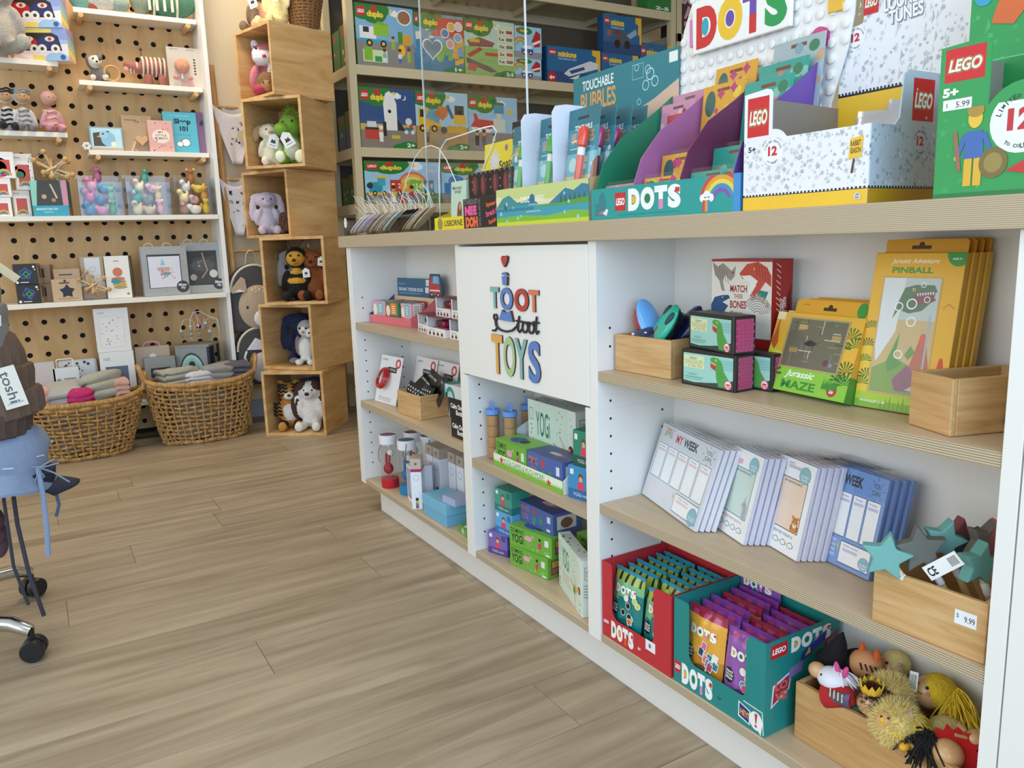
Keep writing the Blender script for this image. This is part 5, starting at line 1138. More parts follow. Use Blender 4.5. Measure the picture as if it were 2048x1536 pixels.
def smallyoga(label, loc, c1, c2, yaw=0, w=.07, d=.06, h=.062):
    B = Box(label, loc, w, d, h, c1, yaw, name='small_game_box', group='small yoga boxes'); a = B.F(); a.rect(0, 0, 1, .3, c2).ell(.5, .68, .1, .12, '#7a4a2c').ell(.5, .62, .075, .09, '#e0b090').poly([(.4, .55), (.6, .55), (.66, .3), (.34, .3)], '#d84a6a').rect(.08, .74, .22, .9, '#e8ece8').rect(.7, .65, .92, .92, c2).text('YOGi mini', .2, .1, .8, .2, '#eee'); B.R().rect(.0, 0, 1, .3, c2)
smallyoga('small purple yoga box at the bottom left', (.932, .038, ZC0), '#7a66b0', '#5a4690', .3); smallyoga('small blue yoga box on the purple one', (.958, .044, ZC0+.0625), '#5fa8d8', '#2f78b8', .1, .075); smallyoga('small green yoga box on top of the stack of three', (.958, .044, ZC0+.125), '#3f9a86', '#2a7a70', .1, .075)
c, yw, w = from_px(C3(985, 1065), C3(1215, 1170), ZC0)
yogabox('green yoga domino box at the bottom of the pile', c, w, .06, .054, 'domino', yw); yogabox('green yoga domino box in the middle of the pile', c+Vector((.004, .004, .0545)), w+.008, .06, .054, 'domino', yw+.05); yogabox('blue yoga memo box on top of the pile', c+Vector((-.01, .03, .109)), w+.01, .085, .054, 'memo', yw-.12)
yogabox('green yoga domino box at the back right of the bottom shelf', (1.235, .125, ZC0+.06), .14, .06, .056, 'domino', -.1); yogabox('green yoga domino box under the back right one', (1.24, .125, ZC0), .14, .06, .0595, 'domino', -.08)
c, yw, w = from_px(C3(1285, 1190), C3(1425, 1402), ZC0); yogabox('white yoga card box standing at an angle on the bottom shelf', c, w, .03, .133, 'cards', yw)
smallyoga('small blue box at the right end under the green one', (1.328, .03, ZC), '#3f8fc4', '#2a6fa8', .2, .075, .06, .075); smallyoga('small dark green box at the right end of the tray', (1.335, .034, ZC+.0755), '#2f8a70', '#1f5a4a', .1, .07, .06, .08)

# ================================================================= on the worktop
ZT = .9688
def tray(label, x0, x1, y0, y1, hf, hs, col, name, hb=None, inside='#c9a878', yaw=0):
    w, d = x1-x0, y1-y0; t = thing(name, label, 'display box', ((x0+x1)/2, y0, ZT), yaw); m = CARD(col)
    MB().box(-w/2, w/2, 0, .002, 0, hf).build('front_rim', m, t, 0, 0); MB().box(-w/2, w/2, .002, d, 0, .002).build('base_panel', m, t, 0, 0)
    for s in (-1, 1): MB().add([(s*w/2, .002, 0), (s*w/2, d, 0), (s*w/2, d, hs), (s*w/2, d*.5, hf+(hs-hf)*.25), (s*w/2, .002, hf)], [(0, 1, 2, 3, 4)]).build('side_panel', [CARD(inside)], t, 0, 0, 0, .0015)
    if hb: MB().box(-w/2, w/2, d, d+.003, 0, hb).build('header_card', m, t, 0, 0)
    return t, w, d
# ---- touchable bubbles display
t, w, d = tray('display tray of bubble packs with a lake picture and teal header card', 1.053, 1.412, 0, .2, .082, .16, '#2f8a96', 'bubble_display', None)
MB().box(-w/2+.035, w/2+.035, d+.0005, d+.003, 0, .335).build('header_card', CARD('#2a7f8a'), t, 0, 0)
a = face(t, w, .082); a.rect(0, 0, 1, 1, '#c9d68c').poly([(0, .82), (.12, .75), (.25, .7), (.4, .72), (.6, .62), (.8, .68), (1, .8), (1, .3), (0, .3)], '#e9dfae').poly([(0, .5), (.08, .75), (.16, .82), (.26, .6), (.42, .68), (.5, .52), (0, .35)], '#3a8f96').poly([(.6, .48), (.7, .68), (.78, .84), (.86, .76), (.94, .9), (1, .86), (1, .4), (.6, .4)], '#3a7f9e').rect(0, .2, 1, .5, '#3a9fb2').rect(0, .38, .45, .46, '#2f7f96').poly([(.45, .42), (.7, .5), (1, .6), (1, .44)], '#5a9e3f').poly([(0, .22), (.3, .26), (.6, .2), (.85, .3), (1, .26), (1, 0), (0, 0)], '#7fb83f').rect(0, 0, 1, .1, '#c9d63a').rect(.1, .44, .13, .6, '#2a5a5a')
for k in range(6): a.poly([(.72+.045*k, .5+.015*k), (.735+.045*k, .72), (.75+.045*k, .5+.015*k)], '#2f6a4a')
a.text('DISC', .3, .58, .4, .74, '#f4f6ee', .02).ell(.43, .66, .03, .13, '#2f6f9a').text('VERY', .46, .58, .56, .74, '#f4f6ee', .02).text('ZONE', .39, .5, .46, .54, '#eef').text('DISCOVERYZONE.COM.AU', .36, .32, .52, .36, '#eef').scatter(.05, .1, .95, .9, 10, .012, ['#9fd0d8'], 4)
a = Art(t, (-w/2+.035, d+.0005, 0), (1, 0, 0), (0, 0, 1), (0, -1, 0), (w, .335)); a.rect(0, .2, 1, 1, '#2a7f8a').poly([(.4, .3), (1, .35), (1, .75), (.85, .66), (.7, .5), (.55, .42)], '#2f97a0')
a.text('TOUCHABLE', .1, .9, .42, .965, '#f2f4f0', .02).text('BUBBLES', .08, .765, .44, .885, '#e0a257', .02)
a.poly([(1, .82), (.8, .74), (.66, .7), (.6, .62), (.66, .6), (.76, .62), (1, .7)], '#d9b8a0').poly([(1, .7), (.76, .62), (.68, .57), (.74, .54), (.86, .56), (1, .6)], '#e2a06a').poly([(1, .6), (.9, .57), (.85, .4), (1, .3)], '#3f9a6a')
for x, y, r in ((.72, .83, .03), (.76, .89, .035), (.8, .84, .03), (.74, .92, .025), (.66, .74, .018), (.55, .5, .02), (.64, .95, .02)): a.arc(x, y, r*.82, r, 0, 6.27, '#bfe3e6', 16)
a.frame(.6, .88, .7, .97, .003, '#9fd0cc').rect(.92, .92, .99, .98, '#eef0ee')
def bubblepack(label, x, y, col, yaw=-.05):
    B = Box(label, (x, y, ZT+.0045), .112, .0012, .222, '#3c93a4', yaw, -.1, name='bubble_pack', cat='toy pack', group='bubble wand packs', bev=0)
    a = B.F(); a.rect(0, 0, 1, .4, '#d8d2a6').rect(0, .4, 1, .6, '#7cc0c4').rect(0, .82, 1, 1, '#2f7280').text('TOUCHABLE', .22, .8, .78, .85, '#fff', .02).text('BUBBLES', .14, .69, .86, .79, '#e0a257', .02).rect(.3, .9, .66, .925, '#1d2a30').rect(.1, .64, .8, .65, '#bcdde0')
    a.scatter(.05, .1, .95, .68, 12, .05, ['#a8d8dc', '#bfe6e4', '#e9efe4'], x*77).circ(.22, .5, .13, '#c3e4e2').poly([(.8, .1), (1, .1), (1, .55), (.85, .5), (.78, .3)], '#9a6a48')
    m = M(col, .25, .05, 30, coat=.4); q = Matrix.Translation((.006, -.012, .05)) @ Matrix.Rotation(.12, 4, 'Y') @ Matrix.Scale(1.15, 4)
    MB().lathe([(.006, 0), (.0065, .003), (.0065, .08), (.006, .082)], seg=14, mat=q).build('bubble_tube', m, B.t); MB().lathe([(.0085, .082), (.0095, .083), (.0095, .108), (.006, .114)], seg=14, mat=q).build('tube_cap', m, B.t)
    MB().lathe([(.0068, .066), (.0068, .079)], seg=14, mat=q, cap=False).build('tube_label', M('#e9ece8', .4), B.t)
    MB().sheet(lambda u, v: (-.045+u*.09, -.025*min(1, 6*u, 6*(1-u))*min(1, 8*v, 6*(1-v)), .01+v*.17), 8, 10).build('blister', clear('blister_plastic', (1, 1, 1), .03, .05), B.t)
for col, x, y0, n, lb in (('#3fae3f', 1.098, .035, 2, 'left'), ('#3fae3f', 1.222, .03, 3, 'middle'), ('#e5472a', 1.343, .022, 4, 'right')):
    for k in range(n): bubblepack('bubble pack with %s wand, %s of the %s column' % ({'#3fae3f': 'green', '#e5472a': 'orange'}[col], nth(k), lb), x+.004*k, y0+.036*k, col if k == 0 or lb != 'right' else '#c2326a')
for x in (1.163, 1.283):
    P = [(-.015, .003), (.15, .003), (.15, .236), (.02, .24), (-.006, .236), (-.015, .222)]
    MB().add([(x-1.2325, p[0]+.02, p[1]) for p in P], [tuple(range(6))]).build('divider', [CARD('#dfe2ee')], t, 0, 0, 0, .002)

# ---- brick bracelet display with white studded header
t, w, d = tray('teal display tray of craft bracelet packs with a white studded header board', 1.42, 1.787, 0, .2, .058, .1, '#1f9a94', 'bracelet_display', None, '#1f7f7a')
a = face(t, w, .058); logo_brick(a, .2, .25, .285, .82); dots(a, .305, .22, .68, .9); a.text('LEGO and the LEGO logo are trademarks of the LEGO Group. The LEGO Group', .22, .09, .68, .14, '#10504c')
a.rainbow(.93, .3, .13, ['#c8473f', '#e0a03a', '#e6d24a', '#3f8fc0', '#7a5aa8'], .3, pi*.95, .018).cloud(.845, .42, .032, '#f4f4f0').rect(.82, .05, .835, .36, '#c8473f').rect(.835, .05, .85, .36, '#e0a03a').rect(.85, .05, .865, .36, '#3f8fc0').line([(.83, .45), (.836, .42), (.842, .45)], .004, '#444').line([(.85, .45), (.856, .42), (.862, .45)], .004, '#444')
a.poly([(.02, .12), (.04, .4), (.02, .55), (.06, .5), (.07, .75), (.1, .92), (.12, .7), (.13, .4), (.11, .12)], '#2f7f8a').poly([(.06, .2), (.1, .3), (.12, .15)], '#c86a8a').poly([(.1, .2), (.13, .35), (.145, .3), (.13, .12)], '#e9ece8')
MB().box(w/2, w/2+.014, 0, .012, 0, .058).build('corner_post', CARD('#3f8fd0'), t, 0, 0)
def divider(x, col, y0=.0, y1=.2, z0=.06, z1=.235, frame=None):
    P = [(y0+.003, .003), (y1-.003, .003), (y1-.003, z1), (.16, z0+(z1-z0)*.85), (.128, z0+(z1-z0)*.73), (.065, z0+(z1-z0)*.52), (.02, z0+(z1-z0)*.24), (y0+.003, z0)]
    MB().add([(x-1.6035, p[0], p[1]) for p in P], [tuple(range(len(P)))]).build('divider', [CARD(col)], t, 0, 0, 0, .002)
for x_, c_ in ((1.4325, '#1f7f5a'), (1.545, '#a9679a'), (1.665, '#7a3357'), (1.784, '#6f4a9e')): divider(x_, c_, 0, .2, .062, .242)
Art(t, (.1835, .196, 0), (0, -1, 0), (0, 0, 1), (-1, 0, 0), (.19, .2)).poly([(.1, .45), (.6, .38), (.62, .66), (.12, .8)], '#e9ece8').poly([(.14, .48), (.57, .42), (.585, .63), (.155, .74)], '#2f9a5a').ell(.36, .5, .12, .13, '#6a3c24')
# header board
Hx0, Hx1, Hy = -.165, .20, .2065
hp = [(-.165, .0), (.19, .0), (.195, .17), (.205, .2), (.222, .25), (.232, .3), (.235, .36), (.21, .44), (.12, .5), (-.02, .48), (-.12, .42), (-.15, .36), (-.163, .3)]
hb = MB().prism(hp, Hy, Hy+.004).build('header_board', CARD('#efedea'), t, .0005, 0)
stud = None
for i in range(16):
    for j in range(17):
        x, z = -.148+.0245*i, .02+.0245*j
        inside = False; q = len(hp)
        for k in range(q):
            (xa, za), (xb, zb) = hp[k], hp[(k+1) % q]
            if (za > z) != (zb > z) and x < (xb-xa)*(z-za)/(zb-za)+xa: inside = not inside
        if not inside or z < .13 or min(math.hypot(x-a_, z-b_) for a_, b_ in hp) < .008: continue
        if stud is None:
            stud = MB().lathe([(.0078, 0), (.0078, .0035), (.007, .004)], seg=12, mat=Matrix.Rotation(pi/2, 4, 'X')).build('stud', CARD('#efedea'), t); s_ = stud
        else: s_ = stud.copy(); COL.objects.link(s_); s_.parent = t
        s_.location = (x, Hy, z)
sp = MB().prism([(-.108, .306), (.122, .306), (.124, .4), (-.112, .4)], Hy-.016, Hy-.008).build('sign_plate', CARD('#f4f2ee'), t, .002, 0)
a = Art(t, (-.108, Hy-.0162, .306), (1, 0, 0), (0, 0, 1), (0, -1, 0), (.23, .092))
a.text('D', .04, .08, .27, .88, '#cf2a2a', .06).ell(.14, .48, .04, .17, '#2fa5b8').text('O', .28, .08, .54, .88, '#efc22e', .07).ell(.41, .48, .045, .15, '#6a4aa0').text('T', .54, .08, .75, .88, '#6a4aa0', .06).rect(.61, .08, .68, .42, '#cf2a2a').text('S', .76, .08, .97, .88, '#1f9a4f', .055)
MB().box(.188, .215, Hy-.006, Hy, .31, .36).build('yellow_brick', CARD('#e8b83a'), t, .001, 0)
MB().lathe([(.0175, 0), (.0175, .005)], (0, 0, 0), 18, mat=Matrix.Translation((.172, Hy, .277)) @ Matrix.Rotation(pi/2, 4, 'X')).build('pink_tile', M('#d2337e', .3), t); MB().box(-.128, -.118, Hy-.006, Hy, .325, .375).build('pink_brick', CARD('#d98ac0'), t, .001, 0)
MB().prism([(-.165, .16), (-.13, .16), (-.13, .2), (-.165, .2)], Hy-.006, Hy).build('teal_tile', CARD('#1f8f8a'), t, 0, 0)
def bracelet(label, x, y, bgc, c2, c3, z=.1, w_=.098, h=.11, kind=0):
    B = Box(label, (x, y, ZT+z), w_, .0012, h, bgc, -.05, -.12, name='bracelet_pack', cat='toy pack', group='craft bracelet packs', bev=0); a = B.F()
    a.rect(.35, .88, .65, .93, '#7a3f28' if kind else '#5a3a4a').scatter(.05, .3, .95, .86, 10, .07, [c2, c3, c2], x*50+y*9)
    if kind == 1: a.ell(.2, .72, .13, .2, '#1f5f5a').star(.45, .84, .1, '#c2337a', 4, .6).star(.75, .9, .1, '#c2337a', 4, .6).circ(.78, .35, .14, '#1a1a1a').text('CREATE', .68, .36, .88, .42, '#fff')
    if kind == 0: a.rect(.2, .6, .7, .78, '#c23a4a').rect(.1, .3, .4, .5, '#d9a0c4')
    if kind == 2: a.line([(.3, .3), (.3, .6), (.42, .64)], .03, '#15181a').ell(.26, .3, .06, .04, '#15181a').ell(.8, .85, .1, .08, '#2f7f5a').circ(.6, .3, .14, '#1a1a1a')
    MB().sheet(lambda u, v: (-.05+.1*u, -.0035+.001*sin(u*20+v*6), .002+v*(h+.004)), 6, 6).build('bag_film', clear('wrap_film'), B.t)
for k in range(3): bracelet('pink bracelet pack, %s from the front' % nth(k), 1.488, (.012, .15, .18)[k], '#cf8fb0', '#e9b4cc', '#8a3a5a', (.004, .12, .14)[k], .1, (.06, .1, .1)[k], 0)
for k in range(4): bracelet('yellow bracelet pack, %s from the front' % nth(k), 1.604, (.012, .05, .15, .18)[k], '#e3a82f', '#e8d03a', '#c2337a', (.004, .01, .12, .15)[k], .105, (.065, .1, .115, .12)[k], 1)
for k in range(4): bracelet('teal bracelet pack, %s from the front' % nth(k), 1.724, (.012, .06, .13, .165)[k], '#2aa394', '#7fc8b8', '#c98a6a', (.004, .01, .1, .13)[k], .108, (.065, .1, .12, .12)[k], 2)
bracelet('silver grey bracelet pack at the back right of the bracelet display', 1.74, .183, '#a8bcc0', '#7fa8b8', '#c9a88a', .165, .11, .12, 2)

# ---- mini figure display boxes
def figbox(label, x0, x1, y0, dep, hf, tabw, tabh, col, hh, hx0, hx1, hy, sidecol, bc=.26, br=.026):
    w = x1-x0; t = thing('mini_figure_display', label, 'display box', ((x0+x1)/2, y0, ZT), 0, 'mini figure display boxes'); m = CARD(col)
    arc = [(max(-w/2+tabw, -w/2+bc*w+br*cos(q)), max(hf, hf-br*.5+br*sin(q))) for q in [rad(165-140*i/12) for i in range(13)]]
    MB().prism([(-w/2, 0), (w/2, 0), (w/2, hf), arc[-1]]+arc[-2::-1]+[(-w/2+tabw, hf), (-w/2+tabw, tabh-.008), (-w/2+tabw-.003, tabh-.002), (-w/2+tabw-.01, tabh), (-w/2, tabh-.003)], 0, .002).build('front_panel', m, t, 0, 0)
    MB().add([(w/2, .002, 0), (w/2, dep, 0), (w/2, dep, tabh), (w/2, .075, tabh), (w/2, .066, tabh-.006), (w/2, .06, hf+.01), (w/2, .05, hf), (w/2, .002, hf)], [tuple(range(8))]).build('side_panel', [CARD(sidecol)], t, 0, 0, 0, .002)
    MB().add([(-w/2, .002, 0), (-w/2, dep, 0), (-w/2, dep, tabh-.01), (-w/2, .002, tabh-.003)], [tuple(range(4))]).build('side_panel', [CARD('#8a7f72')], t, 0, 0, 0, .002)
    MB().box(-w/2, w/2, .002, dep, 0, .002).build('base_panel', m, t, 0, 0)
    o = (x0+x1)/2; MB().prism([(hx0-o, 0), (hx1-o, 0), (hx1-o, hh), (hx0-o+.045, hh), (hx0-o+.04, hh-.05), (hx0-o, hh-.06)], hy-y0, hy-y0+.003).build('header_card', m, t, 0, 0)
    return t, w
def speckle(a, seed, n, ms, y0=0.): 
    R = random.Random(seed)
    for i in range(n):
        x, y, r = R.random(), R.uniform(y0, 1), R.uniform(.01, .026); k = R.random()
        if k < .4: a.star(x, y, r, R.choice(ms), 5, .5, R.uniform(0, 3))
        elif k < .7: a.poly([(x, y), (x+r, y+r), (x+r*.4, y+r*2.2)], R.choice(ms))
        else: a.circ(x, y, r*.6, R.choice(ms), 8)
def edition(a, x, y, r, col='#f2f3f5', tc='#25262a', top=True):
    a.circ(x, y, r, col, 26); k = a.asp(); a.text('12', x-r*.45, y-r*k*.28, x+r*.4, y+r*k*.42, '#c62a33', .05)
    s = 'LIMITED EDITION'
    for i, c in enumerate(s):
        if c == ' ': continue
        q = rad(160-140*i/(len(s)-1)); q2 = q-pi/2; cx, cy = x+r*.78*cos(q), y+r*k*.78*sin(q); a.text(c, cx-r*.055, cy-r*k*.085, cx+r*.055, cy+r*k*.085, tc, .02, q2, 0, True)
    s = 'TO COLLECT'
    for i, c in enumerate(s):
        if c == ' ': continue
        q = rad(235+70*i/(len(s)-1)); q2 = q+pi/2; cx, cy = x+r*.78*cos(q), y+r*k*.78*sin(q); a.text(c, cx-r*.05, cy-r*k*.075, cx+r*.05, cy+r*k*.075, tc, .02, q2, 0, True)
def biglogo(a, x0, y0, x1, y1):
    a.rect(x0, y0, x1, y1, '#cf1f24'); w, h = x1-x0, y1-y0
    a.text('LEGO', x0+w*.07, y0+h*.27, x1-w*.07, y1-h*.3, '#f0c93a', .085, 0, .2).text('LEGO', x0+w*.08, y0+h*.28, x1-w*.08, y1-h*.31, '#141414', .06, 0, .2).text('LEGO', x0+w*.09, y0+h*.3, x1-w*.09, y1-h*.33, '#ffffff', .03, 0, .2)
SPK = ['#c3c8ce', '#b3bac2', '#d3d7db']
t, w = figbox('white display box of silver mini figure bags with yellow base band', 1.807, 2.02, 0, .215, .101, .052, .172, '#eceef1', .335, 1.807, 2.02, .215, '#b9c4cc')  # blue grey side colour holds the shade of the white card
a = face(t, w, .101); speckle(a, 3, 260, SPK, .24); a.rect(0, 0, 1, .19, '#f0c22c').rect(0, .19, 1, .2, '#1b1d2a')
for k in range(34): a.rect(k/34, .2, k/34+.016, .225, '#1b1d2a')
a.text('5+', .04, .84, .11, .92, '#23262e', .03); edition(a, .26, .81, .092); a.poly([(.86, .58), (.95, .6), (.96, .86), (.87, .84)], '#f0c22c').text('RABBIT', .872, .74, .945, .81, '#222', .02, .05).text('SEASON', .872, .65, .945, .72, '#222', .02, .05).line([(.9, .58), (.885, .4)], .014, '#5a2f20').poly([(.91, .06), (.955, .06), (.96, .12), (.935, .155), (.91, .12)], '#e6e2d0').poly([(.918, .07), (.948, .07), (.952, .118), (.935, .142), (.918, .118)], '#8a8f98').text('WB', .92, .085, .95, .115, '#e6e2d0', .02)
a = Art(t, (-w/2, 0, .101), (1, 0, 0), (0, 0, 1), (0, -1, 0), (.052, .07)); speckle(a, 8, 12, SPK); biglogo(a, .12, .08, .9, .88)
a = Art(t, (w/2+.001, 0, 0), (0, 1, 0), (0, 0, 1), (1, 0, 0), (.215, .101)); speckle(a, 5, 200, ['#93a2ac', '#a3b0b8', '#cfd6da'], .24); a.rect(0, 0, 1, .19, '#b88d18').rect(0, .19, 1, .2, '#1b1d2a')  # front print repeated in darker tones, side shade put into the colours
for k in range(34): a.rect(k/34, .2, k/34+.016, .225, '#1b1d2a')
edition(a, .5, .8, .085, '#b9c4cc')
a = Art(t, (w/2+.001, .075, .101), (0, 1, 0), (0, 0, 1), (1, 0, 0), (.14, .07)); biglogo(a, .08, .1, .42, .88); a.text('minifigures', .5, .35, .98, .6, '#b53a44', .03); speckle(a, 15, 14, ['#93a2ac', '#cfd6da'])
a = Art(t, (-w/2, .215, 0), (1, 0, 0), (0, 0, 1), (0, -1, 0), (w, .335)); speckle(a, 9, 300, SPK, .55); a.rect(0, .36, 1, .53, '#f0c22c').rect(0, .53, 1, .54, '#1b1d2a')
for k in range(34): a.rect(k/34, .54, k/34+.016, .55, '#1b1d2a')
edition(a, .13, .79, .085); a.text('LOONEY', .36, .87, .66, .93, '#7d828a', .06, .06).text('LOONEY', .355, .875, .655, .933, '#f6f7f8', .03, .06).text('TUNES', .4, .81, .66, .87, '#7d828a', .06, .06).text('TUNES', .395, .815, .655, .873, '#f6f7f8', .03, .06).text('minifigures', .3, .955, .8, .99, '#b53a44', .03)
biglogo(a, .19, .88, .31, .985); a.poly([(.72, .88), (.92, .9), (.92, .97), (.74, .95)], '#f6f7f8').text('That\'s all Folks!', .75, .905, .9, .94, '#555', .01, .05, .3)
def silverbag(label, x, y, z, rx, ry, yaw, par=None, col='#c9ccd2'):
    t = thing('silver_bag', label, 'bag', (x, y, z), yaw, 'silver mini figure bags', rx, ry); pouch(t, .095, .12, .02, [M(col, .25, .1, 20, .2, .5)], lambda u, v: 0, 'bag', 10, 12)
for k, (x, y, z, q) in enumerate(((1.93, .1, .012, .1), (1.965, .135, .02, -.15), (1.925, .165, .03, .2), (1.955, .19, .035, -.05))): silverbag('silver mini figure bag, %s from the front of the white box' % nth(k), x, y, ZT+z+.01, -.25, q, -.1)
# green series box
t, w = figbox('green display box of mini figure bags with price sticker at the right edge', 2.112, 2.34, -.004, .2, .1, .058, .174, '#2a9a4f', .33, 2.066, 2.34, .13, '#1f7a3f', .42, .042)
G2 = ['#3aa85f', '#37a55a', '#43b068']
a = face(t, w, .1); speckle(a, 33, 40, G2); a.rect(0, 0, 1, .05, '#1c7a3c'); edition(a, .42, .78, .15, '#eef4f0', '#2a3a30'); a.circ(.62, .7, .11, '#d8404a', 22).circ(.62, .7, .1, '#cf3038', 22).text('SERIES', .55, .78, .69, .84, '#f0c8a0', .02).text('21', .55, .6, .68, .76, '#ffffff', .06)
def minifig(a, x, y, s, torso, legs, hair, extra=None):
    k = a.asp(); a.rect(x-.03*s, y, x-.003*s, y+.09*s*k, legs).rect(x+.003*s, y, x+.03*s, y+.09*s*k, legs).poly([(x-.035*s, y+.09*s*k), (x+.035*s, y+.09*s*k), (x+.026*s, y+.18*s*k), (x-.026*s, y+.18*s*k)], torso).line([(x-.03*s, y+.17*s*k), (x-.055*s, y+.1*s*k)], .016*s, torso).line([(x+.03*s, y+.17*s*k), (x+.055*s, y+.11*s*k)], .016*s, torso).ell(x, y+.22*s*k, .024*s, .032*s*k, '#e8c03a').ell(x, y+.245*s*k, .028*s, .022*s*k, hair).circ(x-.055*s, y+.095*s*k, .01*s, '#e8c03a').circ(x+.055*s, y+.105*s*k, .01*s, '#e8c03a')
minifig(a, .2, .12, 1.5, '#3f6ab0', '#e0b030', '#b08a35'); a.line([(.13, .3), (.1, .75)], .022, '#9a6a52').ell(.3, .36, .07, .17, '#7a6a35').ell(.3, .36, .045, .11, '#9a8844'); minifig(a, .55, .12, 1.2, '#27365f', '#27365f', '#7a4a2a'); a.poly([(.36, .26), (.5, .42), (.62, .4), (.74, .3), (.6, .2), (.45, .22)], '#c9302a').circ(.75, .3, .03, '#f0e0d0')
a = Art(t, (-w/2, 0, .1), (1, 0, 0), (0, 0, 1), (0, -1, 0), (.058, .074)); biglogo(a, .1, .42, .9, .92); a.text('5+', .08, .2, .4, .34, '#f4f6f2', .05).rect(.1, -.0, .68, .16, '#f0f1f4').text('$', .16, .04, .2, .11, '#555').text('5.99', .36, .03, .64, .12, '#555', .01)
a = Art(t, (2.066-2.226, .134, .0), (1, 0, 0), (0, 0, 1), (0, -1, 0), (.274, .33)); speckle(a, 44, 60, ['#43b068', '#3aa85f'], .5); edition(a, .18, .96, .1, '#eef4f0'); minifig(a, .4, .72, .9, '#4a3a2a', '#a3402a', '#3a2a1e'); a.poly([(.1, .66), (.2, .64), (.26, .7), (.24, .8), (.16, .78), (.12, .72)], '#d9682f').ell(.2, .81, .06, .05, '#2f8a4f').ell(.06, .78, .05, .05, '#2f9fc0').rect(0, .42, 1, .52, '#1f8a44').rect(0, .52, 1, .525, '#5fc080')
for k, (x, y) in enumerate(((2.22, .04), (2.24, .07), (2.22, .1))): silverbag('silver mini figure bag, %s from the front of the green box' % nth(k), x, y, ZT+.012, -.2, .05*k, 0)
def greenbag(): pass

# ---- clear sneeze screen
AC = clear('acrylic_sheet', (.97, .98, .985), .01, .03); AE = M('#e8eeee', .25, .02, 10)
t = thing('acrylic_screen', 'tall clear acrylic screen standing on the counter', 'screen', (.70, .13, ZT))
MB().box(-.29, .29, 0, .004, 0, .8).build('acrylic_pane', AC, t, 0, 0)
for x in (-.2925, .29): MB().box(x, x+.0025, -.0002, .0042, 0, .8).build('polished_edge', AE, t, 0, 0)
def bracket(px, y, r=.0022):
    P = [HY(u, v, y) for u, v in px]; MB().tube([(p.x-.70, p.y-.13, p.z-ZT) for p in P], r, 6).build('support_bracket', AC if r > .003 else AE, t)
bracket([(797, 420), (801, 405), (813, 360), (830, 315), (845, 296), (862, 291), (878, 297), (893, 320), (908, 355), (922, 385), (930, 420)], .115, .0016)
bracket([(868, 460), (880, 430), (878, 350), (880, 300), (892, 280), (930, 268), (965, 256), (985, 252), (993, 262), (985, 290), (970, 325), (965, 345)], .10, .0018)
MB().add([tuple(HY(u, v, .105)-Vector((.70, .13, ZT))) for u, v in ((846, 296), (878, 297), (878, 440), (862, 440))], [(0, 1, 2, 3)]).build('bracket_plate', [AC], t, 0, 0, 0, .003)
# ---- round hang tags in a clear tray
t = thing('acrylic_tray', 'low clear acrylic tray of round hang tags at the counter end', 'tray', (.30, -.012, ZT))
for b_ in ((-.33, .33, 0, .003, 0, .05), (-.33, .33, .11, .113, 0, .05), (-.33, -.327, .003, .11, 0, .05), (.327, .33, .003, .11, 0, .05), (-.33, .33, .003, .11, 0, .003)): MB().box(*b_).build('acrylic_wall', AC, t, 0, 0)
R_ = random.Random(12)
tagk = [('white', '#e9e4ea', 7), ('lilac patterned', '#d8ccd6', 7), ('cream patterned', '#dcd0bc', 9), ('pale sage', '#cfd6cc', 7), ('black', '#1e1d22', 9), ('cream striped', '#d9c8b0', 10)]
x = .01
for nm, c_, n in tagk:
    for k in range(n):
        o = thing('hang_tag', '%s round %s paper tag from the left in the clear tray' % (nth(k), nm), 'tag', (x, .05+R_.uniform(-.008, .008), ZT+.0035), 0, 'round %s tags' % nm)
        mt = Matrix.Translation((0, 0, .036)) @ Vector((.42+R_.uniform(-.01, .01), .6, -.72)).to_track_quat('Z', 'Y').to_matrix().to_4x4()
        MB().lathe([(.044, -.0006), (.044, .0006)], seg=20, mat=mt).build('tag_disc', M(c_, .6, .25 if 'pattern' in nm or 'strip' in nm else .05, 60), o)
        e = Vector((R_.uniform(-.02, .03), R_.uniform(-.02, .02), .085+R_.uniform(.01, .05))); s0 = Vector((.015, .02, .062))
        MB().tube([s0, s0*.5+e*.5+Vector((R_.uniform(-.012, .012), R_.uniform(-.01, .01), .008)), e], .0008, 4).build('string', M('#efe9df', .8), o)
        x += .0115
o = thing('price_oval', 'white oval brand sticker on the front of the clear tray', 'sticker', HY(691, 446, -.0135)); MB().lathe([(.001, 0), (.017, 0), (.017, .0008)], seg=20, sx=.75, mat=Matrix.Rotation(pi/2, 4, 'X')).build('sticker', M('#f4f4f2', .5), o); Art(o, (-.012, -.001, -.016), (1, 0, 0), (0, 0, 1), (0, -1, 0), (.024, .032)).poly([(.45, .6), (.6, .9), (.6, .6), (.7, .55)], '#222').text('by sister', .2, .3, .8, .4, '#444')
# ---- small boxes between tags and bubbles
t, w, d = tray('yellow based display box of snap card games', .655, .83, .03, .12, .034, .09, '#e3d32f', 'card_display', None, '#c9b82a')
a = face(t, w, .034); a.text('USBORNE', .35, .3, .95, .75, '#2a2a2a', .02).circ(.2, .5, .09, '#9a8f3a')
def snap(label, x, y, z, c_, w_=.085, h=.12, txt='Snap', yaw=0.): 
    B = Box(label, (x, y, z), w_, .02, h, c_, yaw, -.06, name='card_game', cat='card game', group='snap card games'); a = B.F(); return B, a
B, a = snap('pale green mermaid snap card game in the yellow display', .785, .035, ZT+.004, '#bcd6c4'); a.text('Mermaid', .12, .82, .7, .9, '#333', .01).text('snap', .25, .72, .68, .8, '#333', .01).ell(.6, .3, .16, .26, '#7a3f2a').ell(.62, .45, .08, .08, '#c98a68').poly([(.5, .0), (.6, .3), (.78, .2), (.7, 0)], '#a8553a')
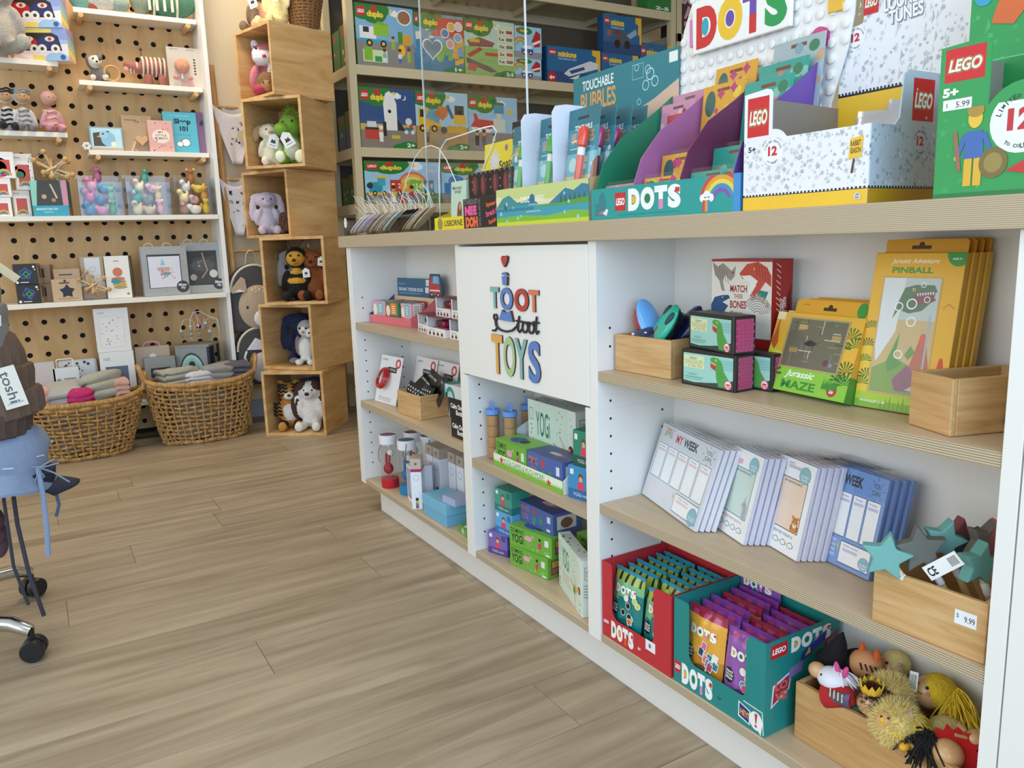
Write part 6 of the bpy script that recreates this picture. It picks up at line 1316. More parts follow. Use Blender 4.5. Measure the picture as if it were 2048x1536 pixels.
B, a = snap('bright yellow snap card game standing behind the black boxes', .895, .1, ZT+.095, '#e6d23a', .155, .118); a.star(.35, .62, .22, '#d9d4dc', 12, .45).text('Snap', .5, .38, .9, .62, '#222', .02, .1).ell(.72, .85, .05, .07, '#a86a8a').text('card', .4, .1, .6, .25, '#222', .02)
def needoh(label, x, y, z, w_, h, big):
    B = Box(label, (x, y, z), w_, .07, h, '#17141a', 0, 0, name='squeeze_ball_box', group='black squeeze ball boxes'); a = B.F(); return B, a
B, a = needoh('black squeeze ball box with pink and orange lettering', .885, .028, ZT, .105, .075, 0); a.text('STARDUST', .05, .8, .75, .97, '#8a8480', .01).text('NEE', .08, .44, .68, .76, '#e8569a', .08).text('DOH', .1, .04, .72, .4, '#ef6a3c', .08).text('SHIMMER', .5, .42, 1.15, .56, '#777', .01, -pi/2)
B, a = needoh('black squeeze ball box with curved pink writing', .992, .026, ZT, .1, .075, 0); a.text('Squeeze Me', .15, .66, .8, .84, '#ef6a3c', .03, .1).text('Stretch Me', .12, .4, .8, .58, '#e8569a', .03, .15).text('Squish It', .25, .12, .75, .3, '#ef6a3c', .03, .2)
B, a = needoh('black dotted display card with round windows behind the squeeze ball boxes', .95, .04, ZT+.0755, .21, .062, 0)
for i in range(9):
    for j in range(3): a.circ(.05+.11*i, .2+.3*j, .042, '#060506', 12).star(.1+.11*i, .35+.3*j, .02, '#a9a5a8', 4, .3)
for x in (.17, .37, .66, .9): a.ell(x, .48, .07, .4, '#5a2430', 18).ell(x-.015, .48, .03, .32, '#8a3a44', 14)
B, a = needoh('tall black box with pink letters beside the bubble display', 1.012, .1, ZT+.0, .085, .25, 0); a.text('STA', .05, .84, .95, .94, '#f2f0ee', .05).text('N', .1, .68, .9, .83, '#e8569a', .08).text('D', .1, .5, .9, .66, '#ef6a3c', .08)

# ================================================================= brick toy boxes on the stock shelving
XB = XG-.002
def shelfbox(label, px0, px1, pytop, row, col, dep=.09, z=None, name='brick_toy_box', group='building brick boxes', yaw=pi/2, x=XB):
    zb = ZG[row]+.0006 if z is None else z; pm = (px0+px1)/2
    ya = HX(px0, pytop+20, x).y; yb = HX(px1, pytop+20, x).y; zt = HX(px0, pytop, x).z
    return Box(label, (x, (ya+yb)/2, zb), yb-ya-.002, dep, zt-zb, col, yaw, 0, name=name, group=group)
def duplo(a, sky, ground, gy=.32, plus='2+', gx=.72):
    a.rect(0, 0, 1, 1, sky).rect(0, 0, 1, gy, ground)
    a.ell(.12, .9, .2, .16, '#1f7a2f').ell(.32, .86, .22, .17, '#1f7a2f').rect(0, .84, .2, 1, '#1f7a2f').ell(.46, .93, .12, .12, '#1f7a2f')
    logo_brick(a, .03, .8, .17, .95); a.text('duplo', .2, .77, .48, .9, '#f2d43a', .06); a.ell(.32, .93, .06, .05, '#c8282d', 12)
    a.ell(.86, 0, .22, .12, '#1f7a2f').ell(.7, .0, .14, .08, '#1f7a2f') if plus else None
    if plus: a.text(plus, .82, .02, .97, .09, '#eef4ea', .04)
    a.cloud(.68, .88, .06, '#e9f0f4').circ(.62, .92, .03, '#f0c83a')
def wheels(a, xs, y, r, c='#f0c02c'):
    for x in xs: a.circ(x, y, r, '#17171a', 16).circ(x, y, r*.5, c, 12)
def fig(a, x, y, s, c1, c2, hair='#4a2a1a'):
    k = a.asp(); a.rect(x-.025*s, y, x+.025*s, y+.06*s*k, c2).rect(x-.03*s, y+.06*s*k, x+.03*s, y+.12*s*k, c1).ell(x, y+.155*s*k, .026*s, .035*s*k, '#d9a06a', 12).ell(x, y+.178*s*k, .03*s, .024*s*k, hair, 12)
B = shelfbox('brick toy box with a white and green garbage truck picture', 709, 825, 4, 2, '#1f7a2f'); a = B.F(); duplo(a, '#7fb2d6', '#8a8680', .42, None)
a.rect(.06, .42, .34, .64, '#eceaea').rect(.12, .54, .22, .63, '#23303a').rect(.3, .5, .56, .68, '#8cbf2f').poly([(.3, .68), (.4, .74), (.58, .68)], '#7aad28').rect(.06, .38, .54, .44, '#3f9fc4'); wheels(a, (.22, .46), .37, .055); a.ell(.84, .84, .13, .13, '#f2efe9').ell(.84, .84, .11, .11, '#9a6a4a').rect(.1, .06, .52, .26, '#cfe3a8').rect(.12, .08, .26, .3, '#7fb82f').rect(.3, .07, .42, .16, '#2f9a5a'); fig(a, .47, .08, 1, '#6fb0d0', '#dfe6ea'); fig(a, .63, .3, 1, '#8cbf3a', '#8cbf3a', '#8a2a20'); fig(a, .9, .3, 1, '#3f6fb0', '#3f6fb0'); a.ell(.78, .29, .06, .1, '#f0bd2a').rect(.72, .4, .8, .6, '#3f8f3a').rect(.8, .38, .95, .56, '#d9a02c'); fig(a, .74, .08, 1.1, '#dfe6ea', '#3f6fb0'); fig(a, .9, .1, 1.1, '#8cbf3a', '#8cbf3a', '#8a2a20')
B = shelfbox('brick toy box covered with a jumble of coloured bricks and a heart window', 825.5, 926, 22, 2, '#1f7a2f'); a = B.F(); duplo(a, '#6fa0b8', '#3f7aa0', .3, '1+')
R_ = random.Random(4)
for k in range(70):
    x, y = R_.random(), R_.uniform(.1, .78); c_ = ('#e6dccd' if x < .35 else '#c9452f' if x < .7 else '#d9882f') if y > .5 else ('#3f86b0' if x < .4 else '#8ab83a' if x < .7 else '#e6b02f'); a.poly([(x, y), (x+.09, y+.02), (x+.08, y+.1), (x-.01, y+.08)], c_)
a.rect(.45, .62, 1, .95, '#c8402f'); 
for x, y, c_ in ((.62, .68, '#3f7fae'), (.75, .8, '#e8b03a'), (.9, .82, '#e9d0d4'), (.88, .62, '#7fb0c4'), (.72, .5, '#e0a0a0')): a.circ(x, y, .085, '#f2efe9').circ(x, y, .07, c_)
a.heart(.36, .4, .22, '#f2f0ea').heart(.36, .4, .19, '#7a8f96'); a.ell(.86, .02, .2, .1, '#1f7a2f').text('1+', .8, .02, .95, .09, '#fff', .04).ell(.28, .86, .2, .14, '#1f7a2f').text('duplo', .2, .77, .48, .9, '#f2d43a', .06)
B = shelfbox('brick toy box with train track pieces and a parts list', 927, 1028, 34, 2, '#1f7a2f'); a = B.F(); duplo(a, '#bcd6c4', '#8fb86a', .5, '2-5'); a.rect(.66, .22, .98, .92, '#dfe6c4')
for k, s_ in enumerate(('1x', '2x', '10x', '1x', '2x')): a.text(s_, .69, .25+.135*k, .8, .31+.135*k, '#222', .03).rect(.83, .25+.135*k, .96, .31+.135*k, ['#9a6a6a', '#c04a3a', '#77716c', '#77716c', '#b03a3a'][k]).rect(.66, .345+.135*k, .98, .35+.135*k, '#6a7a4a')
a.poly([(.05, .6), (.3, .68), (.6, .6), (.55, .52), (.1, .5)], '#8a4a40').poly([(.02, .3), (.5, .16), (.64, .08), (.5, .06), (.04, .2)], '#6a5a58').poly([(.05, .36), (.3, .5), (.36, .46), (.1, .3)], '#b0352c').rect(.4, .36, .66, .42, '#c0392f').rect(.1, .58, .3, .64, '#e0b03a').poly([(.04, .08), (.2, .06), (.26, .18), (.08, .2)], '#c05a4a')
for k, (pt, lb) in enumerate(((48, 'upper'), (112, 'lower'))):
    zz = ZG[2]+.0006+(.0 if k else .0); 
z1 = HX(1030, 112, XB).z
for lb, py, zb in (('lower', 114, None), ('upper', 50, None)):
    zt = HX(1030, py, XB).z; zb = ZG[2]+.0006 if lb == 'lower' else HX(1030, 114, XB).z+.0006
    B = shelfbox('small brick toy box with a blue car, %s of two' % lb, 1029, 1083, py, 2, '#8fbfdc', .09, zb); a = B.F(); a.rect(0, 0, 1, 1, '#9ccbe4').rect(0, 0, 1, .2, '#8f9096').rainbow(.2, .4, .25, ['#d8604a', '#e8b84a', '#8fb84a', '#6fa8d0']).ell(.35, .85, .3, .12, '#2f7a35').text('duplo', .2, .8, .5, .9, '#e8c83a', .05).rect(.06, .83, .16, .92, '#c8282d').rect(.3, .25, .62, .4, '#eef1f4').rect(.22, .18, .68, .3, '#2f6ab0'); wheels(a, (.34, .58), .18, .07, '#eee'); a.poly([(.62, .55), (.8, .9), (.96, .8), (.94, .4), (.72, .36)], '#b8242c').poly([(.66, .5), (.95, .62), (.95, .54), (.68, .42)], '#f0eeea')
def mini(label, px0, px1, py, z=None, dep=.09, pic=0):
    B = shelfbox(label, px0, px1, py, 2, '#1c4f7c', dep, z); a = B.F(); a.rect(0, 0, 1, 1, '#1f6396').rect(0, 0, 1, .3, '#20487a').rect(.04, .74, .16, .92, '#c8282d').text('LEGO', .05, .8, .15, .86, '#fff', .04).text('minions', .2, .72, .54, .88, '#efcb3a', .05).text('THE RISE OF GRU', .2, .64, .54, .69, '#cfe0ee', .01).poly([(.84, 1), (1, 1), (1, .3), (.95, .3), (.95, .5), (.9, .6), (.92, .8), (.84, .85)], '#e8b52f')
    if pic == 0: a.poly([(.3, .25), (.4, .4), (.8, .68), (.95, .62), (.96, .48), (.7, .34), (.4, .18)], '#d8dbe0').poly([(.4, .34), (.68, .5), (.7, .42), (.44, .26)], '#2f4a8a').poly([(.28, .3), (.2, .5), (.26, .52), (.36, .36)], '#3a5a8a').poly([(.4, .12), (.6, .26), (.56, .12)], '#e9e6e0').circ(.08, .12, .085, '#b02028').text('4+', .03, .06, .13, .18, '#fff', .05)
    elif pic == 1: a.poly([(.2, .35), (.4, .6), (.62, .55), (.7, .36), (.5, .2), (.3, .2)], '#4f5460').circ(.36, .26, .08, '#1a1c22').circ(.62, .26, .08, '#1a1c22').rect(.3, .5, .44, .62, '#7a3a3a').poly([(.6, .5), (.85, .7), (.88, .55), (.7, .42)], '#8fb0c4').rect(.1, .45, .2, .6, '#b8562f')
    else: a.circ(.45, .3, .12, '#7fb8c4').poly([(.4, .2), (.7, .4), (.6, .15)], '#c96a8a')
    return B
mini('blue brick toy box with a white aeroplane', 1094, 1201, 90, None, .1, 0)
mini('blue brick toy box at the bottom beside the aeroplane box', 1203, 1277, 104, None, .1, 2); zz = HX(1203, 104, XB).z+.0008
mini('blue brick toy box with a grey vehicle on top', 1206, 1283, 26, zz, .06, 1)
mini('blue brick toy box at the right end of the top row', 1280, 1345, 84, None, .1, 2)
# middle row
B = shelfbox('brick toy box with a white space rocket', 717, 829, 173, 1, '#1f7a2f'); a = B.F(); duplo(a, '#2f4f86', '#8a7f72', .3, '2+'); a.rect(0, .3, 1, .44, '#c8ad6a').poly([(0, .44), (.2, .5), (.4, .46), (.7, .52), (1, .46), (1, .4), (0, .4)], '#3a5580').poly([(.44, .3), (.42, .75), (.47, .92), (.53, .96), (.6, .92), (.66, .75), (.66, .3)], '#eceae6').circ(.53, .62, .03, '#15171a').rect(.4, .2, .46, .44, '#222').poly([(.66, .3), (.82, .3), (.66, .5)], '#2a2c2e').rect(.08, .14, .32, .3, '#c8402f').rect(.08, .3, .32, .34, '#2a2c2e').rect(.12, .34, .28, .44, '#d8dde0').rect(.8, .3, .95, .36, '#3f6f86').circ(.82, .28, .035, '#ddd').circ(.94, .28, .035, '#ddd').circ(.87, .46, .06, '#dcdcd8').rect(.88, .36, .94, .41, '#c8402f').rect(.55, .16, .7, .22, '#c8c02f').circ(.8, .86, .04, '#e8ecef').circ(.785, .87, .036, '#2f4f86'); fig(a, .36, .1, 1.3, '#eceae6', '#eceae6', '#eceae6'); a.cloud(.68, .88, .0, '#2f4f86')
B = shelfbox('brick toy box with yellow construction trucks', 829.5, 935, 180, 1, '#1f7a2f'); a = B.F(); duplo(a, '#a9cfe2', '#b08f5c', .4, '2+'); a.poly([(.05, .4), (.05, .7), (.2, .7), (.4, .6), (.48, .4)], '#e8b52a').rect(.08, .55, .16, .68, '#2a2c2e').poly([(.18, .55), (.26, .7), (.5, .66), (.42, .45)], '#5fa0b8').poly([(.36, .62), (.44, .76), (.62, .74), (.6, .6), (.5, .5)], '#d07a3a').line([(.6, .78), (.7, .55)], .06, '#2f6a86').rect(.72, .45, .95, .62, '#e8b52a').rect(.74, .62, .92, .78, '#2a2c2e').rect(.6, .3, .95, .42, '#d8a52a').poly([(.35, .1), (.45, .22), (.6, .16), (.52, .06)], '#a39a90').circ(.52, .34, .06, '#4a4642'); wheels(a, (.12, .34), .36, .06, '#e8b52a'); fig(a, .2, .12, 1.4, '#8a5a3a', '#4a3a30', '#f0c03a')
B = shelfbox('brick toy box with a red airliner and control tower', 935.5, 1034, 190, 1, '#1f7a2f'); a = B.F(); duplo(a, '#9cc6e0', '#8a857e', .34, None); a.poly([(.04, .44), (.12, .56), (.1, .68), (.16, .68), (.2, .58), (.5, .56), (.56, .46), (.4, .4)], '#c8322f').poly([(.04, .44), (.5, .4), (.4, .34), (.1, .36)], '#eeece8').rect(.5, .36, .74, .6, '#d8dccf').rect(.52, .7, .72, .86, '#3f8fae').poly([(.5, .86), (.74, .86), (.7, .9), (.54, .9)], '#2f5f76').rect(.57, .58, .67, .7, '#cfd4cc').rect(.8, .7, .9, .78, '#e8c03a'); fig(a, .16, .1, 1.4, '#23252a', '#23252a'); fig(a, .3, .1, 1.4, '#8a5a3a', '#4a6a8a'); fig(a, .5, .12, 1, '#d8d4c8', '#555')
for k in range(3):
    y = HX(1052+22*k, 210, XG-.16).y
    B = Box('plain green brick toy box on the middle shelf, %s of three' % nth(k), (XG-.12, y+.05, ZG[1]+.0006), .09, .2, .14+.004*k, '#1f7a2f', pi/2, 0, name='brick_toy_box', group='building brick boxes'); B.F().rect(.2, .5, .7, .85, '#c8282d').text('LEGO', .25, .6, .65, .75, '#fff', .04)
B = Box('long green brick toy box lying at the right of the middle shelf', (XG-.06, HX(1250, 220, XG-.06).y, ZG[1]+.0006), .5, .26, .12, '#1f7a2f', pi/2, 0, name='brick_toy_box', group='building brick boxes'); B.F().rect(.05, .5, .15, .9, '#c8282d').text('LEGO', .06, .6, .14, .8, '#fff', .04)
# lower row
B = shelfbox('brick toy box with a number train and rainbow', 728, 881, 321, 0, '#1f7a2f'); a = B.F(); duplo(a, '#9ccdea', '#86817a', .25, None); a.ell(.88, .05, .14, .2, '#1f7a2f')
a.rainbow(.62, .32, .22, ['#e0705a', '#efb25a', '#f0dc6a', '#8fc87a', '#7fb8dc'], 0, pi, .03).rect(.05, .25, .22, .5, '#2f93ae').rect(.16, .42, .26, .62, '#3fa8b8').rect(.14, .6, .28, .66, '#f0c03a').ell(.06, .42, .04, .07, '#20303a').rect(.04, .2, .28, .26, '#f0b52a').rect(.32, .28, .46, .56, '#c8382f').rect(.46, .28, .58, .5, '#e8a02f').rect(.58, .28, .74, .56, '#7fb83a').rect(.76, .28, .9, .56, '#2f86ae'); wheels(a, (.12, .24, .36, .44, .6, .72, .8, .88), .24, .028, '#f0d04a')
for x, s_ in ((.36, '1'), (.44, '2'), (.52, '3'), (.62, '4'), (.67, '5'), (.72, '6'), (.81, '7'), (.87, '8')): a.text(s_, x-.018, .36, x+.018, .48, '#f4e6b0', .03)
fig(a, .36, .03, 1.0, '#e8c03a', '#eee'); fig(a, .6, .03, 1.0, '#c8382f', '#3a6fa8'); a.ell(.47, .1, .04, .1, '#c8302c')
B = shelfbox('brick toy box with a blue elephant and alphabet bricks', 882, 1010, 325, 0, '#1f7a2f'); a = B.F(); duplo(a, '#9ccdea', '#86817a', .25, None); a.rect(.04, .22, .3, .5, '#2f7fc0').ell(.22, .55, .12, .14, '#2f7fc0').rect(.36, .25, .5, .5, '#d8702f').rainbow(.56, .3, .25, ['#e0705a', '#efb25a', '#f0dc6a', '#8fc87a'], 0, pi, .03).ell(.2, .1, .08, .1, '#d8602f').circ(.75, .75, .08, '#f0c83a')
B = shelfbox('brick toy box at the right of the lower row, mostly hidden by the bubble display', 1012, 1130, 330, 0, '#1f7a2f'); duplo(B.F(), '#9ccdea', '#86817a', .25, '2+')
# boxes seen end on through the left side of the shelving
for k, (row, h, c2) in enumerate(((2, .22, '#2a5f2f'), (1, .2, '#1f4f86'), (0, .16, '#2a5f2f'))):
    for j in range(2):
        B = Box('green brick toy box seen end on at the left side, %s row, %s' % (('top', 'middle', 'lower')[k], ('near', 'far')[j]), (XG-.135-.12*j, ga+.03, ZG[row]+.0006), .11, .3, h-.01*j, '#1d5a28', 0, 0, name='brick_toy_box', group='building brick boxes'); a = B.F(); a.rect(.1, .05, .9, .55, c2).rect(.2, .75, .6, .92, '#8a2226').scatter(.1, .1, .9, .5, 6, .1, ['#8a2a2a', '#2f7a3a', '#c9a03a', '#2a4a7a'], k*7+j)
B = Box('green brick toy box on the top shelf with large numerals', (XB, HX(1322, 2, XB).y, ZG[3]+.0006), .22, .1, .2, '#2a7a35', pi/2, 0, name='brick_toy_box', group='building brick boxes'); a = B.F(); a.text('2-5', .3, .02, .8, .12, '#eef', .04)
B = Box('dark boxed toy with pink lettering on the next shelving bay', (XB-.05, gb+.16, ZG[3]-.12), .22, .15, .4, '#4a2f33', pi/2, 0, name='boxed_toy'); a = B.F(); a.text('SO', .2, .5, .8, .72, '#d8b0b8', .05).text('A', .3, .28, .7, .48, '#d8b0b8', .05).text('2', .3, .05, .7, .25, '#d8b0b8', .05)
g2 = thing('stock_shelving', 'second bay of cream metal shelving to the right of the boxes', 'shelf unit', (XG, gb+.01, 0))
MB().box(-.4, 0, .0, .9, ZG[3]-.17, ZG[3]-.121).build('shelf_deck', METAL, g2, 0, 0); MB().box(-.045, 0, .86, .9, 0, 2.75).build('post', METAL, g2, .002, 0); MB().box(-.4, -.355, .86, .9, 0, 2.75).build('post', METAL, g2, .002, 0); MB().box(-.045, 0, .0, .04, 0, 2.75).build('post', METAL, g2, .002, 0)

# ================================================================= soft toys
import numpy as np
PL = []
def plush(name, label, loc, yaw, H, prims, mats, cat='soft toy', group='soft toys', eyes_=None, nose=None, tagpos=None, vox=42, rx=0, ry=0, part='body', fur=None):
    """one continuous stuffed body grown from overlapping ellipsoids; faces local -y, sits at z=0, unit height scaled by H"""
    t = thing(name, label, cat, loc, yaw, group, rx, ry); mb = MB()
    for p in prims:
        c, r = p[0], p[1]; e = p[3] if len(p) > 3 else None
        mb.ell([x*H for x in c], [x*H for x in r], 0, 14, 10, None, (Matrix.Rotation(e[2], 3, 'Z') @ Matrix.Rotation(e[1], 3, 'Y') @ Matrix.Rotation(e[0], 3, 'X')).to_quaternion() if e else None)
    o = mb.build(part, mats, t, 0, 3.); md = o.modifiers.new('r', 'REMESH'); md.mode = 'VOXEL'; md.voxel_size = H/vox; md.use_smooth_shade = True
    md = o.modifiers.new('s', 'SMOOTH'); md.iterations = 4; md.factor = .5
    PL.append((o, prims, H, mats))
    for e in (eyes_ or []): MB().ell([x*H for x in e[:3]], (e[3] if len(e) > 3 else .02)*H, seg=10, ring=8).build('eye', M('#141212', .2), t)
    if nose: MB().ell([x*H for x in nose[:3]], [x*H for x in nose[3:6]], seg=12, ring=8).build('nose', M(nose[6] if len(nose) > 6 else '#1a1412', .4), t)
    if tagpos:
        x, y, z, s, q = tagpos; m = Matrix.Translation((x*H, y*H, z*H)) @ Matrix.Rotation(q, 4, 'Y')
        MB().prism([(-s/2, 0), (s/2, 0), (s/2, s*1.05), (0, s*1.4), (-s/2, s*1.05)], 0, .0008, 0, m).build('paper_tag', M('#e6e8e4', .5), t, 0, 0)
        n = m.to_3x3(); Art(t, m.to_translation()+n @ Vector((-s/2, 0, 0)), n @ Vector((1, 0, 0)), n @ Vector((0, 0, 1)), n @ Vector((0, -1, 0)), (s, s)).poly([(.25, .45), (.35, .85), (.5, .7), (.65, .85), (.75, .45)], '#1c1a1c').rect(.2, .2, .8, .28, '#7f96a8')
    return t
def flush_plush():
    dg = bpy.context.evaluated_depsgraph_get(); dg.update(); new = []
    for o, prims, H, mats in PL: new.append(bpy.data.meshes.new_from_object(o.evaluated_get(dg)))
    for (o, prims, H, mats), me in zip(PL, new):
        o.modifiers.clear(); o.data = me; me.name = o.name; me.materials.clear()
        for m in mats: me.materials.append(m)
        n = len(me.polygons); c = np.zeros(n*3); me.polygons.foreach_get('center', c); c = c.reshape(-1, 3)/H; best = np.full(n, 1e9); idx = np.zeros(n, int)
        for p in prims:
            r = np.array(p[1]); d = c-np.array(p[0])
            if len(p) > 3: R = np.array(Matrix.Rotation(p[3][2], 3, 'Z') @ Matrix.Rotation(p[3][1], 3, 'Y') @ Matrix.Rotation(p[3][0], 3, 'X')); d = d @ R
            q = np.linalg.norm(d/r, axis=1)-1; q = q*r.min()
            k = q < best-1e-6; best[k] = q[k]; idx[k] = p[2]
        me.polygons.foreach_set('material_index', idx.astype(np.int32)); me.polygons.foreach_set('use_smooth', [True]*n); me.update()
def sit(b=0, h=0, m=1, ear='floppy', e=0, ei=None, arm=0, leg=0, foot=1, belly=None, el=.25, lean=0):
    P = [((0, 0, .27), (.2, .17, .28), b), ((0, -.03, .72), (.2, .19, .19), h), ((0, -.02, .5), (.12, .11, .15), b), ((0, -.19, .67), (.1, .09, .08), m)]
    for s in (-1, 1):
        P += [((s*.2, -.07, .38), (.065, .07, .19), arm, (.25, -s*.25, 0)), ((s*.13, -.2, .08), (.08, .2, .08), leg), ((s*.16, -.39, .1), (.085, .06, .1), foot)]
        if ear == 'floppy': P += [((s*.3, -.05, .82-el), (.075, .045, el), e, (0, -s*.1, 0)), ((s*.2, -.02, .83), (.14, .05, .05), e, (0, s*.3, 0))]
        elif ear == 'round': P += [((s*.15, -.02, .9), (.07, .04, .07), e)]
        elif ear == 'up': P += [((s*.11, 0, 1.02), (.055, .035, .2), e, (0, s*.2, 0))]
        elif ear == 'point': P += [((s*.14, -.02, .93), (.05, .035, .1), e, (0, s*.4, 0))]
    if belly is not None: P += [((0, -.09, .3), (.14, .1, .2), belly)]
    return [tuple([(q[0][0], q[0][1], q[0][2]), (q[1][0]*1.06, q[1][1]*1.06, q[1][2])]+list(q[2:])) for q in P]
EY = [(-.08, -.205, .75), (.08, -.205, .75)]; NS = (0, -.28, .69, .03, .02, .022)
def incrate(i, lx, ly, lz=.0155):
    x, y, a, z = crates[i]; return Vector((x+cos(a)*lx-sin(a)*ly, y+sin(a)*lx+cos(a)*ly, z+lz)), a
def cr(i, name, label, lx, ly, H, prims, mats, dyaw=0, dz=0, **k):
    p, a = incrate(i, lx, ly); p.z += dz; return plush(name, label, p, a+dyaw+(.22, .4, .2, .6, .3, .6)[i], H, prims, mats, **k)
F = FUR
# lowest crate
tg = sit(0, 0, 1, 'round', 0, foot=0, belly=1)
t = cr(0, 'plush_tiger', 'orange and black striped tiger soft toy in the lowest crate', -.078, .135, .26, tg, [F('#c5883c'), F('#e9e4da')], .15, eyes_=[(-.08, -.2, .77), (.07, -.21, .77)], nose=(0, -.285, .69, .035, .02, .025), tagpos=(.15, -.26, .52, .03, .1))
for k in range(7):
    for s in (-1, 1):
        z = .10+.055*k; MB().tube([(s*.044*q+ (0 if True else 0), -.006-.02*q*0-.046*(1-abs(q-1)*0)*0, 0) for q in (0, 1)], .001, 4) if False else None
def bands(t, H, rows, m, r=.006):
    for (c, rx_, ry_, z, a0, a1) in rows:
        MB().tube([(c[0]*H+rx_*H*cos(a0+(a1-a0)*i/10), c[1]*H+ry_*H*sin(a0+(a1-a0)*i/10), (z+.02*sin(i*1.3))*H) for i in range(11)], r, 6).build('stripe', m, t)
BKF = F('#1a1614')
bands(t, .27, [((0, -.03), .2, .19, z, a0, a0+1.1) for z in (.8, .73, .86, .66) for a0 in (3.5, 5.0)]+[((s*.22, -.08), .07, .075, z, 3.3, 6.1) for s in (-1, 1) for z in (.28, .35, .42, .49)], BKF, .0045)
for s in (-1, 1):
    for k in range(4): MB().tube([(s*.13*.27+.075*.27*cos(q), (-.1-.08*k)*.27, .085*.27+.078*.27*sin(q)) for q in [pi*i/8 for i in range(9)]], .004, 6).build('stripe', BKF, t)
pp = sit(1, 1, 1, 'floppy', 0, arm=1, leg=1, foot=1, el=.3)+[((-.12, -.02, .81), (.12, .17, .12), 0), ((.12, -.02, .81), (.12, .17, .12), 0), ((0, .1, .3), (.24, .14, .3), 0), ((-.27, -.06, .48), (.1, .07, .3), 0), ((.27, -.06, .48), (.1, .07, .3), 0)]
cr(0, 'plush_puppy', 'brown and white puppy soft toy with long dark ears in the lowest crate', .042, .125, .27, pp, [F('#4a3028'), F('#ebe6df')], -.1, eyes_=[(-.07, -.2, .76), (.08, -.2, .76)], nose=(0, -.285, .7, .045, .025, .035))
cr(0, 'plush_bunny', 'slate blue bunny soft toy at the back of the lowest crate', .01, .26, .27, sit(0, 0, 0, foot=0), [F('#3f4f68'), F('#56637a')], 0, eyes_=EY)
# second crate
cr(1, 'plush_bunny', 'navy blue bunny soft toy with long ears', -.06, .2, .28, sit(0, 0, 0, 'floppy', 0, foot=0, el=.3), [F('#1c2747')], .2, eyes_=EY, nose=(0, -.285, .7, .03, .02, .018, '#d8a8b4'))
ow = [((0, 0, .32), (.21, .19, .32), 0), ((0, -.02, .76), (.19, .18, .19), 0), ((0, -.1, .32), (.15, .12, .24), 1), ((0, -.1, .74), (.14, .11, .13), 1), ((-.2, -.02, .4), (.06, .12, .22), 2), ((.2, -.02, .4), (.06, .12, .22), 2), ((-.13, -.2, .06), (.09, .1, .07), 1), ((.13, -.2, .06), (.09, .1, .07), 1), ((-.28, -.1, .08), (.12, .1, .07), 2), ((0, -.2, .7), (.035, .05, .03), 3)]
cr(1, 'plush_owl', 'grey and white owl soft toy beside the navy bunny', .04, .115, .24, ow, [F('#b3aeb0'), F('#efece6'), F('#8a7d78'), F('#c9a46a')], -.15, eyes_=[(-.07, -.2, .78, .025), (.07, -.2, .78, .025)], tagpos=(.13, -.2, .6, .032, .1))
cr(1, 'plush_bear', 'small grey bear soft toy at the back of the owl crate', .07, .25, .24, sit(0, 0, 0, 'round', 0, foot=0), [F('#8d8a88')], 0, eyes_=EY, nose=NS)
# third crate
cr(2, 'plush_bunny', 'silver grey bunny soft toy beside the bee', -.06, .22, .28, sit(0, 0, 0, 'floppy', 1, foot=1, el=.3), [F('#a9a9b2'), F('#b3a9a6')], .2, eyes_=EY, nose=(0, -.285, .7, .025, .02, .015, '#d0a0a8'))
bee = [((0, 0, .28), (.2, .18, .28), 0), ((0, -.02, .74), (.19, .18, .19), 0), ((0, -.1, .73), (.16, .13, .14), 1), ((0, -.07, .5), (.1, .1, .06), 1), ((0, -.07, .34), (.16, .14, .07), 1), ((-.2, -.07, .36), (.065, .07, .2), 0, (.3, .3, 0)), ((.2, -.07, .36), (.065, .07, .2), 0, (.3, -.3, 0)), ((-.16, -.22, .09), (.1, .18, .09), 0), ((.16, -.22, .09), (.1, .18, .09), 0), ((0, -.23, .68), (.06, .05, .05), 1)]
t = cr(2, 'plush_bee', 'black and yellow striped bee soft toy in the third crate', -.025, .115, .285, bee, [F('#151312'), F('#dba235')], 0, eyes_=[(-.06, -.23, .78), (.08, -.23, .78)], nose=(0, -.285, .7, .035, .02, .03), tagpos=(.2, -.28, .4, .034, -.1))
for s in (-1, 1): MB().tube([(s*.05*.285, 0, .9*.285), (s*.1*.285, -.01, 1.0*.285), (s*.16*.285, -.01, 1.04*.285)], .002, 6).build('antenna', M('#151312', .8), t)
t = cr(2, 'plush_bear', 'rust brown bear soft toy at the right of the third crate', .06, .14, .27, sit(0, 0, 0, 'round', 0, foot=0), [F('#8a4a22')], -.15, eyes_=[(-.08, -.2, .78), (.08, -.2, .78)], nose=(0, -.285, .7, .04, .025, .03), tagpos=(.17, -.2, .62, .034, .1))
MB().lathe([(.006, 0), (.001, .025)], (-.04, .05, .26), 8).build('horn', M('#d8d4cc', .4), t)
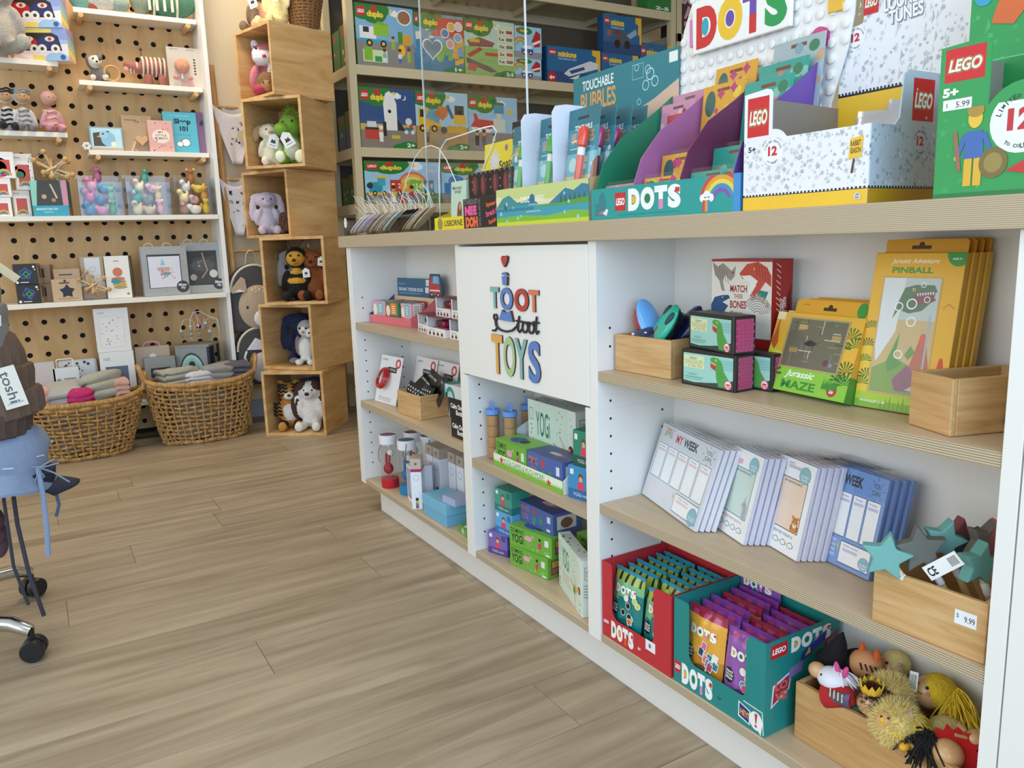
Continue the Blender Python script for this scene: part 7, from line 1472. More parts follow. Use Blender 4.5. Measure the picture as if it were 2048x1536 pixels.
# fourth crate
cr(3, 'plush_bunny', 'pale lilac bunny soft toy sitting at the front of its crate', -.092, .09, .24, sit(0, 0, 0, 'floppy', 0, foot=0, el=.27), [F('#c9bcc8')], .3, eyes_=EY, nose=(0, -.285, .7, .025, .02, .015, '#c79aa6'))
cr(3, 'plush_dog', 'chestnut brown soft toy at the front right of the bunny crate', .06, .085, .125, sit(0, 0, 0, 'floppy', 0, foot=0), [F('#5a3a2a')], 0, eyes_=EY)
t = cr(3, 'plush_unicorn', 'white and grey unicorn soft toy behind the brown one', .04, .2, .25, sit(1, 0, 0, 'point', 0, foot=1), [F('#d9d4ce'), F('#6b4a40')], -.2, eyes_=EY); MB().lathe([(.008, 0), (.001, .04)], (-.02, -.02, .25), 8).build('horn', M('#e4e2da', .4), t)
cr(3, 'plush_dragon', 'dark teal soft toy at the back of the bunny crate', .03, .23, .23, sit(0, 0, 0, 'point', 0, foot=0), [F('#20313a')], 0, eyes_=EY)
# fifth crate
t = cr(4, 'plush_dog', 'cream dog soft toy with a tan eye patch', -.085, .12, .23, sit(0, 0, 0, 'floppy', 1, foot=0, el=.16)+[((.07, -.1, .82), (.1, .1, .08), 1)], [F('#e3dcc6'), F('#a98a68')], .3, eyes_=[(-.08, -.2, .77)], nose=(0, -.28, .7, .05, .03, .03, '#b08a6a'), tagpos=(0, -.3, .38, .05, .3))
dr = [((0, 0, .28), (.22, .2, .28), 0), ((-.02, -.06, .72), (.22, .24, .2), 0), ((-.14, -.26, .64), (.14, .14, .12), 0), ((0, -.14, .3), (.15, .1, .2), 1), ((-.15, -.25, .1), (.1, .2, .1), 0), ((.17, -.22, .1), (.1, .2, .1), 0), ((-.16, -.42, .14), (.12, .07, .13), 0), ((.2, -.4, .14), (.13, .07, .14), 0), ((-.16, -.475, .14), (.085, .035, .1), 1), ((.2, -.46, .14), (.1, .035, .11), 1), ((.25, 0, .55), (.08, .1, .2), 0)]
t = cr(4, 'plush_dragon', 'bright green dragon soft toy with white soles', .025, .15, .27, dr, [F('#7fae3a', 1.), F('#e6e8cf')], .0, eyes_=[(-.1, -.28, .76), (.06, -.29, .78)], tagpos=(.04, -.4, .32, .055, -.5)); fluff((0, -.01, .25), .02, 260, .035, 4, .0014).build('tuft', F('#8ab83a'), t)['kind'] = 'stuff'
# top crate
un = [((0, 0, .27), (.2, .18, .28), 1), ((0, -.03, .72), (.22, .22, .2), 1), ((-.06, -.22, .64), (.16, .14, .13), 0), ((-.12, -.12, .74), (.1, .1, .1), 0), ((-.2, -.08, .36), (.07, .07, .2), 1, (.3, .2, 0)), ((.2, -.08, .36), (.07, .07, .2), 1, (.3, -.2, 0)), ((-.15, -.3, .1), (.1, .16, .1), 2), ((.15, -.3, .1), (.1, .16, .1), 1), ((.16, 0, .9), (.1, .05, .07), 0), ((-.17, -.02, .9), (.05, .04, .09), 0)]
t = cr(5, 'plush_unicorn', 'pink unicorn soft toy with white muzzle in the top crate', -.068, .12, .285, [tuple([(q[0][0]*1.25, q[0][1]*1.15, q[0][2]), (q[1][0]*1.3, q[1][1]*1.2, q[1][2])]+list(q[2:])) for q in un], [F('#f0e6e6'), F('#d67f88', 1.), F('#b23a56')], .5, eyes_=[(-.2, -.23, .8), (.08, -.3, .8)], nose=(-.09, -.425, .64, .035, .02, .03, '#c2405e'), tagpos=(.02, -.34, .34, .05, .2)); MB().lathe([(.014, 0), (.002, .05)], (0, 0, 0), 10, mat=Matrix.Translation((-.03, -.03, .22)) @ Matrix.Rotation(-1.0, 4, 'Y')).build('horn', M('#c24a5e', .5), t); fluff((.015, 0, .2), .035, 700, .03, 8, .0012).build('mane', F('#d98a96'), t)['kind'] = 'stuff'
cr(5, 'plush_hedgehog', 'small brown fluffy soft toy in the top crate',  .012, .06, .14, [((0, 0, .4), (.4, .34, .42), 0), ((0, -.25, .3), (.2, .18, .2), 1)], [F('#7a5a3a', 1.), F('#a07a50')], .3, eyes_=[(-.1, -.4, .4, .03), (.1, -.4, .4, .03)])
# on top of the tower
cx, cy, ca, cz = crates[5]; ztop = cz+CRH
def ontop(name, label, lx, ly, H, prims, mats, dy=0, **k): plush(name, label, Vector((cx+cos(ca)*lx-sin(ca)*ly, cy+sin(ca)*lx+cos(ca)*ly, ztop+.0)), ca+dy, H, prims, mats, **k)
ontop('plush_monkey', 'grey brown monkey soft toy sitting on top of the crate tower', -.115, .13, .26, sit(0, 0, 1, 'round', 0, foot=0), [F('#7d6a55'), F('#b09a80')], .5, tagpos=(.05, -.3, .42, .045, -.3), eyes_=EY)
ontop('plush_bunny', 'peach bunny soft toy on top of the crate tower', -.035, .15, .25, sit(0, 0, 0, 'floppy', 1, foot=0), [F('#e0a58c'), F('#e3c07f')], .4, eyes_=EY)
ontop('plush_duck', 'pale yellow duckling soft toy on top of the crate tower', .045, .13, .25, sit(0, 0, 0, 'floppy', 0, foot=0), [F('#e6d49a')], .2, eyes_=EY, tagpos=(.18, -.25, .42, .045, .2))
t = thing('wicker_basket', 'brown wicker basket on top of the crate tower', 'basket', (cx+.03, cy+.255, ztop+.001), ca)
WK = M('#8a6238', .7, .3, 60, .9, 0, 0, 120)
for k in range(14):
    z = .006+.014*k; r = .062+.0028*k; MB().tube([(r*cos(q)*(1+.02*sin(q*20+pi*(k % 2))), r*sin(q)*(1+.02*sin(q*20+pi*(k % 2))), z) for q in [2*pi*i/60 for i in range(60)]], .0068, 6, 0, True).build('weaver', WK, t)
for k in range(20):
    q = 2*pi*k/20; MB().tube([(.064*cos(q), .064*sin(q), 0), (.102*cos(q), .102*sin(q), .2)], .004, 6).build('stake', WK, t)
MB().lathe([(.06, 0), (.06, .006)], seg=24).build('basket_base', WK, t)

# soft toys and boxes on the ledges of the pegboard
def A_(u, v): return (u*.293, v*.293)
def onledge(name, label, u, v, z, H, prims, mats, dy=0, x=-1.70, **k):
    p = HX(*A_(u, v), x); return plush(name, label, Vector((x, p.y, z+.0005)), pi/2+dy, H, prims, mats, **k)
G_ = 'toys on the pegboard ledges'
onledge('plush_dog', 'grey and cream puppy rattle with a wooden ring', 680, 450, zC, .15, [((0, .08, .25), (.3, .2, .25), 0), ((-.12, -.02, .62), (.2, .2, .19), 1), ((-.02, .0, .7), (.1, .2, .25), 0, (0, .4, 0)), ((-.3, .05, .6), (.07, .1, .22), 0, (0, -.2, 0)), ((-.12, -.2, .55), (.09, .08, .07), 1), ((-.25, -.15, .12), (.09, .09, .09), 1), ((.1, -.2, .14), (.1, .1, .1), 1)], [F('#77716e'), F('#ded6c8')], .1, group=G_, eyes_=[(-.2, -.19, .68, .03), (-.02, -.19, .66, .03)], nose=(-.12, -.28, .58, .04, .03, .03))
p = HX(*A_(760, 480), -1.69); o = thing('teether_ring', 'wooden teething ring beside the grey puppy rattle', 'teether', (-1.672, p.y, zC+.0005), .2, G_); MB().tube([(0, .034*cos(q), .040+.034*sin(q)) for q in [2*pi*i/24 for i in range(24)]], .0055, 8, 0, True).build('ring', M('#c99a62', .5), o)
t = onledge('plush_anteater', 'terracotta and cream striped anteater soft toy on a ledge', 1000, 450, zC, .16, [((.15, 0, .55), (.42, .24, .26), 0), ((-.35, -.02, .5), (.32, .15, .15), 0, (0, .3, 0)), ((-.58, -.04, .42), (.09, .09, .09), 1), ((.0, -.1, .16), (.11, .11, .2), 0), ((.38, -.1, .16), (.11, .11, .2), 0), ((.05, .12, .16), (.1, .1, .2), 0), ((.4, .12, .16), (.1, .1, .2), 0)], [F('#a8685a'), F('#e0a595')], 0, group=G_)
for k in range(6): MB().tube([((-.12+.12*k)*.16, .25*.16*cos(q), (.55+.27*sin(q))*.16) for q in [2*pi*i/16 for i in range(16)]], .0045, 6, 0, True).build('stripe', F('#dfd5c6'), t)
for k in range(3): MB().tube([((-.28-.09*k)*.16, (.15-.02*k)*.16*cos(q), (.51-.025*k+.14*sin(q))*.16) for q in [2*pi*i/14 for i in range(14)]], .004, 6, 0, True).build('stripe', F('#dfd5c6'), t)
MB().tube([(-.02, 0, .125), (-.02, -.01, .16)], .002, 6).build('tassel', M('#5a2a3a'), t); MB().ell((-.02, -.01, .165), .007).build('bead', M('#5a2a3a', .5), t); MB().tube([(.0, 0, .13), (.03, 0, .16), (.05, 0, .13)], .0015, 6).build('loop', M('#6fae3a'), t)
def wallbox(label, q0, q1, zb, h, x, dep, col, dy=0, name='toy_box', group=None, rx=0, cat='box', bev=.0012):
    """q0, q1: pixels of the front face's left and right edge at mid height"""
    a_, b_ = HX(*q0, x), HX(*q1, x); return Box(label, (x, (a_.y+b_.y)/2, zb+.0005), (b_.y-a_.y), dep, h, col, pi/2+dy, rx, name=name, group=group, cat=cat, bev=bev)
def zat(q, x): return HX(*q, x).z
B = wallbox('grey card backed toy with a coral spotted rattle', A_(1145, 450), A_(1362, 450), zC, zat(A_(1250, 318), -1.69)-zC, -1.705, .003, '#cfc6ba', 0, 'carded_toy', G_, -.05, 'carded toy', 0); a = B.F(); a.text('done', .1, .94, .35, .97, '#222').text('deer', .62, .94, .9, .97, '#222').poly([(.35, .05), (.8, .05), (.75, .2), (.4, .2)], '#d8a8a0')
for k in range(6): a.rect(.82, .35+.07*k, .88, .39+.07*k, '#222')
MB().ell((-.012, -.03, .1), (.036, .026, .036), seg=18, ring=12).build('rattle', F('#cf9478'), B.t); MB().box(-.02, -.012, -.03, -.025, .04, .08).build('strap', M('#e6dccc'), B.t, 0, 0)
for k, (x, z) in enumerate(((-.045, .045), (.02, .045))): MB().ell((x, -.03, z), (.014, .012, .012)).build('foot', F('#d9948c'), B.t)
for k in range(9): MB().ell((-.012+.026*cos(k*2.4)*((k+1)/9)**.5, -.053+.012*((k+1)/9), .1+.026*sin(k*2.4)*((k+1)/9)**.5), .004, seg=8, ring=6).build('spot', M('#f0dcc4'), B.t)
# knitted dolls
def doll(label, u, c1, c2, face, dy=0, H=.19, lean=0):
    t = onledge('knitted_doll', label, u, 780, zD, H, [((0, 0, .3), (.17, .15, .3), 0), ((0, 0, .82), (.19, .17, .18), 0), ((0, -.08, .8), (.15, .13, .13), 1), ((-.2, -.08, .3), (.06, .07, .24), 0, (.3, .3, 0)), ((.2, -.08, .3), (.06, .07, .24), 0, (.3, -.3, 0)), ((-.12, -.24, .12), (.1, .2, .1), 2), ((.14, -.24, .1), (.1, .22, .1), 2)], [KNIT(c1), KNIT(face), KNIT(c2)], dy, group='knitted dolls', eyes_=[(-.05, -.205, .82, .012), (.05, -.205, .82, .012)])
    return t
for lb, u, c1, c2, f, dy in (('black and white striped knitted doll on the left ledge', 50, '#e2ded6', '#2c2b2c', '#c9a076', .0), ('grey striped knitted doll in the middle of the left ledge', 160, '#d6d2cc', '#8f8c8c', '#c9a076', .1), ('pink knitted doll with legs hanging over the left ledge', 345, '#d9a0a0', '#d49aa0', '#d3a08a', .25)):
    t = doll(lb, u, c1, c2, f, dy)
    if 'pink' not in lb: bands(t, .19, [((0, 0), .175, .155, z, 3.3, 6.1) for z in (.15, .26, .37, .48)]+[((0, 0), .19, .17, z, 3.6, 5.9) for z in (.9, .96)], KNIT(c2), .0045)
    else: bands(t, .19, [((0, 0), .175, .155, z, 3.3, 6.1) for z in (.2, .35, .5)], KNIT('#e8c4bc'), .004)
# top ledge soft toys
t = onledge('plush_cushion', 'green and white striped soft toy on the top ledge', 1120, 40, zA, .26, [((.1, 0, .35), (.5, .22, .35), 0), ((-.4, 0, .3), (.2, .2, .28), 1)], [F('#4f7f68'), F('#8f9a86')], 0, group=G_)
for k in range(4): MB().tube([((-.28+.13*k)*.26, -.05, z*.26) for z in (.08, .35, .62)], .007, 6).build('stripe', F('#dfe0c8'), t)
for x in (-.2, .2): MB().tube([(x*.26, .225*.26*cos(q), (.35+.34*sin(q))*.26) for q in [2*pi*i/18 for i in range(18)]], .006, 6, 0, True).build('stripe', F('#e6e2cf'), t)
onledge('plush_cushion', 'grey and white striped knitted toy at the left of the top ledge', 690, 10, zA, .2, [((0, 0, .35), (.5, .25, .34), 0), ((.4, -.1, .2), (.2, .15, .2), 1)], [F('#c9c6bc'), F('#8fa092')], 0, group=G_); onledge('plush_cushion', 'small teal knitted toy at the left end of the top ledge', 560, 10, zA, .14, [((0, 0, .3), (.4, .25, .3), 0), ((.3, -.1, .2), (.2, .12, .2), 1)], [F('#6fa096'), F('#a8503a')], 0, group=G_)
onledge('plush_bear', 'shaggy pale grey soft toy at the left edge beside the car boxes', -20, 120, zB, .36, sit(0, 0, 1, 'round', 0, foot=0), [F('#a9a49a', 1.), F('#cfc8b4', 1.)], .2, group=G_, x=-1.62)
# rainbow car boxes
for k, lb in enumerate(('lower', 'upper')):
    h = .14; p0 = HX(*A_(255, 300), -1.675); B = Box('rainbow car box with red and blue toy cars, %s of two' % lb, (-1.665, p0.y-.012*k, zB+.0005+k*(h+.001)), .255, .08, h, '#e9e4e6', rad(68), 0, name='toy_car_box', group='rainbow car boxes'); a = B.F()
    a.rect(.1, .2, .9, .9, '#e8dcf0').ell(.9, .9, .35, .4, '#a9b8e6').ell(.95, .95, .28, .32, '#8fa0d8').rect(0, 0, 1, .2, '#f0e6dc').poly([(.0, .2), (.3, .0), (.4, 0), (.1, .25)], '#e9c4d0').rect(.4, .0, .6, .16, '#f0d86a').ell(.8, .05, .2, .2, '#9fc6e6').circ(.9, .1, .045, '#3a5a9a').poly([(.12, .3), (.2, .75), (.3, .85), (.75, .85), (.85, .75), (.9, .3)], '#2a2226').rect(.3, .85, .75, .97, '#e8d86a').circ(.06, .15, .04, '#c98a5a')
    for x, c_ in ((.33, '#b8202c'), (.68, '#27306a')):
        a.ell(x, .55, .17, .2, c_).rect(x-.17, .38, x+.17, .52, c_).ell(x+.03, .66, .08, .08, '#e8d8c8').circ(x+.03, .66, .03, '#c8303a')
        for dx in (-.11, .11): a.circ(x+dx, .36, .075, '#f0ece4').circ(x+dx, .36, .03, '#3a3430')
    r = B.R(); cs = ['#d87f78', '#e3a878', '#e6d48a', '#a9c49a', '#8fb0cc', '#8f93b8', '#a98ab0']
    for j, c_ in enumerate(cs): r.poly([(-.2, .0+.2*j-.15), (1.2, -.35+.2*j-.1), (1.2, -.15+.2*j-.1), (-.2, .2+.2*j-.15)], c_)
# ledge E: books and boxes
xE = -1.69
B = wallbox('blue bird toy box with a cut out window on the lower ledge', A_(615, 950), A_(840, 950), zE, zat(A_(740, 870), xE)-zE, xE, .06, '#8fb8d0', -.05, group=G_); a = B.F(); a.rect(.05, .12, .95, .95, '#bfe0e4').poly([(.1, .2), (.1, .75), (.6, .85), (.6, .2)], '#4a3a26').ell(.55, .5, .22, .3, '#8cc0d8').circ(.42, .68, .13, '#9fcadf').poly([(.3, .66), (.2, .6), (.32, .56)], '#e89a4a').circ(.4, .72, .03, '#151515').rect(0, 0, 1, .14, '#c8a48c').circ(.7, .3, .08, '#f0e8d0').rect(.8, .7, .95, .9, '#c8e4ec')
p = HX(*A_(590, 990), xE+.01); o = thing('felt_flower', 'small white felt flower beside the blue bird box', 'decoration', (xE+.02, p.y, zE+.0006), 0, G_)
for k in range(6): MB().ell((0, .012*cos(k*1.05), .018+.012*sin(k*1.05)), (.005, .008, .008)).build('petal', M('#e6e4dc', .8), o)
B = wallbox('kraft card with a wooden heart teether on the lower ledge', A_(838, 900), A_(1042, 900), zE, zat(A_(940, 778), xE)-zE, xE-.03, .004, '#c2a27c', 0, 'carded_toy', G_, -.1, 'carded toy', 0); a = B.F(); a.rect(.1, .86, .5, .88, '#6a5238').circ(.75, .88, .08, '#8a6a48').circ(.75, .88, .07, '#c2a27c').text('TINK', .4, .8, .6, .85, '#6a5238', .02)
hp_ = [(.03*16*sin(q)**3/17, .045+.03*(13*cos(q)-5*cos(2*q)-2*cos(3*q)-cos(4*q))/17) for q in [2*pi*i/22 for i in range(22)]]
MB().prism([(x+.012, z+.01) for x, z in hp_], -.03, -.016).build('wooden_heart', M('#d0a878', .5), B.t, .003); MB().tube([(-.015, -.022, .045), (-.03, -.022, .03), (-.035, -.022, .012), (-.01, -.022, .006)], .002, 6).build('cord', M('#d8c4b0'), B.t)
for k in range(5): MB().ell((-.02-.004*k, -.024, .04-.009*k), .0065).build('bead', M('#e0b8a0', .5), B.t)
def book(label, q0, q1, top, x, col, dep=.02): return wallbox(label, q0, q1, zE, zat(top, x)-zE, x, dep, col, 0, 'book', 'books on the lower ledge', -.06, 'book')
B = book('pink baby memory book with tiny printed shapes', A_(1015, 930), A_(1185, 930), A_(1090, 822), xE+.012, '#dfaaa2', .012); a = B.F(); a.ell(.5, .5, .36, .22, '#f0dccf').text('MY', .4, .6, .6, .66, '#555', .01).text('LITTLE', .28, .5, .72, .56, '#555', .01).text('MOMENTS', .24, .4, .76, .47, '#555', .01).rect(.35, .22, .68, .23, '#a5706a').rect(.38, .18, .64, .19, '#a5706a').scatter(.06, .05, .94, .95, 16, .025, ['#c04a4a', '#3a3a44', '#d8a03a', '#e9d8d0'], 5)
B = book('turquoise sleep book with a sleeping baby drawing', A_(1120, 900), A_(1350, 900), A_(1230, 765), xE-.012, '#58b6c8', .02); a = B.F(); a.text('Sleep', .32, .68, .82, .84, '#1c2a30', .05).text('101', .48, .54, .72, .66, '#1c2a30', .05).text('how to sleep like a baby', .3, .43, .78, .46, '#1c3a44').text('the complete guide', .2, .9, .8, .925, '#e0f0f0').ell(.62, .26, .14, .1, '#222').ell(.62, .26, .125, .088, '#f2f2ee').ell(.44, .22, .1, .07, '#222').ell(.44, .22, .088, .06, '#f2f2ee'); B.L().rect(0, 0, 1, 1, '#20262a')
B = book('dusty purple guide book behind the turquoise one', A_(1250, 900), A_(1415, 900), A_(1330, 765), xE-.04, '#8f6a8c', .02); B.F().text('de', .72, .68, .97, .82, '#2a1c2a', .05)

# ================================================================= pegboard unit, third row: rainbow boxes, clear bins
Z3, Z4, Z5 = ZS3+.0006, ZS4+.0006, ZS5+.0006
def Bc(u, v): return (u*.33856, 420+v*.33856)
RB = ['#cf3a3a', '#e0702f', '#e8c23a', '#4f9a4a', '#3f78b0']
def rbox(label, q0, q1, zb, top, x, dep=.1, col='#eceae6', dy=0):
    B = wallbox(label, q0, q1, zb, zat(top, x)-zb, x, dep, col, dy, 'toy_box', 'white rainbow boxes'); a = B.F(); a.rect(.08, .1, .92, .8, '#f4f2ee').rect(.2, .12, .8, .7, '#cf4a2f').rainbow(.5, .1, .34, RB[1:], 0, pi, .05).text('lime', .1, .86, .4, .93, '#333'); return B
zk = zat(A_(40, 1345), -1.6)
rbox('small white rainbow box at the bottom left of the third shelf', A_(-40, 1410), A_(80, 1410), Z3, A_(0, 1348), -1.60); rbox('small white rainbow box stacked second from the shelf', A_(-40, 1280), A_(76, 1280), zk, A_(0, 1218), -1.602)
B = rbox('large white box with a red rainbow ring on top of the small rainbow boxes', A_(-60, 1120), A_(98, 1120), zat(A_(40, 1215), -1.6), A_(0, 1036), -1.61); B.F().circ(.3, .4, .5, '#e0502f').circ(.3, .4, .34, '#eceae6')
rbox('grey sided rainbow box behind the left stack, lower', A_(90, 1400), A_(212, 1400), Z3, A_(150, 1300), -1.66, .1, '#d9d2c4'); B = rbox('rainbow box with black spots behind the left stack, upper', A_(95, 1170), A_(228, 1170), zat(A_(150, 1298), -1.66), A_(150, 1050), -1.66, .1, '#e6e2da'); B.F().circ(.35, .5, .4, '#b8382f').circ(.3, .45, .28, '#e8b03a').circ(.3, .42, .2, '#2f7a4a').scatter(.7, .05, .98, .95, 16, .03, ['#1a1a1a'], 3)
B = wallbox('teal toy box with dark window and wooden rattle photo', A_(212, 1350), A_(465, 1350), Z3, zat(A_(340, 1232), -1.6)-Z3, -1.605, .09, '#2f9fb4', -.2, group='boxes on the third shelf'); a = B.F(); a.rect(0, .3, .2, 1, '#8fd0b8').rect(.85, .3, 1, 1, '#d88a9a').poly([(.12, .3), (.2, 1), (.82, 1), (.85, .3)], '#3a352e').circ(.35, .55, .07, '#c9a878').circ(.6, .45, .06, '#a88858').line([(.55, .9), (.7, .5)], .05, '#d8c09a').text('MANHATTAN TOY', .1, .17, .7, .23, '#dff4f4', .02).text('classics', .3, .1, .55, .14, '#dff4f4'); B.R().rect(0, 0, 1, 1, '#1f6f80').rect(0, 0, .6, .25, '#c8452f')
WD = M('#d8b98a', .5, .1, 40)
def skwish(label, c, s, group):
    t = thing('wooden_rattle', label, 'rattle', c, .4, group); R = random.Random(5)
    ends = []
    for ax in ((1, .3, .5), (-.3, 1, .45), (.2, -.5, 1), (.9, .7, -.4), (-.8, .4, .6), (.1, .9, -.5)):
        d = Vector(ax).normalized()*s; off = Vector((R.uniform(-.2, .2), R.uniform(-.2, .2), R.uniform(-.1, .1)))*s
        MB().tube([off-d, off+d], s*.075, 8).build('dowel', WD, t)
        for q in (off-d, off+d): MB().ell(q, s*.17, seg=12, ring=8).build('bead', M('#c99c64', .4), t); ends.append(q)
    for i in range(len(ends)): MB().tube([ends[i], ends[(i*5+3) % len(ends)]], .0008, 4).build('elastic', M('#e6dfd0'), t)
p = HX(*A_(360, 1130), -1.64); skwish('wooden rod and bead rattle on top of the teal box', (-1.64, p.y, zat(A_(360, 1150), -1.64)), .075, 'wooden rattles')
AN = {'bins': 0}
def rubber(label, p, H, col, col2, k, group):
    sh = [[((0, 0, .3), (.3, .25, .3), 0), ((-.15, -.15, .68), (.2, .2, .2), 0), ((-.15, -.33, .64), (.1, .1, .09), 1), ((.2, .1, .6), (.1, .08, .2), 0)], [((0, 0, .28), (.34, .26, .28), 0), ((-.3, -.1, .45), (.2, .18, .18), 0), ((.36, .05, .5), (.12, .06, .2), 1)], [((0, 0, .35), (.22, .22, .35), 0), ((0, -.05, .8), (.2, .2, .18), 0), ((-.2, -.05, .9), (.1, .05, .1), 1), ((.2, -.05, .9), (.1, .05, .1), 1)]][k % 3]
    plush('rubber_toy', label, p, pi/2+random.uniform(-.8, .8), H, sh, [M(col, .45, .05, 30), M(col2, .45, .05, 30)], 'bath toy', group, [(-.2, -.3, .74, .03)] if k % 3 != 1 else None, vox=20)
binp = [((535, 845), 'left', ['#2f7fae', '#c97a9a', '#4f9a6a', '#c9608f', '#2a6fa8', '#7fb08a', '#d88aa8', '#3a8fb8', '#b86a90']), ((862, 1172), 'middle', ['#d8c88a', '#c9a878', '#e0a0a8', '#3f9a88', '#8a8a86', '#d8b888', '#e8d8b0', '#e4aab0', '#4fa898']), ((1190, 1480), 'right', ['#b07a4a', '#e6e2da', '#d8b82f', '#e8d89a', '#e0b0b4', '#c9903a', '#d8d4cc', '#e0c04a', '#a86a3a'])]
R_ = random.Random(9)
for (u0, u1), nm, cs in binp:
    a_, b_ = HX(*A_(u0, 1350), -1.60), HX(*A_(u1, 1350), -1.60); w = b_.y-a_.y-.006; cy = (a_.y+b_.y)/2; hh = zat(A_(u1, 1185), -1.6)-Z3
    t = thing('acrylic_bin', 'clear acrylic bin of rubber animal toys, %s of three' % nm, 'bin', (-1.60, cy, Z3), pi/2, 'clear toy bins')
    for b in ((-w/2, w/2, 0, .002, 0, hh*.8), (-w/2, w/2, .13, .132, 0, hh), (-w/2, -w/2+.002, .002, .13, 0, hh*.9), (w/2-.002, w/2, .002, .13, 0, hh*.9), (-w/2, w/2, .002, .13, 0, .002)): MB().box(*b).build('acrylic_wall', AC, t, 0, 0)
    pos = [(-.33, .03, 0), (0, .03, 0), (.33, .03, 0), (-.3, .05, .055), (.02, .05, .05), (.33, .05, .06), (-.2, .06, .11), (.18, .06, .105), (0, .07, .15)]
    for k, (fx, dx, dz) in enumerate(pos):
        rubber('%s rubber animal, %s %s of the %s clear bin' % (('ocean', 'savanna', 'farm')[('left', 'middle', 'right').index(nm)], ('bottom', 'bottom', 'bottom', 'second layer', 'second layer', 'second layer', 'upper', 'upper', 'topmost')[k], ('left', 'centre', 'right', 'left', 'centre', 'right', 'left', 'right', 'toy')[k], nm), Vector((-1.60-.03-dx+.02, cy+fx*w*.8, Z3+.004+dz)), .072+.012*R_.random(), cs[k], cs[(k+4) % 9], k, 'rubber animals in the clear bins')
# ---- fourth row
x4 = -1.60
for k in (0, 1):
    zb = Z4 if k == 0 else zat(Bc(160, 440), x4)
    B = wallbox('black box with a glowing blue shape, %s of two' % ('lower', 'upper')[k], (Bc(95, 500), Bc(75, 380))[k], (Bc(245, 500), Bc(225, 380))[k], zb, zat((Bc(160, 440), Bc(150, 318))[k], x4)-zb-.001, x4-.005, .055, '#15161a', -.3, group='glow toy boxes'); a = B.F(); a.star(.5, .52, .3, '#3a4f96', 5 if k else 4, .75, .3).star(.5, .52, .22, '#15161a', 5, .75, .3).star(.52, .5, .17, '#2f8f6a', 4, .7).star(.52, .5, .09, '#0e2a20', 4, .7).circ(.12, .1, .06, '#e8e6e0').rect(.25, .08, .6, .12, '#ddd').circ(.86, .85, .05, '#eee').circ(.9, .72, .03, '#eee'); B.R().rect(0, 0, 1, 1, '#a98f72').rect(.4, .3, .8, .9, '#5a3f36').rect(.1, .85, .3, .92, '#222')
    B = wallbox('kraft cardboard box behind the glowing shape boxes, %s' % ('lower', 'upper')[k], Bc(228, 400), Bc(300, 400), zb, .085, x4-.075, .06, '#a98f72', -.3, group='kraft toy boxes'); B.F().rect(.2, .3, .5, .8, '#5a3f36')
B = wallbox('kraft box with a dark star shaped teether', Bc(310, 480), Bc(485, 480), Z4, zat(Bc(400, 408), x4)-Z4, x4+.004, .035, '#c9ab86', .08, group='kraft toy boxes'); a = B.F(); a.star(.5, .45, .28, '#20202c', 5, .6).rect(.25, .8, .6, .86, '#4a3626').circ(.45, .92, .05, '#4a3626').ell(.5, .12, .4, .06, '#b5966f')
B = wallbox('kraft hanging box behind the star teether', Bc(318, 400), Bc(475, 400), Z4, zat(Bc(400, 348), x4-.05)-Z4, x4-.045, .035, '#bfa27e', .05, group='kraft toy boxes'); B.F().rect(.2, .8, .7, .84, '#4a3626')
p = HX(*Bc(555, 450), -1.625); skwish('wooden rod and bead rattle on the fourth shelf', (-1.618, p.y, Z4+.072), .062, 'wooden rattles')
t = thing('clear_box', 'empty clear plastic box behind the wooden rattle', 'box', (-1.665, p.y, Z4), pi/2); MB().box(-.06, .06, 0, .06, 0, .085).build('plastic_shell', clear('blister_plastic'), t, 0, 0)
B = wallbox('tall kraft box with a white picture label', Bc(475, 340), Bc(612, 340), Z4, zat(Bc(540, 275), x4-.1)-Z4, x4-.1, .05, '#c2a884', 0, group='kraft toy boxes'); B.F().rect(.18, .4, .85, .97, '#eceae8').arc(.5, .7, .12, .14, 0, 6.2, '#b9b4b0')
B = wallbox('white box with an orange stacking toy photo', Bc(622, 390), Bc(770, 390), Z4, zat(Bc(690, 272), x4)-Z4, x4-.012, .09, '#e9e4d8', -.25, group='boxes on the fourth shelf'); a = B.F(); a.circ(.5, .62, .2, '#c9714f').ell(.5, .46, .28, .045, '#c9714f').ell(.52, .39, .3, .045, '#b98a5a').ell(.54, .32, .3, .045, '#c9a23a').ell(.56, .26, .28, .04, '#a89a6a').ell(.4, .4, .2, .06, '#3f8fa0').text('plan', .38, .86, .6, .9, '#333', .02).circ(.85, .1, .06, '#7fa03a'); B.R().rect(0, 0, 1, 1, '#8f8878').rect(.2, .5, .8, .9, '#a39b8a')
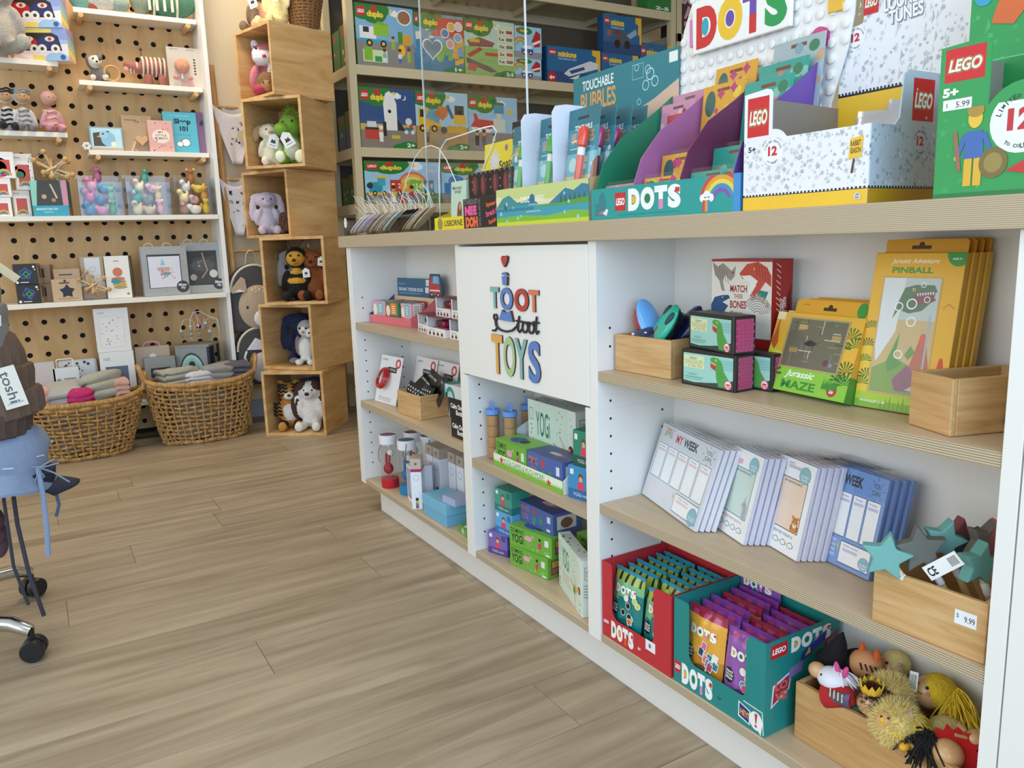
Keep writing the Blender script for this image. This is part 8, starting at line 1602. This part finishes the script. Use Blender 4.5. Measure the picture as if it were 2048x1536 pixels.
for k, (q0, q1, tp, x, lb) in enumerate(((Bc(838, 350), Bc(1112, 350), Bc(980, 215), x4+.004, 'large grey spotted gift box with a white baby suit in its window'), (Bc(1075, 340), Bc(1322, 340), Bc(1200, 192), x4-.05, 'large grey spotted gift box with a dark animal blanket in its window'))):
    B = wallbox(lb, q0, q1, Z4, zat(tp, x)-Z4, x, .045, '#a9aba8', .06, group='grey spotted gift boxes', name='gift_box'); a = B.F(); a.rect(.12, .16, .85, .84, '#3a3a3c'); R = random.Random(k)
    for i in range(60):
        xx, yy = R.random(), R.random()
        if not (.1 < xx < .88 and .12 < yy < .88): a.circ(xx, yy, .009, '#55585a', 8)
    if k == 0: a.rect(.14, .17, .83, .8, '#e3e2ea').ell(.42, .55, .1, .03, '#c98a70').ell(.5, .45, .12, .04, '#8f98a0').poly([(.4, .62), (.45, .78), (.5, .62)], '#8fc8d8').rect(.35, .5, .6, .58, '#d8a898').scatter(.4, .35, .7, .6, 12, .02, ['#7f8a8f', '#c9a0a0'], 4)
    else: a.poly([(.14, .55), (.3, .7), (.8, .74), (.84, .55), (.84, .2), (.3, .18)], '#4a4a4a').ell(.5, .55, .28, .12, '#5c5c5c').circ(.74, .38, .1, '#d8d2c6').circ(.25, .32, .08, '#b5b0a6').line([(.5, .8), (.55, .6), (.6, .45), (.45, .3)], .025, '#c9a090').scatter(.3, .52, .7, .66, 14, .01, ['#c98a6a', '#ddd'], 3)
    a.circ(.85, .17, .14, '#3b3d40').text('Mister', .75, .18, .95, .24, '#eee', .02, 0, .3).text('Fly', .8, .11, .92, .17, '#eee', .02, 0, .3)
    for q in (-.3, .1): MB().tube([(B.w*q+.02*cos(s), .02, B.h+.016*sin(s)) for s in [pi*i/8 for i in range(9)]], .0025, 6).build('cord_handle', M('#d8c8a8', .8), B.t)
# ---- bottom row
x5 = -1.62
B = wallbox('tall white gift box with a pink floral print in its window', Bc(560, 700), Bc(765, 700), zat(Bc(660, 838), x5), zat(Bc(660, 580), x5)-zat(Bc(660, 838), x5), x5, .05, '#eae6e0', -.08, 'gift_box', 'white gift boxes'); a = B.F(); a.rect(.12, .1, .85, .82, '#e4ddd4').rect(.15, .12, .82, .8, '#f0e9e4').text('nuts', .12, .88, .3, .92, '#777').scatter(.18, .15, .8, .78, 26, .022, ['#d88a90', '#c9a0a0', '#e0b0a8', '#b5b0a0'], 3); B.R().rect(0, 0, 1, 1, '#b8b0a2')
zl = zat(Bc(660, 838), x5)
B = wallbox('white gift box with a dark blue window under the floral one', Bc(595, 950), Bc(800, 950), Z5, zl-Z5-.001, x5+.005, .06, '#e8e6e2', -.08, 'gift_box', 'white gift boxes'); a = B.F(); a.rect(.15, .15, .8, .72, '#5a6878').rect(.15, .15, .8, .4, '#46536a').text('nuts', .12, .84, .3, .9, '#777'); B.R().rect(0, 0, 1, 1, '#b8b0a2')
B = wallbox('black and white chevron pouch lying on the bottom shelf', Bc(188, 845), Bc(430, 845), Z5+.1, .062, x5-.06, .1, '#e9e7e2', 0, 'pouch_bag', 'patterned pouches', 0, 'pouch', .012); a = B.F()
for r in range(3):
    for k in range(6): a.poly([(k/6, .1+.3*r), (k/6+.083, .28+.3*r), (k/6+.167, .1+.3*r), (k/6+.167, .2+.3*r), (k/6+.083, .4+.3*r), (k/6, .22+.3*r)], '#1a1a20')
B = wallbox('white pouch with black brush spots', Bc(335, 850), Bc(570, 850), Z5+.09, .125, x5-.11, .04, '#eae8e6', 0, 'pouch_bag', 'patterned pouches', -.2, 'pouch', .012); B.F().scatter(.08, .1, .92, .9, 16, .035, ['#1a1a1e'], 8)
for lb, u0, u1, x, d, h in (('plain white storage box under the chevron pouch', 190, 430, x5-.05, .12, .0985), ('plain white storage box under the spotted pouch', 435, 575, x5-.09, .09, .0885)): wallbox(lb, Bc(u0, 1000), Bc(u1, 1000), Z5, h, x, d, '#d6d2cc', 0, group='white storage boxes')
B = wallbox('white box with a green stamp and white wire handle', Bc(315, 980), Bc(470, 980), Z5, zat(Bc(390, 935), x5+.02)-Z5, x5+.005, .05, '#e3e4e2', 0); B.F().circ(.2, .7, .09, '#5f9a5a').rect(.4, .72, .85, .75, '#888').rect(.4, .66, .85, .68, '#999'); MB().tube([(-.035, .02, B.h), (-.035, .02, B.h+.035), (-.03, .02, B.h+.04), (.03, .02, B.h+.04), (.035, .02, B.h+.035), (.035, .02, B.h)], .003, 6).build('wire_handle', M('#eee', .4), B.t)
B = wallbox('blush pink window box beside the brown beanies', Bc(190, 990), Bc(330, 990), Z5, zat(Bc(250, 905), x5+.03)-Z5, x5+.005, .05, '#cfc3bd', 0); B.F().circ(.5, .4, .2, '#d8b0a4').circ(.5, .4, .12, '#e6cfc6').circ(.7, .7, .08, '#dcb8ac')
B = wallbox('kraft box with pink handle bow on the bottom shelf', Bc(800, 860), Bc(1005, 860), Z5, zat(Bc(900, 805), x5-.05)-Z5, x5-.05, .04, '#c4ad96', 0); B.F().rect(.1, .1, .9, .6, '#8a7766').circ(.5, .8, .1, '#eceae6'); MB().tube([(-.04, .02, B.h), (-.03, .02, B.h+.018), (0, .02, B.h+.022), (.03, .02, B.h+.018), (.04, .02, B.h)], .006, 8).build('ribbon_bow', M('#d8a0a4', .8), B.t)
B = wallbox('small grey spotted gift box with a fluffy toy behind its window', Bc(855, 930), Bc(1040, 930), Z5, zat(Bc(950, 870), x5+.01)-Z5, x5+.01, .04, '#93938f', 0, 'gift_box', 'grey spotted gift boxes'); B.F().rect(.18, .1, .82, .75, '#33332f').circ(.5, .35, .2, '#7a7670').star(.5, .38, .24, '#8a867e', 14, .7)
# activity cube
a_, b_ = HX(*Bc(1045, 880), -1.60), HX(*Bc(1195, 880), -1.60); s = .17
t = thing('activity_cube', 'grey and mint wooden activity cube with bead maze and abacus side', 'toy', (-1.60, (a_.y+b_.y)/2+.015, Z5), rad(62)); zc = zat(Bc(1120, 800), -1.6)-Z5
MB().box(-s/2, s/2-.012, 0, .014, 0, zc-.012).build('front_panel', M('#8a8d8a', .5), t, .001, 0); MB().box(-s/2, s/2, 0, s, zc-.012, zc).build('top_panel', M('#8f8c86', .5), t, .002, 0); MB().box(-s/2, s/2-.03, .014, s, 0, zc-.012).build('inner_block', M('#26303c', .6), t, 0, 0)
for y in (.006, s-.006): MB().box(s/2-.012, s/2, y-.006, y+.006, 0, zc-.012).build('corner_post', M('#1f2a3a', .5), t, .001, 0)
a = Art(t, (-s/2, 0, 0), (1, 0, 0), (0, 0, 1), (0, -1, 0), (s-.012, zc)); a.ell(.5, .45, .4, .4, '#20303a').ell(.5, .45, .36, .36, '#9fc4b8').ell(.5, .5, .25, .25, '#8fb0a6').circ(.5, .62, .1, '#20262c').rect(.15, .15, .4, .35, '#6f8f88').circ(.65, .3, .1, '#26303a').circ(.65, .3, .05, '#c8c4b8').rect(.45, .05, .8, .12, '#b8a58c')
for k, c_ in enumerate(('#e6e2da', '#d0c8bc', '#5a7a90', '#b0786c')):
    z = .022+.032*k
    for j in range(12): MB().lathe([(.006, 0), (.011, .003), (.011, .007), (.006, .010)], seg=10, mat=Matrix.Translation((s/2-.012, .016+.0118*j, z)) @ Matrix.Rotation(-pi/2, 4, 'X')).build('abacus_bead', M(c_, .5), t)
for px, c_ in (([(1075, 760), (1068, 690), (1085, 650), (1120, 645), (1145, 665), (1150, 710)], '#d8c49a'), ([(1130, 760), (1122, 650), (1140, 605), (1180, 598), (1230, 625), (1280, 640), (1295, 700)], '#d9e0e0'), ([(1180, 760), (1165, 640), (1150, 600), (1200, 700), (1205, 640)], '#d8a8a8'), ([(1235, 760), (1240, 690), (1270, 660), (1290, 700), (1300, 760)], '#b8b8b0'), ([(1210, 700), (1215, 650), (1240, 635), (1285, 650), (1298, 720)], '#d8c49a')):
    P = [HX(*Bc(*q), -1.66) for q in px]; m = t.location; R3 = Matrix.Rotation(-rad(62), 3, 'Z')
    loc = [R3 @ (p-Vector(m)) for p in P]; MB().tube(loc, .0022, 6).build('bead_wire', M(c_, .4), t)
    for k in range(3): MB().ell(loc[0]+(loc[1]-loc[0])*(.15+.25*k), (.0085, .0085, .007), seg=10, ring=8).build('wire_bead', M(('#6f8f9a', '#8a8d8a', '#e0dcd4')[k], .5), t)

# ================================================================= woven baskets
CANE = wood('seagrass_cane', '#c79c5e', '#8f6430', 'Z', 1, .6, 3, 30)
def basket(label, cx, cy, ax, ay, bx, by, h, hand):
    t = thing('woven_basket', label, 'basket', (cx, cy, .0), 0, 'woven floor baskets'); N = 40; rows = 13
    def R(z): q = z/h; return bx+(ax-bx)*q**.8, by+(ay-by)*q**.8
    def rimz(q): return h+.03*abs(sin(q))**4
    for k in range(rows):
        z0 = .012+(h-.03)*k/(rows-1); P = []
        for i in range(N*4):
            q = 2*pi*i/(N*4); z = z0*(1+.14*abs(sin(q))**4*(z0/h)); rx, ry = R(z0); w = .0065*sin(q*N/2*1.0+pi*(k % 2)); P.append(((rx+w)*cos(q), (ry+w)*sin(q), z+.003*sin(q*7+k)))
        MB().tube(P, .0062 if k not in (0, rows-1) else .011, 5, 0, True).build('weaver', CANE, t)
    for i in range(N):
        q = 2*pi*(i+.5)/N; P = []
        for k in range(10):
            z = h*k/9; rx, ry = R(z); zz = z*(1+.12*abs(sin(q))**4*(z/h)); w = .005*(1 if (k+i) % 2 else -1); P.append(((rx+w)*cos(q), (ry+w)*sin(q), max(.004, zz)))
        MB().tube(P, .0058, 5).build('stake', CANE, t)
    MB().tube([(ax*cos(q), ay*sin(q), rimz(q)+.003) for q in [2*pi*i/60 for i in range(60)]], .013, 8, 0, True).build('rim', CANE, t); MB().lathe([(.6, .004), (1, .006)], seg=36, sx=bx, sy=by).build('basket_base', CANE, t)
    for s in hand:
        P = [(ax*.28*cos(u), s*(ay+.018*sin(u)), rimz(pi/2)+.075*sin(u)) for u in [pi*i/12 for i in range(13)]]; MB().tube(P, .011, 8).build('handle', CANE, t)
    return t
basket('round woven basket of knitted baby clothes, left one', -1.462, -.82, .125, .268, .09, .175, .262, (1,)); basket('round woven basket of folded clothes, beside the crate tower', -1.462, -.285, .125, .258, .09, .185, .295, (-1, 1))
def cloth(label, loc, sx, sy, sz, col, yaw=0, seed=0, group='folded baby clothes', rx=0, ry=0, knit=True):
    t = thing('folded_garment', label, 'garment', loc, yaw, group, rx, ry); R = random.Random(seed); ph = [R.uniform(0, 6) for _ in range(4)]; m = KNIT(col) if knit else CLOTH(col)
    for k in range(3):
        z0 = sz*k/3
        mb = MB(); mb.ell((0, 0, z0+sz/6), (sx/2, sy/2, sz/4.4), 0, 36, 16); mb.v = [(math.copysign(abs(x/(sx/2))**.42, x)*sx/2+.004*sin(9*y/sy+ph[0]), math.copysign(abs(y/(sy/2))**.42, y)*sy/2+.004*sin(7*x/sx+ph[1]), z+.007*sin(8*x/sx+ph[2]+k)*cos(6*y/sy+ph[3])+.008*noise.noise(Vector((x*22+ph[0]*9, y*22, z*9)))) for x, y, z in mb.v]; mb.build('fold', m, t)
zb = .255
for lb, x, y, z, sx, sy, sz, c_, yw_, sd, rx_, ry_, kn in (
    ('sage grey knitted garment at the right of the left basket', -1.47, -.71, .26, .15, .19, .12, '#a8a695', .3, 1, .15, -.25, 1), ('pale grey ribbed garment in the middle of the left basket', -1.475, -.87, .245, .16, .17, .1, '#aeaba4', -.2, 2, .1, .2, 1),
    ('bright pink and navy garment at the front of the left basket', -1.405, -.815, .25, .07, .12, .075, '#c02a6a', .2, 3, 0, 0, 0), ('blush pink garment at the left of the left basket', -1.46, -.99, .25, .13, .11, .09, '#d8a596', .1, 4, 0, 0, 0),
    ('dusty pink garment at the right rim of the left basket', -1.46, -.64, .27, .12, .07, .08, '#c79a8c', 0, 5, 0, 0, 0), ('grey garments packed low in the left basket', -1.462, -.82, .03, .15, .3, .2, '#8f8a82', 0, 6, 0, 0, 0),
    ('sage folded blanket at the left of the right basket', -1.465, -.39, .285, .17, .18, .085, '#a6a494', .2, 7, 0, -.1, 1), ('white printed garment at the front of the right basket', -1.42, -.3, .29, .1, .14, .06, '#c9c3c4', .1, 8, 0, 0, 0),
    ('crumpled pale grey garment in the middle of the right basket', -1.44, -.2, .285, .13, .15, .085, '#8f8d88', -.2, 9, 0, 0, 0), ('slate grey folded garment at the right of the right basket', -1.47, -.12, .3, .15, .16, .07, '#5c5a64', .1, 10, 0, 0, 0), ('grey garments packed low in the right basket', -1.462, -.285, .03, .15, .3, .22, '#8a857e', 0, 11, 0, 0, 0)):
    cloth(lb, (x, y, z), sx, sy, sz, c_, yw_, sd, 'folded baby clothes', rx_, ry_, bool(kn))

# ================================================================= ladder, bibs, backpacks
LB = wood('bamboo_pole', '#d8ae70', '#b98a4a', 'Z', 1, .45, 6, 10)
lt = thing('bamboo_ladder', 'bamboo ladder leaning on the wall behind the crate tower', 'ladder', (-1.72, .130, 0)); x0, z0, x1, z1 = .075, 0, -.072, 1.873
def lx(z): return x0+(x1-x0)*z/z1
for y in (-.155, .155): MB().tube([(x0, y, 0), (x1, y, z1)], .016, 10).build('rail', LB, lt)
for z in (1.667, 1.297, .927, .557, .2): MB().tube([(lx(z), -.155, z), (lx(z), .155, z)], .0085, 8).build('rung', LB, lt)
def bib(label, z, h, y, w, seed):
    X = -1.72+lx(z)+.011; t = thing('bib', label, 'bib', (X, y, z), pi/2, 'printed bandana bibs')
    def fn(u, v): x = (u-.5)*w*(1-.75*v**1.3); return (x, -.006-.014*sin(u*pi*2+seed)*v, .012-v*h-.03*(1-v)*(1-(2*u-1)**2)*1.6)
    MB().sheet(fn, 12, 14).build('cloth_front', CLOTH('#f4f2f6'), t, 0, 2., 0, .002); R = random.Random(seed)
    for k in range(12):
        v = R.uniform(.12, .85); u = R.uniform(.15, .85); p = fn(u, v); s = R.uniform(.006, .014); mb = MB()
        for j in range(4): mb.add([(p[0]+R.uniform(-s, s), p[1]-.002, p[2]+R.uniform(-s, s)) for _ in range(3)], [(0, 1, 2)])
        mb.build('printed_leaf', M('#4a464c', .8), t, 0, 0)
    MB().sheet(lambda u, v: ((u-.35)*w*.7*(1-.6*v), .004+.008*sin(u*5), .008-v*h*.9), 6, 8).build('cloth_back', CLOTH('#cdc8c8'), t, 0, 2., 0, .002)
    if seed == 1: MB().lathe([(.026, 0), (.026, .003)], seg=22, mat=Matrix.Translation((.035, -.026, -h*.48)) @ Matrix.Rotation(pi/2, 4, 'X')).build('round_tag', M('#d8cfae', .6), t)
bib('white printed bandana bib on the top rung with a round tag', 1.667, .3, .055, .2, 1); bib('white printed bandana bib on the second rung', 1.297, .3, .03, .16, 2)
def backpack(label, y, zb, w, h, X, face_c, deer):
    t = thing('backpack', label, 'backpack', (X, y, zb), pi/2, 'animal backpacks'); G = CLOTH('#4c4d4c'); d = .075
    arch = [(-w/2, 0), (w/2, 0)]+[(w/2*cos(q), h*.62+h*.38*sin(q)) for q in [pi*i/16 for i in range(17)]]
    MB().prism(arch, 0, d).build('bag_body', G, t, .02, .6, seg=3)
    MB().tube([(w*.47*cos(q), .003, h*.6+h*.385*sin(q)) for q in [pi*i/16 for i in range(17)]], .006, 6).build('zip_trim', M('#e2d8bc', .8), t)
    MB().tube([(-.03, .05, h*.97), (-.022, .045, h+.05), (-.01, .035, h+.068), (.01, .035, h+.068), (.022, .045, h+.05), (.03, .05, h*.97)], .006, 6, flat=.4).build('hanging_loop', M('#e0d6bc', .8), t)
    if deer:
        MB().ell((.012, -.002, h*.36), (w*.4, .02, h*.33), seg=26, ring=14).build('face_panel', CLOTH(face_c), t); MB().ell((.03, -.018, h*.2), (w*.2, .012, h*.14), seg=20, ring=12).build('muzzle', CLOTH('#e6e3e6'), t); MB().ell((.035, -.03, h*.24), (.022, .006, .014)).build('nose', M('#151515', .6), t); MB().ell((-.052, -.018, h*.37), (.006, .005, .008)).build('eye', M('#151515', .4), t); MB().ell((.105, -.018, h*.37), (.006, .005, .008)).build('eye', M('#151515', .4), t)
        for s in (-1, 1): MB().prism([(s*.045, h*.6), (s*.125, h*.58), (s*.12, h*.66), (s*.07, h*.82), (s*.05, h*.78)], -.016, -.006).build('ear', CLOTH(face_c), t, .003, 0); MB().prism([(s*.055, h*.6), (s*.11, h*.6), (s*.085, h*.64)], -.019, -.0165).build('inner_ear', CLOTH('#e6e3e6'), t, 0, 0)
        for k in range(10): MB().ell((.0+.018*(k % 5)-.02, -.022, h*.63-.012*(k//5)+.006*(k % 2)), (.004, .003, .004), seg=6, ring=5).build('spot', M('#efe9e0', .8), t)
    else:
        MB().ell((.02, -.002, h*.3), (w*.36, .02, h*.27), seg=24, ring=12).build('face_panel', CLOTH('#cfcbd0'), t); MB().prism([(-.07, h*.62), (.03, h*.6), (.035, h*.72), (-.02, h*.82)], -.014, -.006).build('ear', CLOTH('#e6e3e6'), t, .003, 0)
        for k in range(14): MB().ell((.05+.014*(k % 5), -.017, h*.2+.022*(k//5)+.01*(k % 2)), (.003, .003, .007), seg=6, ring=5).build('spot', M('#3a3d42', .8), t)
        MB().tube([(-.07, -.01, h*.6), (-.085, -.02, h*.5), (-.07, -.02, h*.38)], .006, 6).build('tassel', M('#e0dcd0', .9), t)
backpack('dark grey backpack with a tan deer face hanging on the ladder', .055, .505, .265, .355, -1.60, '#b9a48a', True); backpack('dark grey backpack with a white animal face low behind the right basket', .05, .22, .24, .31, -1.595, '#cfcbd0', False)

# ================================================================= hat stand on castors
CH = M('#d2d4d6', .12, .02, 10, 0, 1.)
t = thing('hat_stand', 'chrome hat stand on black castors at the left edge', 'stand', (.38, -1.42, 0)); BLK = M('#19191a', .4)
MB().tube([(0, 0, .1), (0, 0, 1.5)], .018, 14).build('pole', CH, t); MB().lathe([(.05, .075), (.06, .09), (.045, .125), (.02, .15)], seg=20).build('hub', CH, t)
for (wx, wy) in ((.615-.38, -1.045+1.42), (.205-.38, -1.045+1.42), (-.45, -.05), (.0, -.46), (.45, -.1)):
    d = Vector((wx, wy, 0)); u = d.normalized(); L = d.length; pts = [u*.03+Vector((0, 0, .105)), u*L*.55+Vector((0, 0, .1)), u*L*.9+Vector((0, 0, .088)), d+Vector((0, 0, .07))]
    MB().tube(pts, [.022, .02, .018, .014], 12).build('leg', CH, t); n = Vector((-u.y, u.x, 0)); MB().tube([d+Vector((0, 0, .03)), d+Vector((0, 0, .075))], .006, 8).build('castor_stem', BLK, t)
    for s in (-1, 1):
        q = Vector((u.x*.3-n.x*.9, u.y*.3-n.y*.9, 0)).normalized(); ax = Matrix.Translation(d+q*s*.014+Vector((0, 0, .0265))) @ q.to_track_quat('Z', 'Y').to_matrix().to_4x4(); MB().lathe([(.012, -.011), (.024, -.011), (.026, -.008), (.026, .008), (.024, .011), (.012, .011)], seg=22, mat=ax).build('castor_wheel', BLK, t)
for z in (.28, .42, .6, .72): MB().tube([(-.02, .0, z), (-.06, .3, z+.01)], .006, 8).build('arm', CH, t)
def hat(name, label, loc, prof, mat, sx=1, sy=1, rx=0, ry=0, rib=0, group='hats on the stand', cat='hat', mats2=None):
    t = thing(name, label, cat, loc, 0, group, rx, ry); mb = MB().lathe(prof, seg=48 if rib else 40, sx=sx, sy=sy)
    if not rib: mb.v = [(x*(1+.09*noise.noise(Vector((x*14, y*14, z*20+loc[2]*9)))), y*(1+.09*noise.noise(Vector((x*14+5, y*14, z*20)))), z+.008*noise.noise(Vector((x*18, y*18, z*10+3)))) for x, y, z in mb.v]
    if rib: mb.v = [(x*(1+.022*cos(24*math.atan2(y, x))), y*(1+.022*cos(24*math.atan2(y, x))), z) for x, y, z in mb.v]
    mb.build('hat_body', mat, t); return t
dome = [(.105, -.075), (.112, -.07), (.116, -.03), (.114, -.015), (.103, -.012), (.1, .02), (.085, .06), (.055, .085), (.015, .096), (.001, .097)]
BR, GY = KNIT('#6b5648'), KNIT('#8a8886')
t = hat('knitted_beanie', 'brown ribbed beanie with a paper swing tag, upper brown one', (.36, -1.085, .685), dome, BR, rib=1); 
tp = HX(20, 775, .485)-Vector((.36, -1.085, .685)); MB().box(-.0006, .0006, -.024, .024, -.05, .05, 0, Matrix.Translation(tp) @ Matrix.Rotation(.2, 4, 'X')).build('swing_tag', M('#e3dfd2', .6), t, 0, 0)
m3 = Matrix.Rotation(.2, 3, 'X'); Art(t, tp+m3 @ Vector((.0008, -.024, -.05)), m3 @ Vector((0, 1, 0)), m3 @ Vector((0, 0, 1)), (1, 0, 0), (.048, .1)).text('toshi', -.3, .4, 1.3, .62, '#5a5a60', .01, -pi/2).rect(.15, .1, .85, .13, '#a8a8b0')
MB().box(.1, .112, .03, .06, -.06, -.035).build('sewn_label', M('#d8d4c8', .7), t, 0, 0)
hat('knitted_beanie', 'brown ribbed beanie under the tagged one', (.37, -1.075, .615), dome[:6]+[(.07, .03), (.001, .035)], BR, rib=1, rx=.12); hat('knitted_beanie', 'dark brown ribbed beanie at the bottom of the brown stack', (.38, -1.1, .58), dome[:6]+[(.07, .03), (.001, .035)], KNIT('#54443a'), rib=1, rx=-.05)
t = hat('knitted_beanie', 'grey beanie at the top left edge', (.36, -1.115, .845), dome, GY, rx=-.1); MB().box(.105, .115, .06, .1, -.06, -.035).build('sewn_label', M('#d8d4c8', .7), t, 0, 0); hat('knitted_beanie', 'grey beanie just under the topmost one', (.37, -1.125, .785), dome[:6]+[(.07, .03), (.001, .035)], GY, rx=.1)
t = thing('paper_strip', 'cream paper strip tag sticking out above the grey beanies', 'tag', (.36, -1.02, .905), 0); MB().box(0, .001, -.05, .05, 0, .02, 0, Matrix.Rotation(-.75, 4, 'X')).build('paper', M('#d9c8a0', .7), t, 0, 0)
brim = [(.1, -.05), (.13, -.085), (.133, -.086), (.134, -.08), (.112, -.045), (.114, -.02), (.11, .03), (.09, .062), (.05, .078), (.001, .082)]
BL = CLOTH('#8796b0')
t = hat('sun_hat', 'pale denim blue sun hat with tie strings', (.36, -1.07, .455), brim, BL, rx=-.15); 
def strap(pts, r, m, nm='tie_string', par=None): MB().tube(pts, r, 6, flat=.5).build(nm, m, par)
strap([(.1, .07, -.02), (.1, .1, -.02), (.1, .13, -.01), (.1, .12, .0), (.1, .09, -.02), (.1, .08, -.06), (.1, .1, -.045), (.1, .085, -.02)], .004, BL, par=t); strap([(.1, .085, -.02), (.1, .1, -.1), (.1, .11, -.18), (.1, .115, -.25)], .006, BL, par=t); strap([(.1, .085, -.02), (.1, .12, -.035), (.1, .155, -.06)], .004, BL, par=t)
for k in range(8): MB().tube([(.116*cos(q), .116*sin(q), -.02+.022*(k % 3)) for q in (k*.7+.1, k*.7+.2, k*.7+.3)], .002, 5).build('printed_cloud', M('#c9d4e4', .8), t)
NVY = CLOTH('#262a3a'); t = hat('peaked_cap', 'navy cap with peak and dangling strap under the blue hat', (.36, -1.05, .375), [(.085, -.02), (.1, -.018), (.1, .02), (.07, .05), (.001, .055)], NVY)
MB().sheet(lambda u, v: (.085*cos(pi*u)*(1-.25*v), .05+.1*v*(.35+.65*sin(pi*u)), -.02+.012*sin(pi*u)-.02*v*v), 14, 6).build('peak', NVY, t, 0, 2., 0, .004)
strap([(.05, .09, -.02), (.05, .095, -.07), (.05, .085, -.1)], .004, CLOTH('#4a5a7a'), 'dangling_strap', t); strap([(.05, -.0, -.02), (.06, .0, -.1), (.09, .01, -.22), (.12, .03, -.33)], .005, M('#33323a', .8), 'dangling_strap', t); strap([(.07, -.02, -.02), (.08, -.02, -.2), (.1, .0, -.3)], .004, M('#33323a', .8), 'dangling_strap', t)
cloth('dark floral garment hanging low on the hat stand', (.36, -1.14, .2), .1, .12, .1, '#5a3f4a', 0, 31, 'garments on the hat stand', knit=False)
t = thing('power_cable', 'black cable lying on the floor behind the left basket', 'cable', (-1.72, -1.0, .004)); MB().tube([(-.02, -.3, .16), (.03, -.1, .1), (.08, .05, .02), (.02, .3, .004), (.06, .5, .004), (.0, .75, .004)], .004, 6).build('cord', M('#1a1a1c', .6), t)

# ================================================================= grow the soft toys, then lettering and artwork meshes
flush_plush()
flush_text()
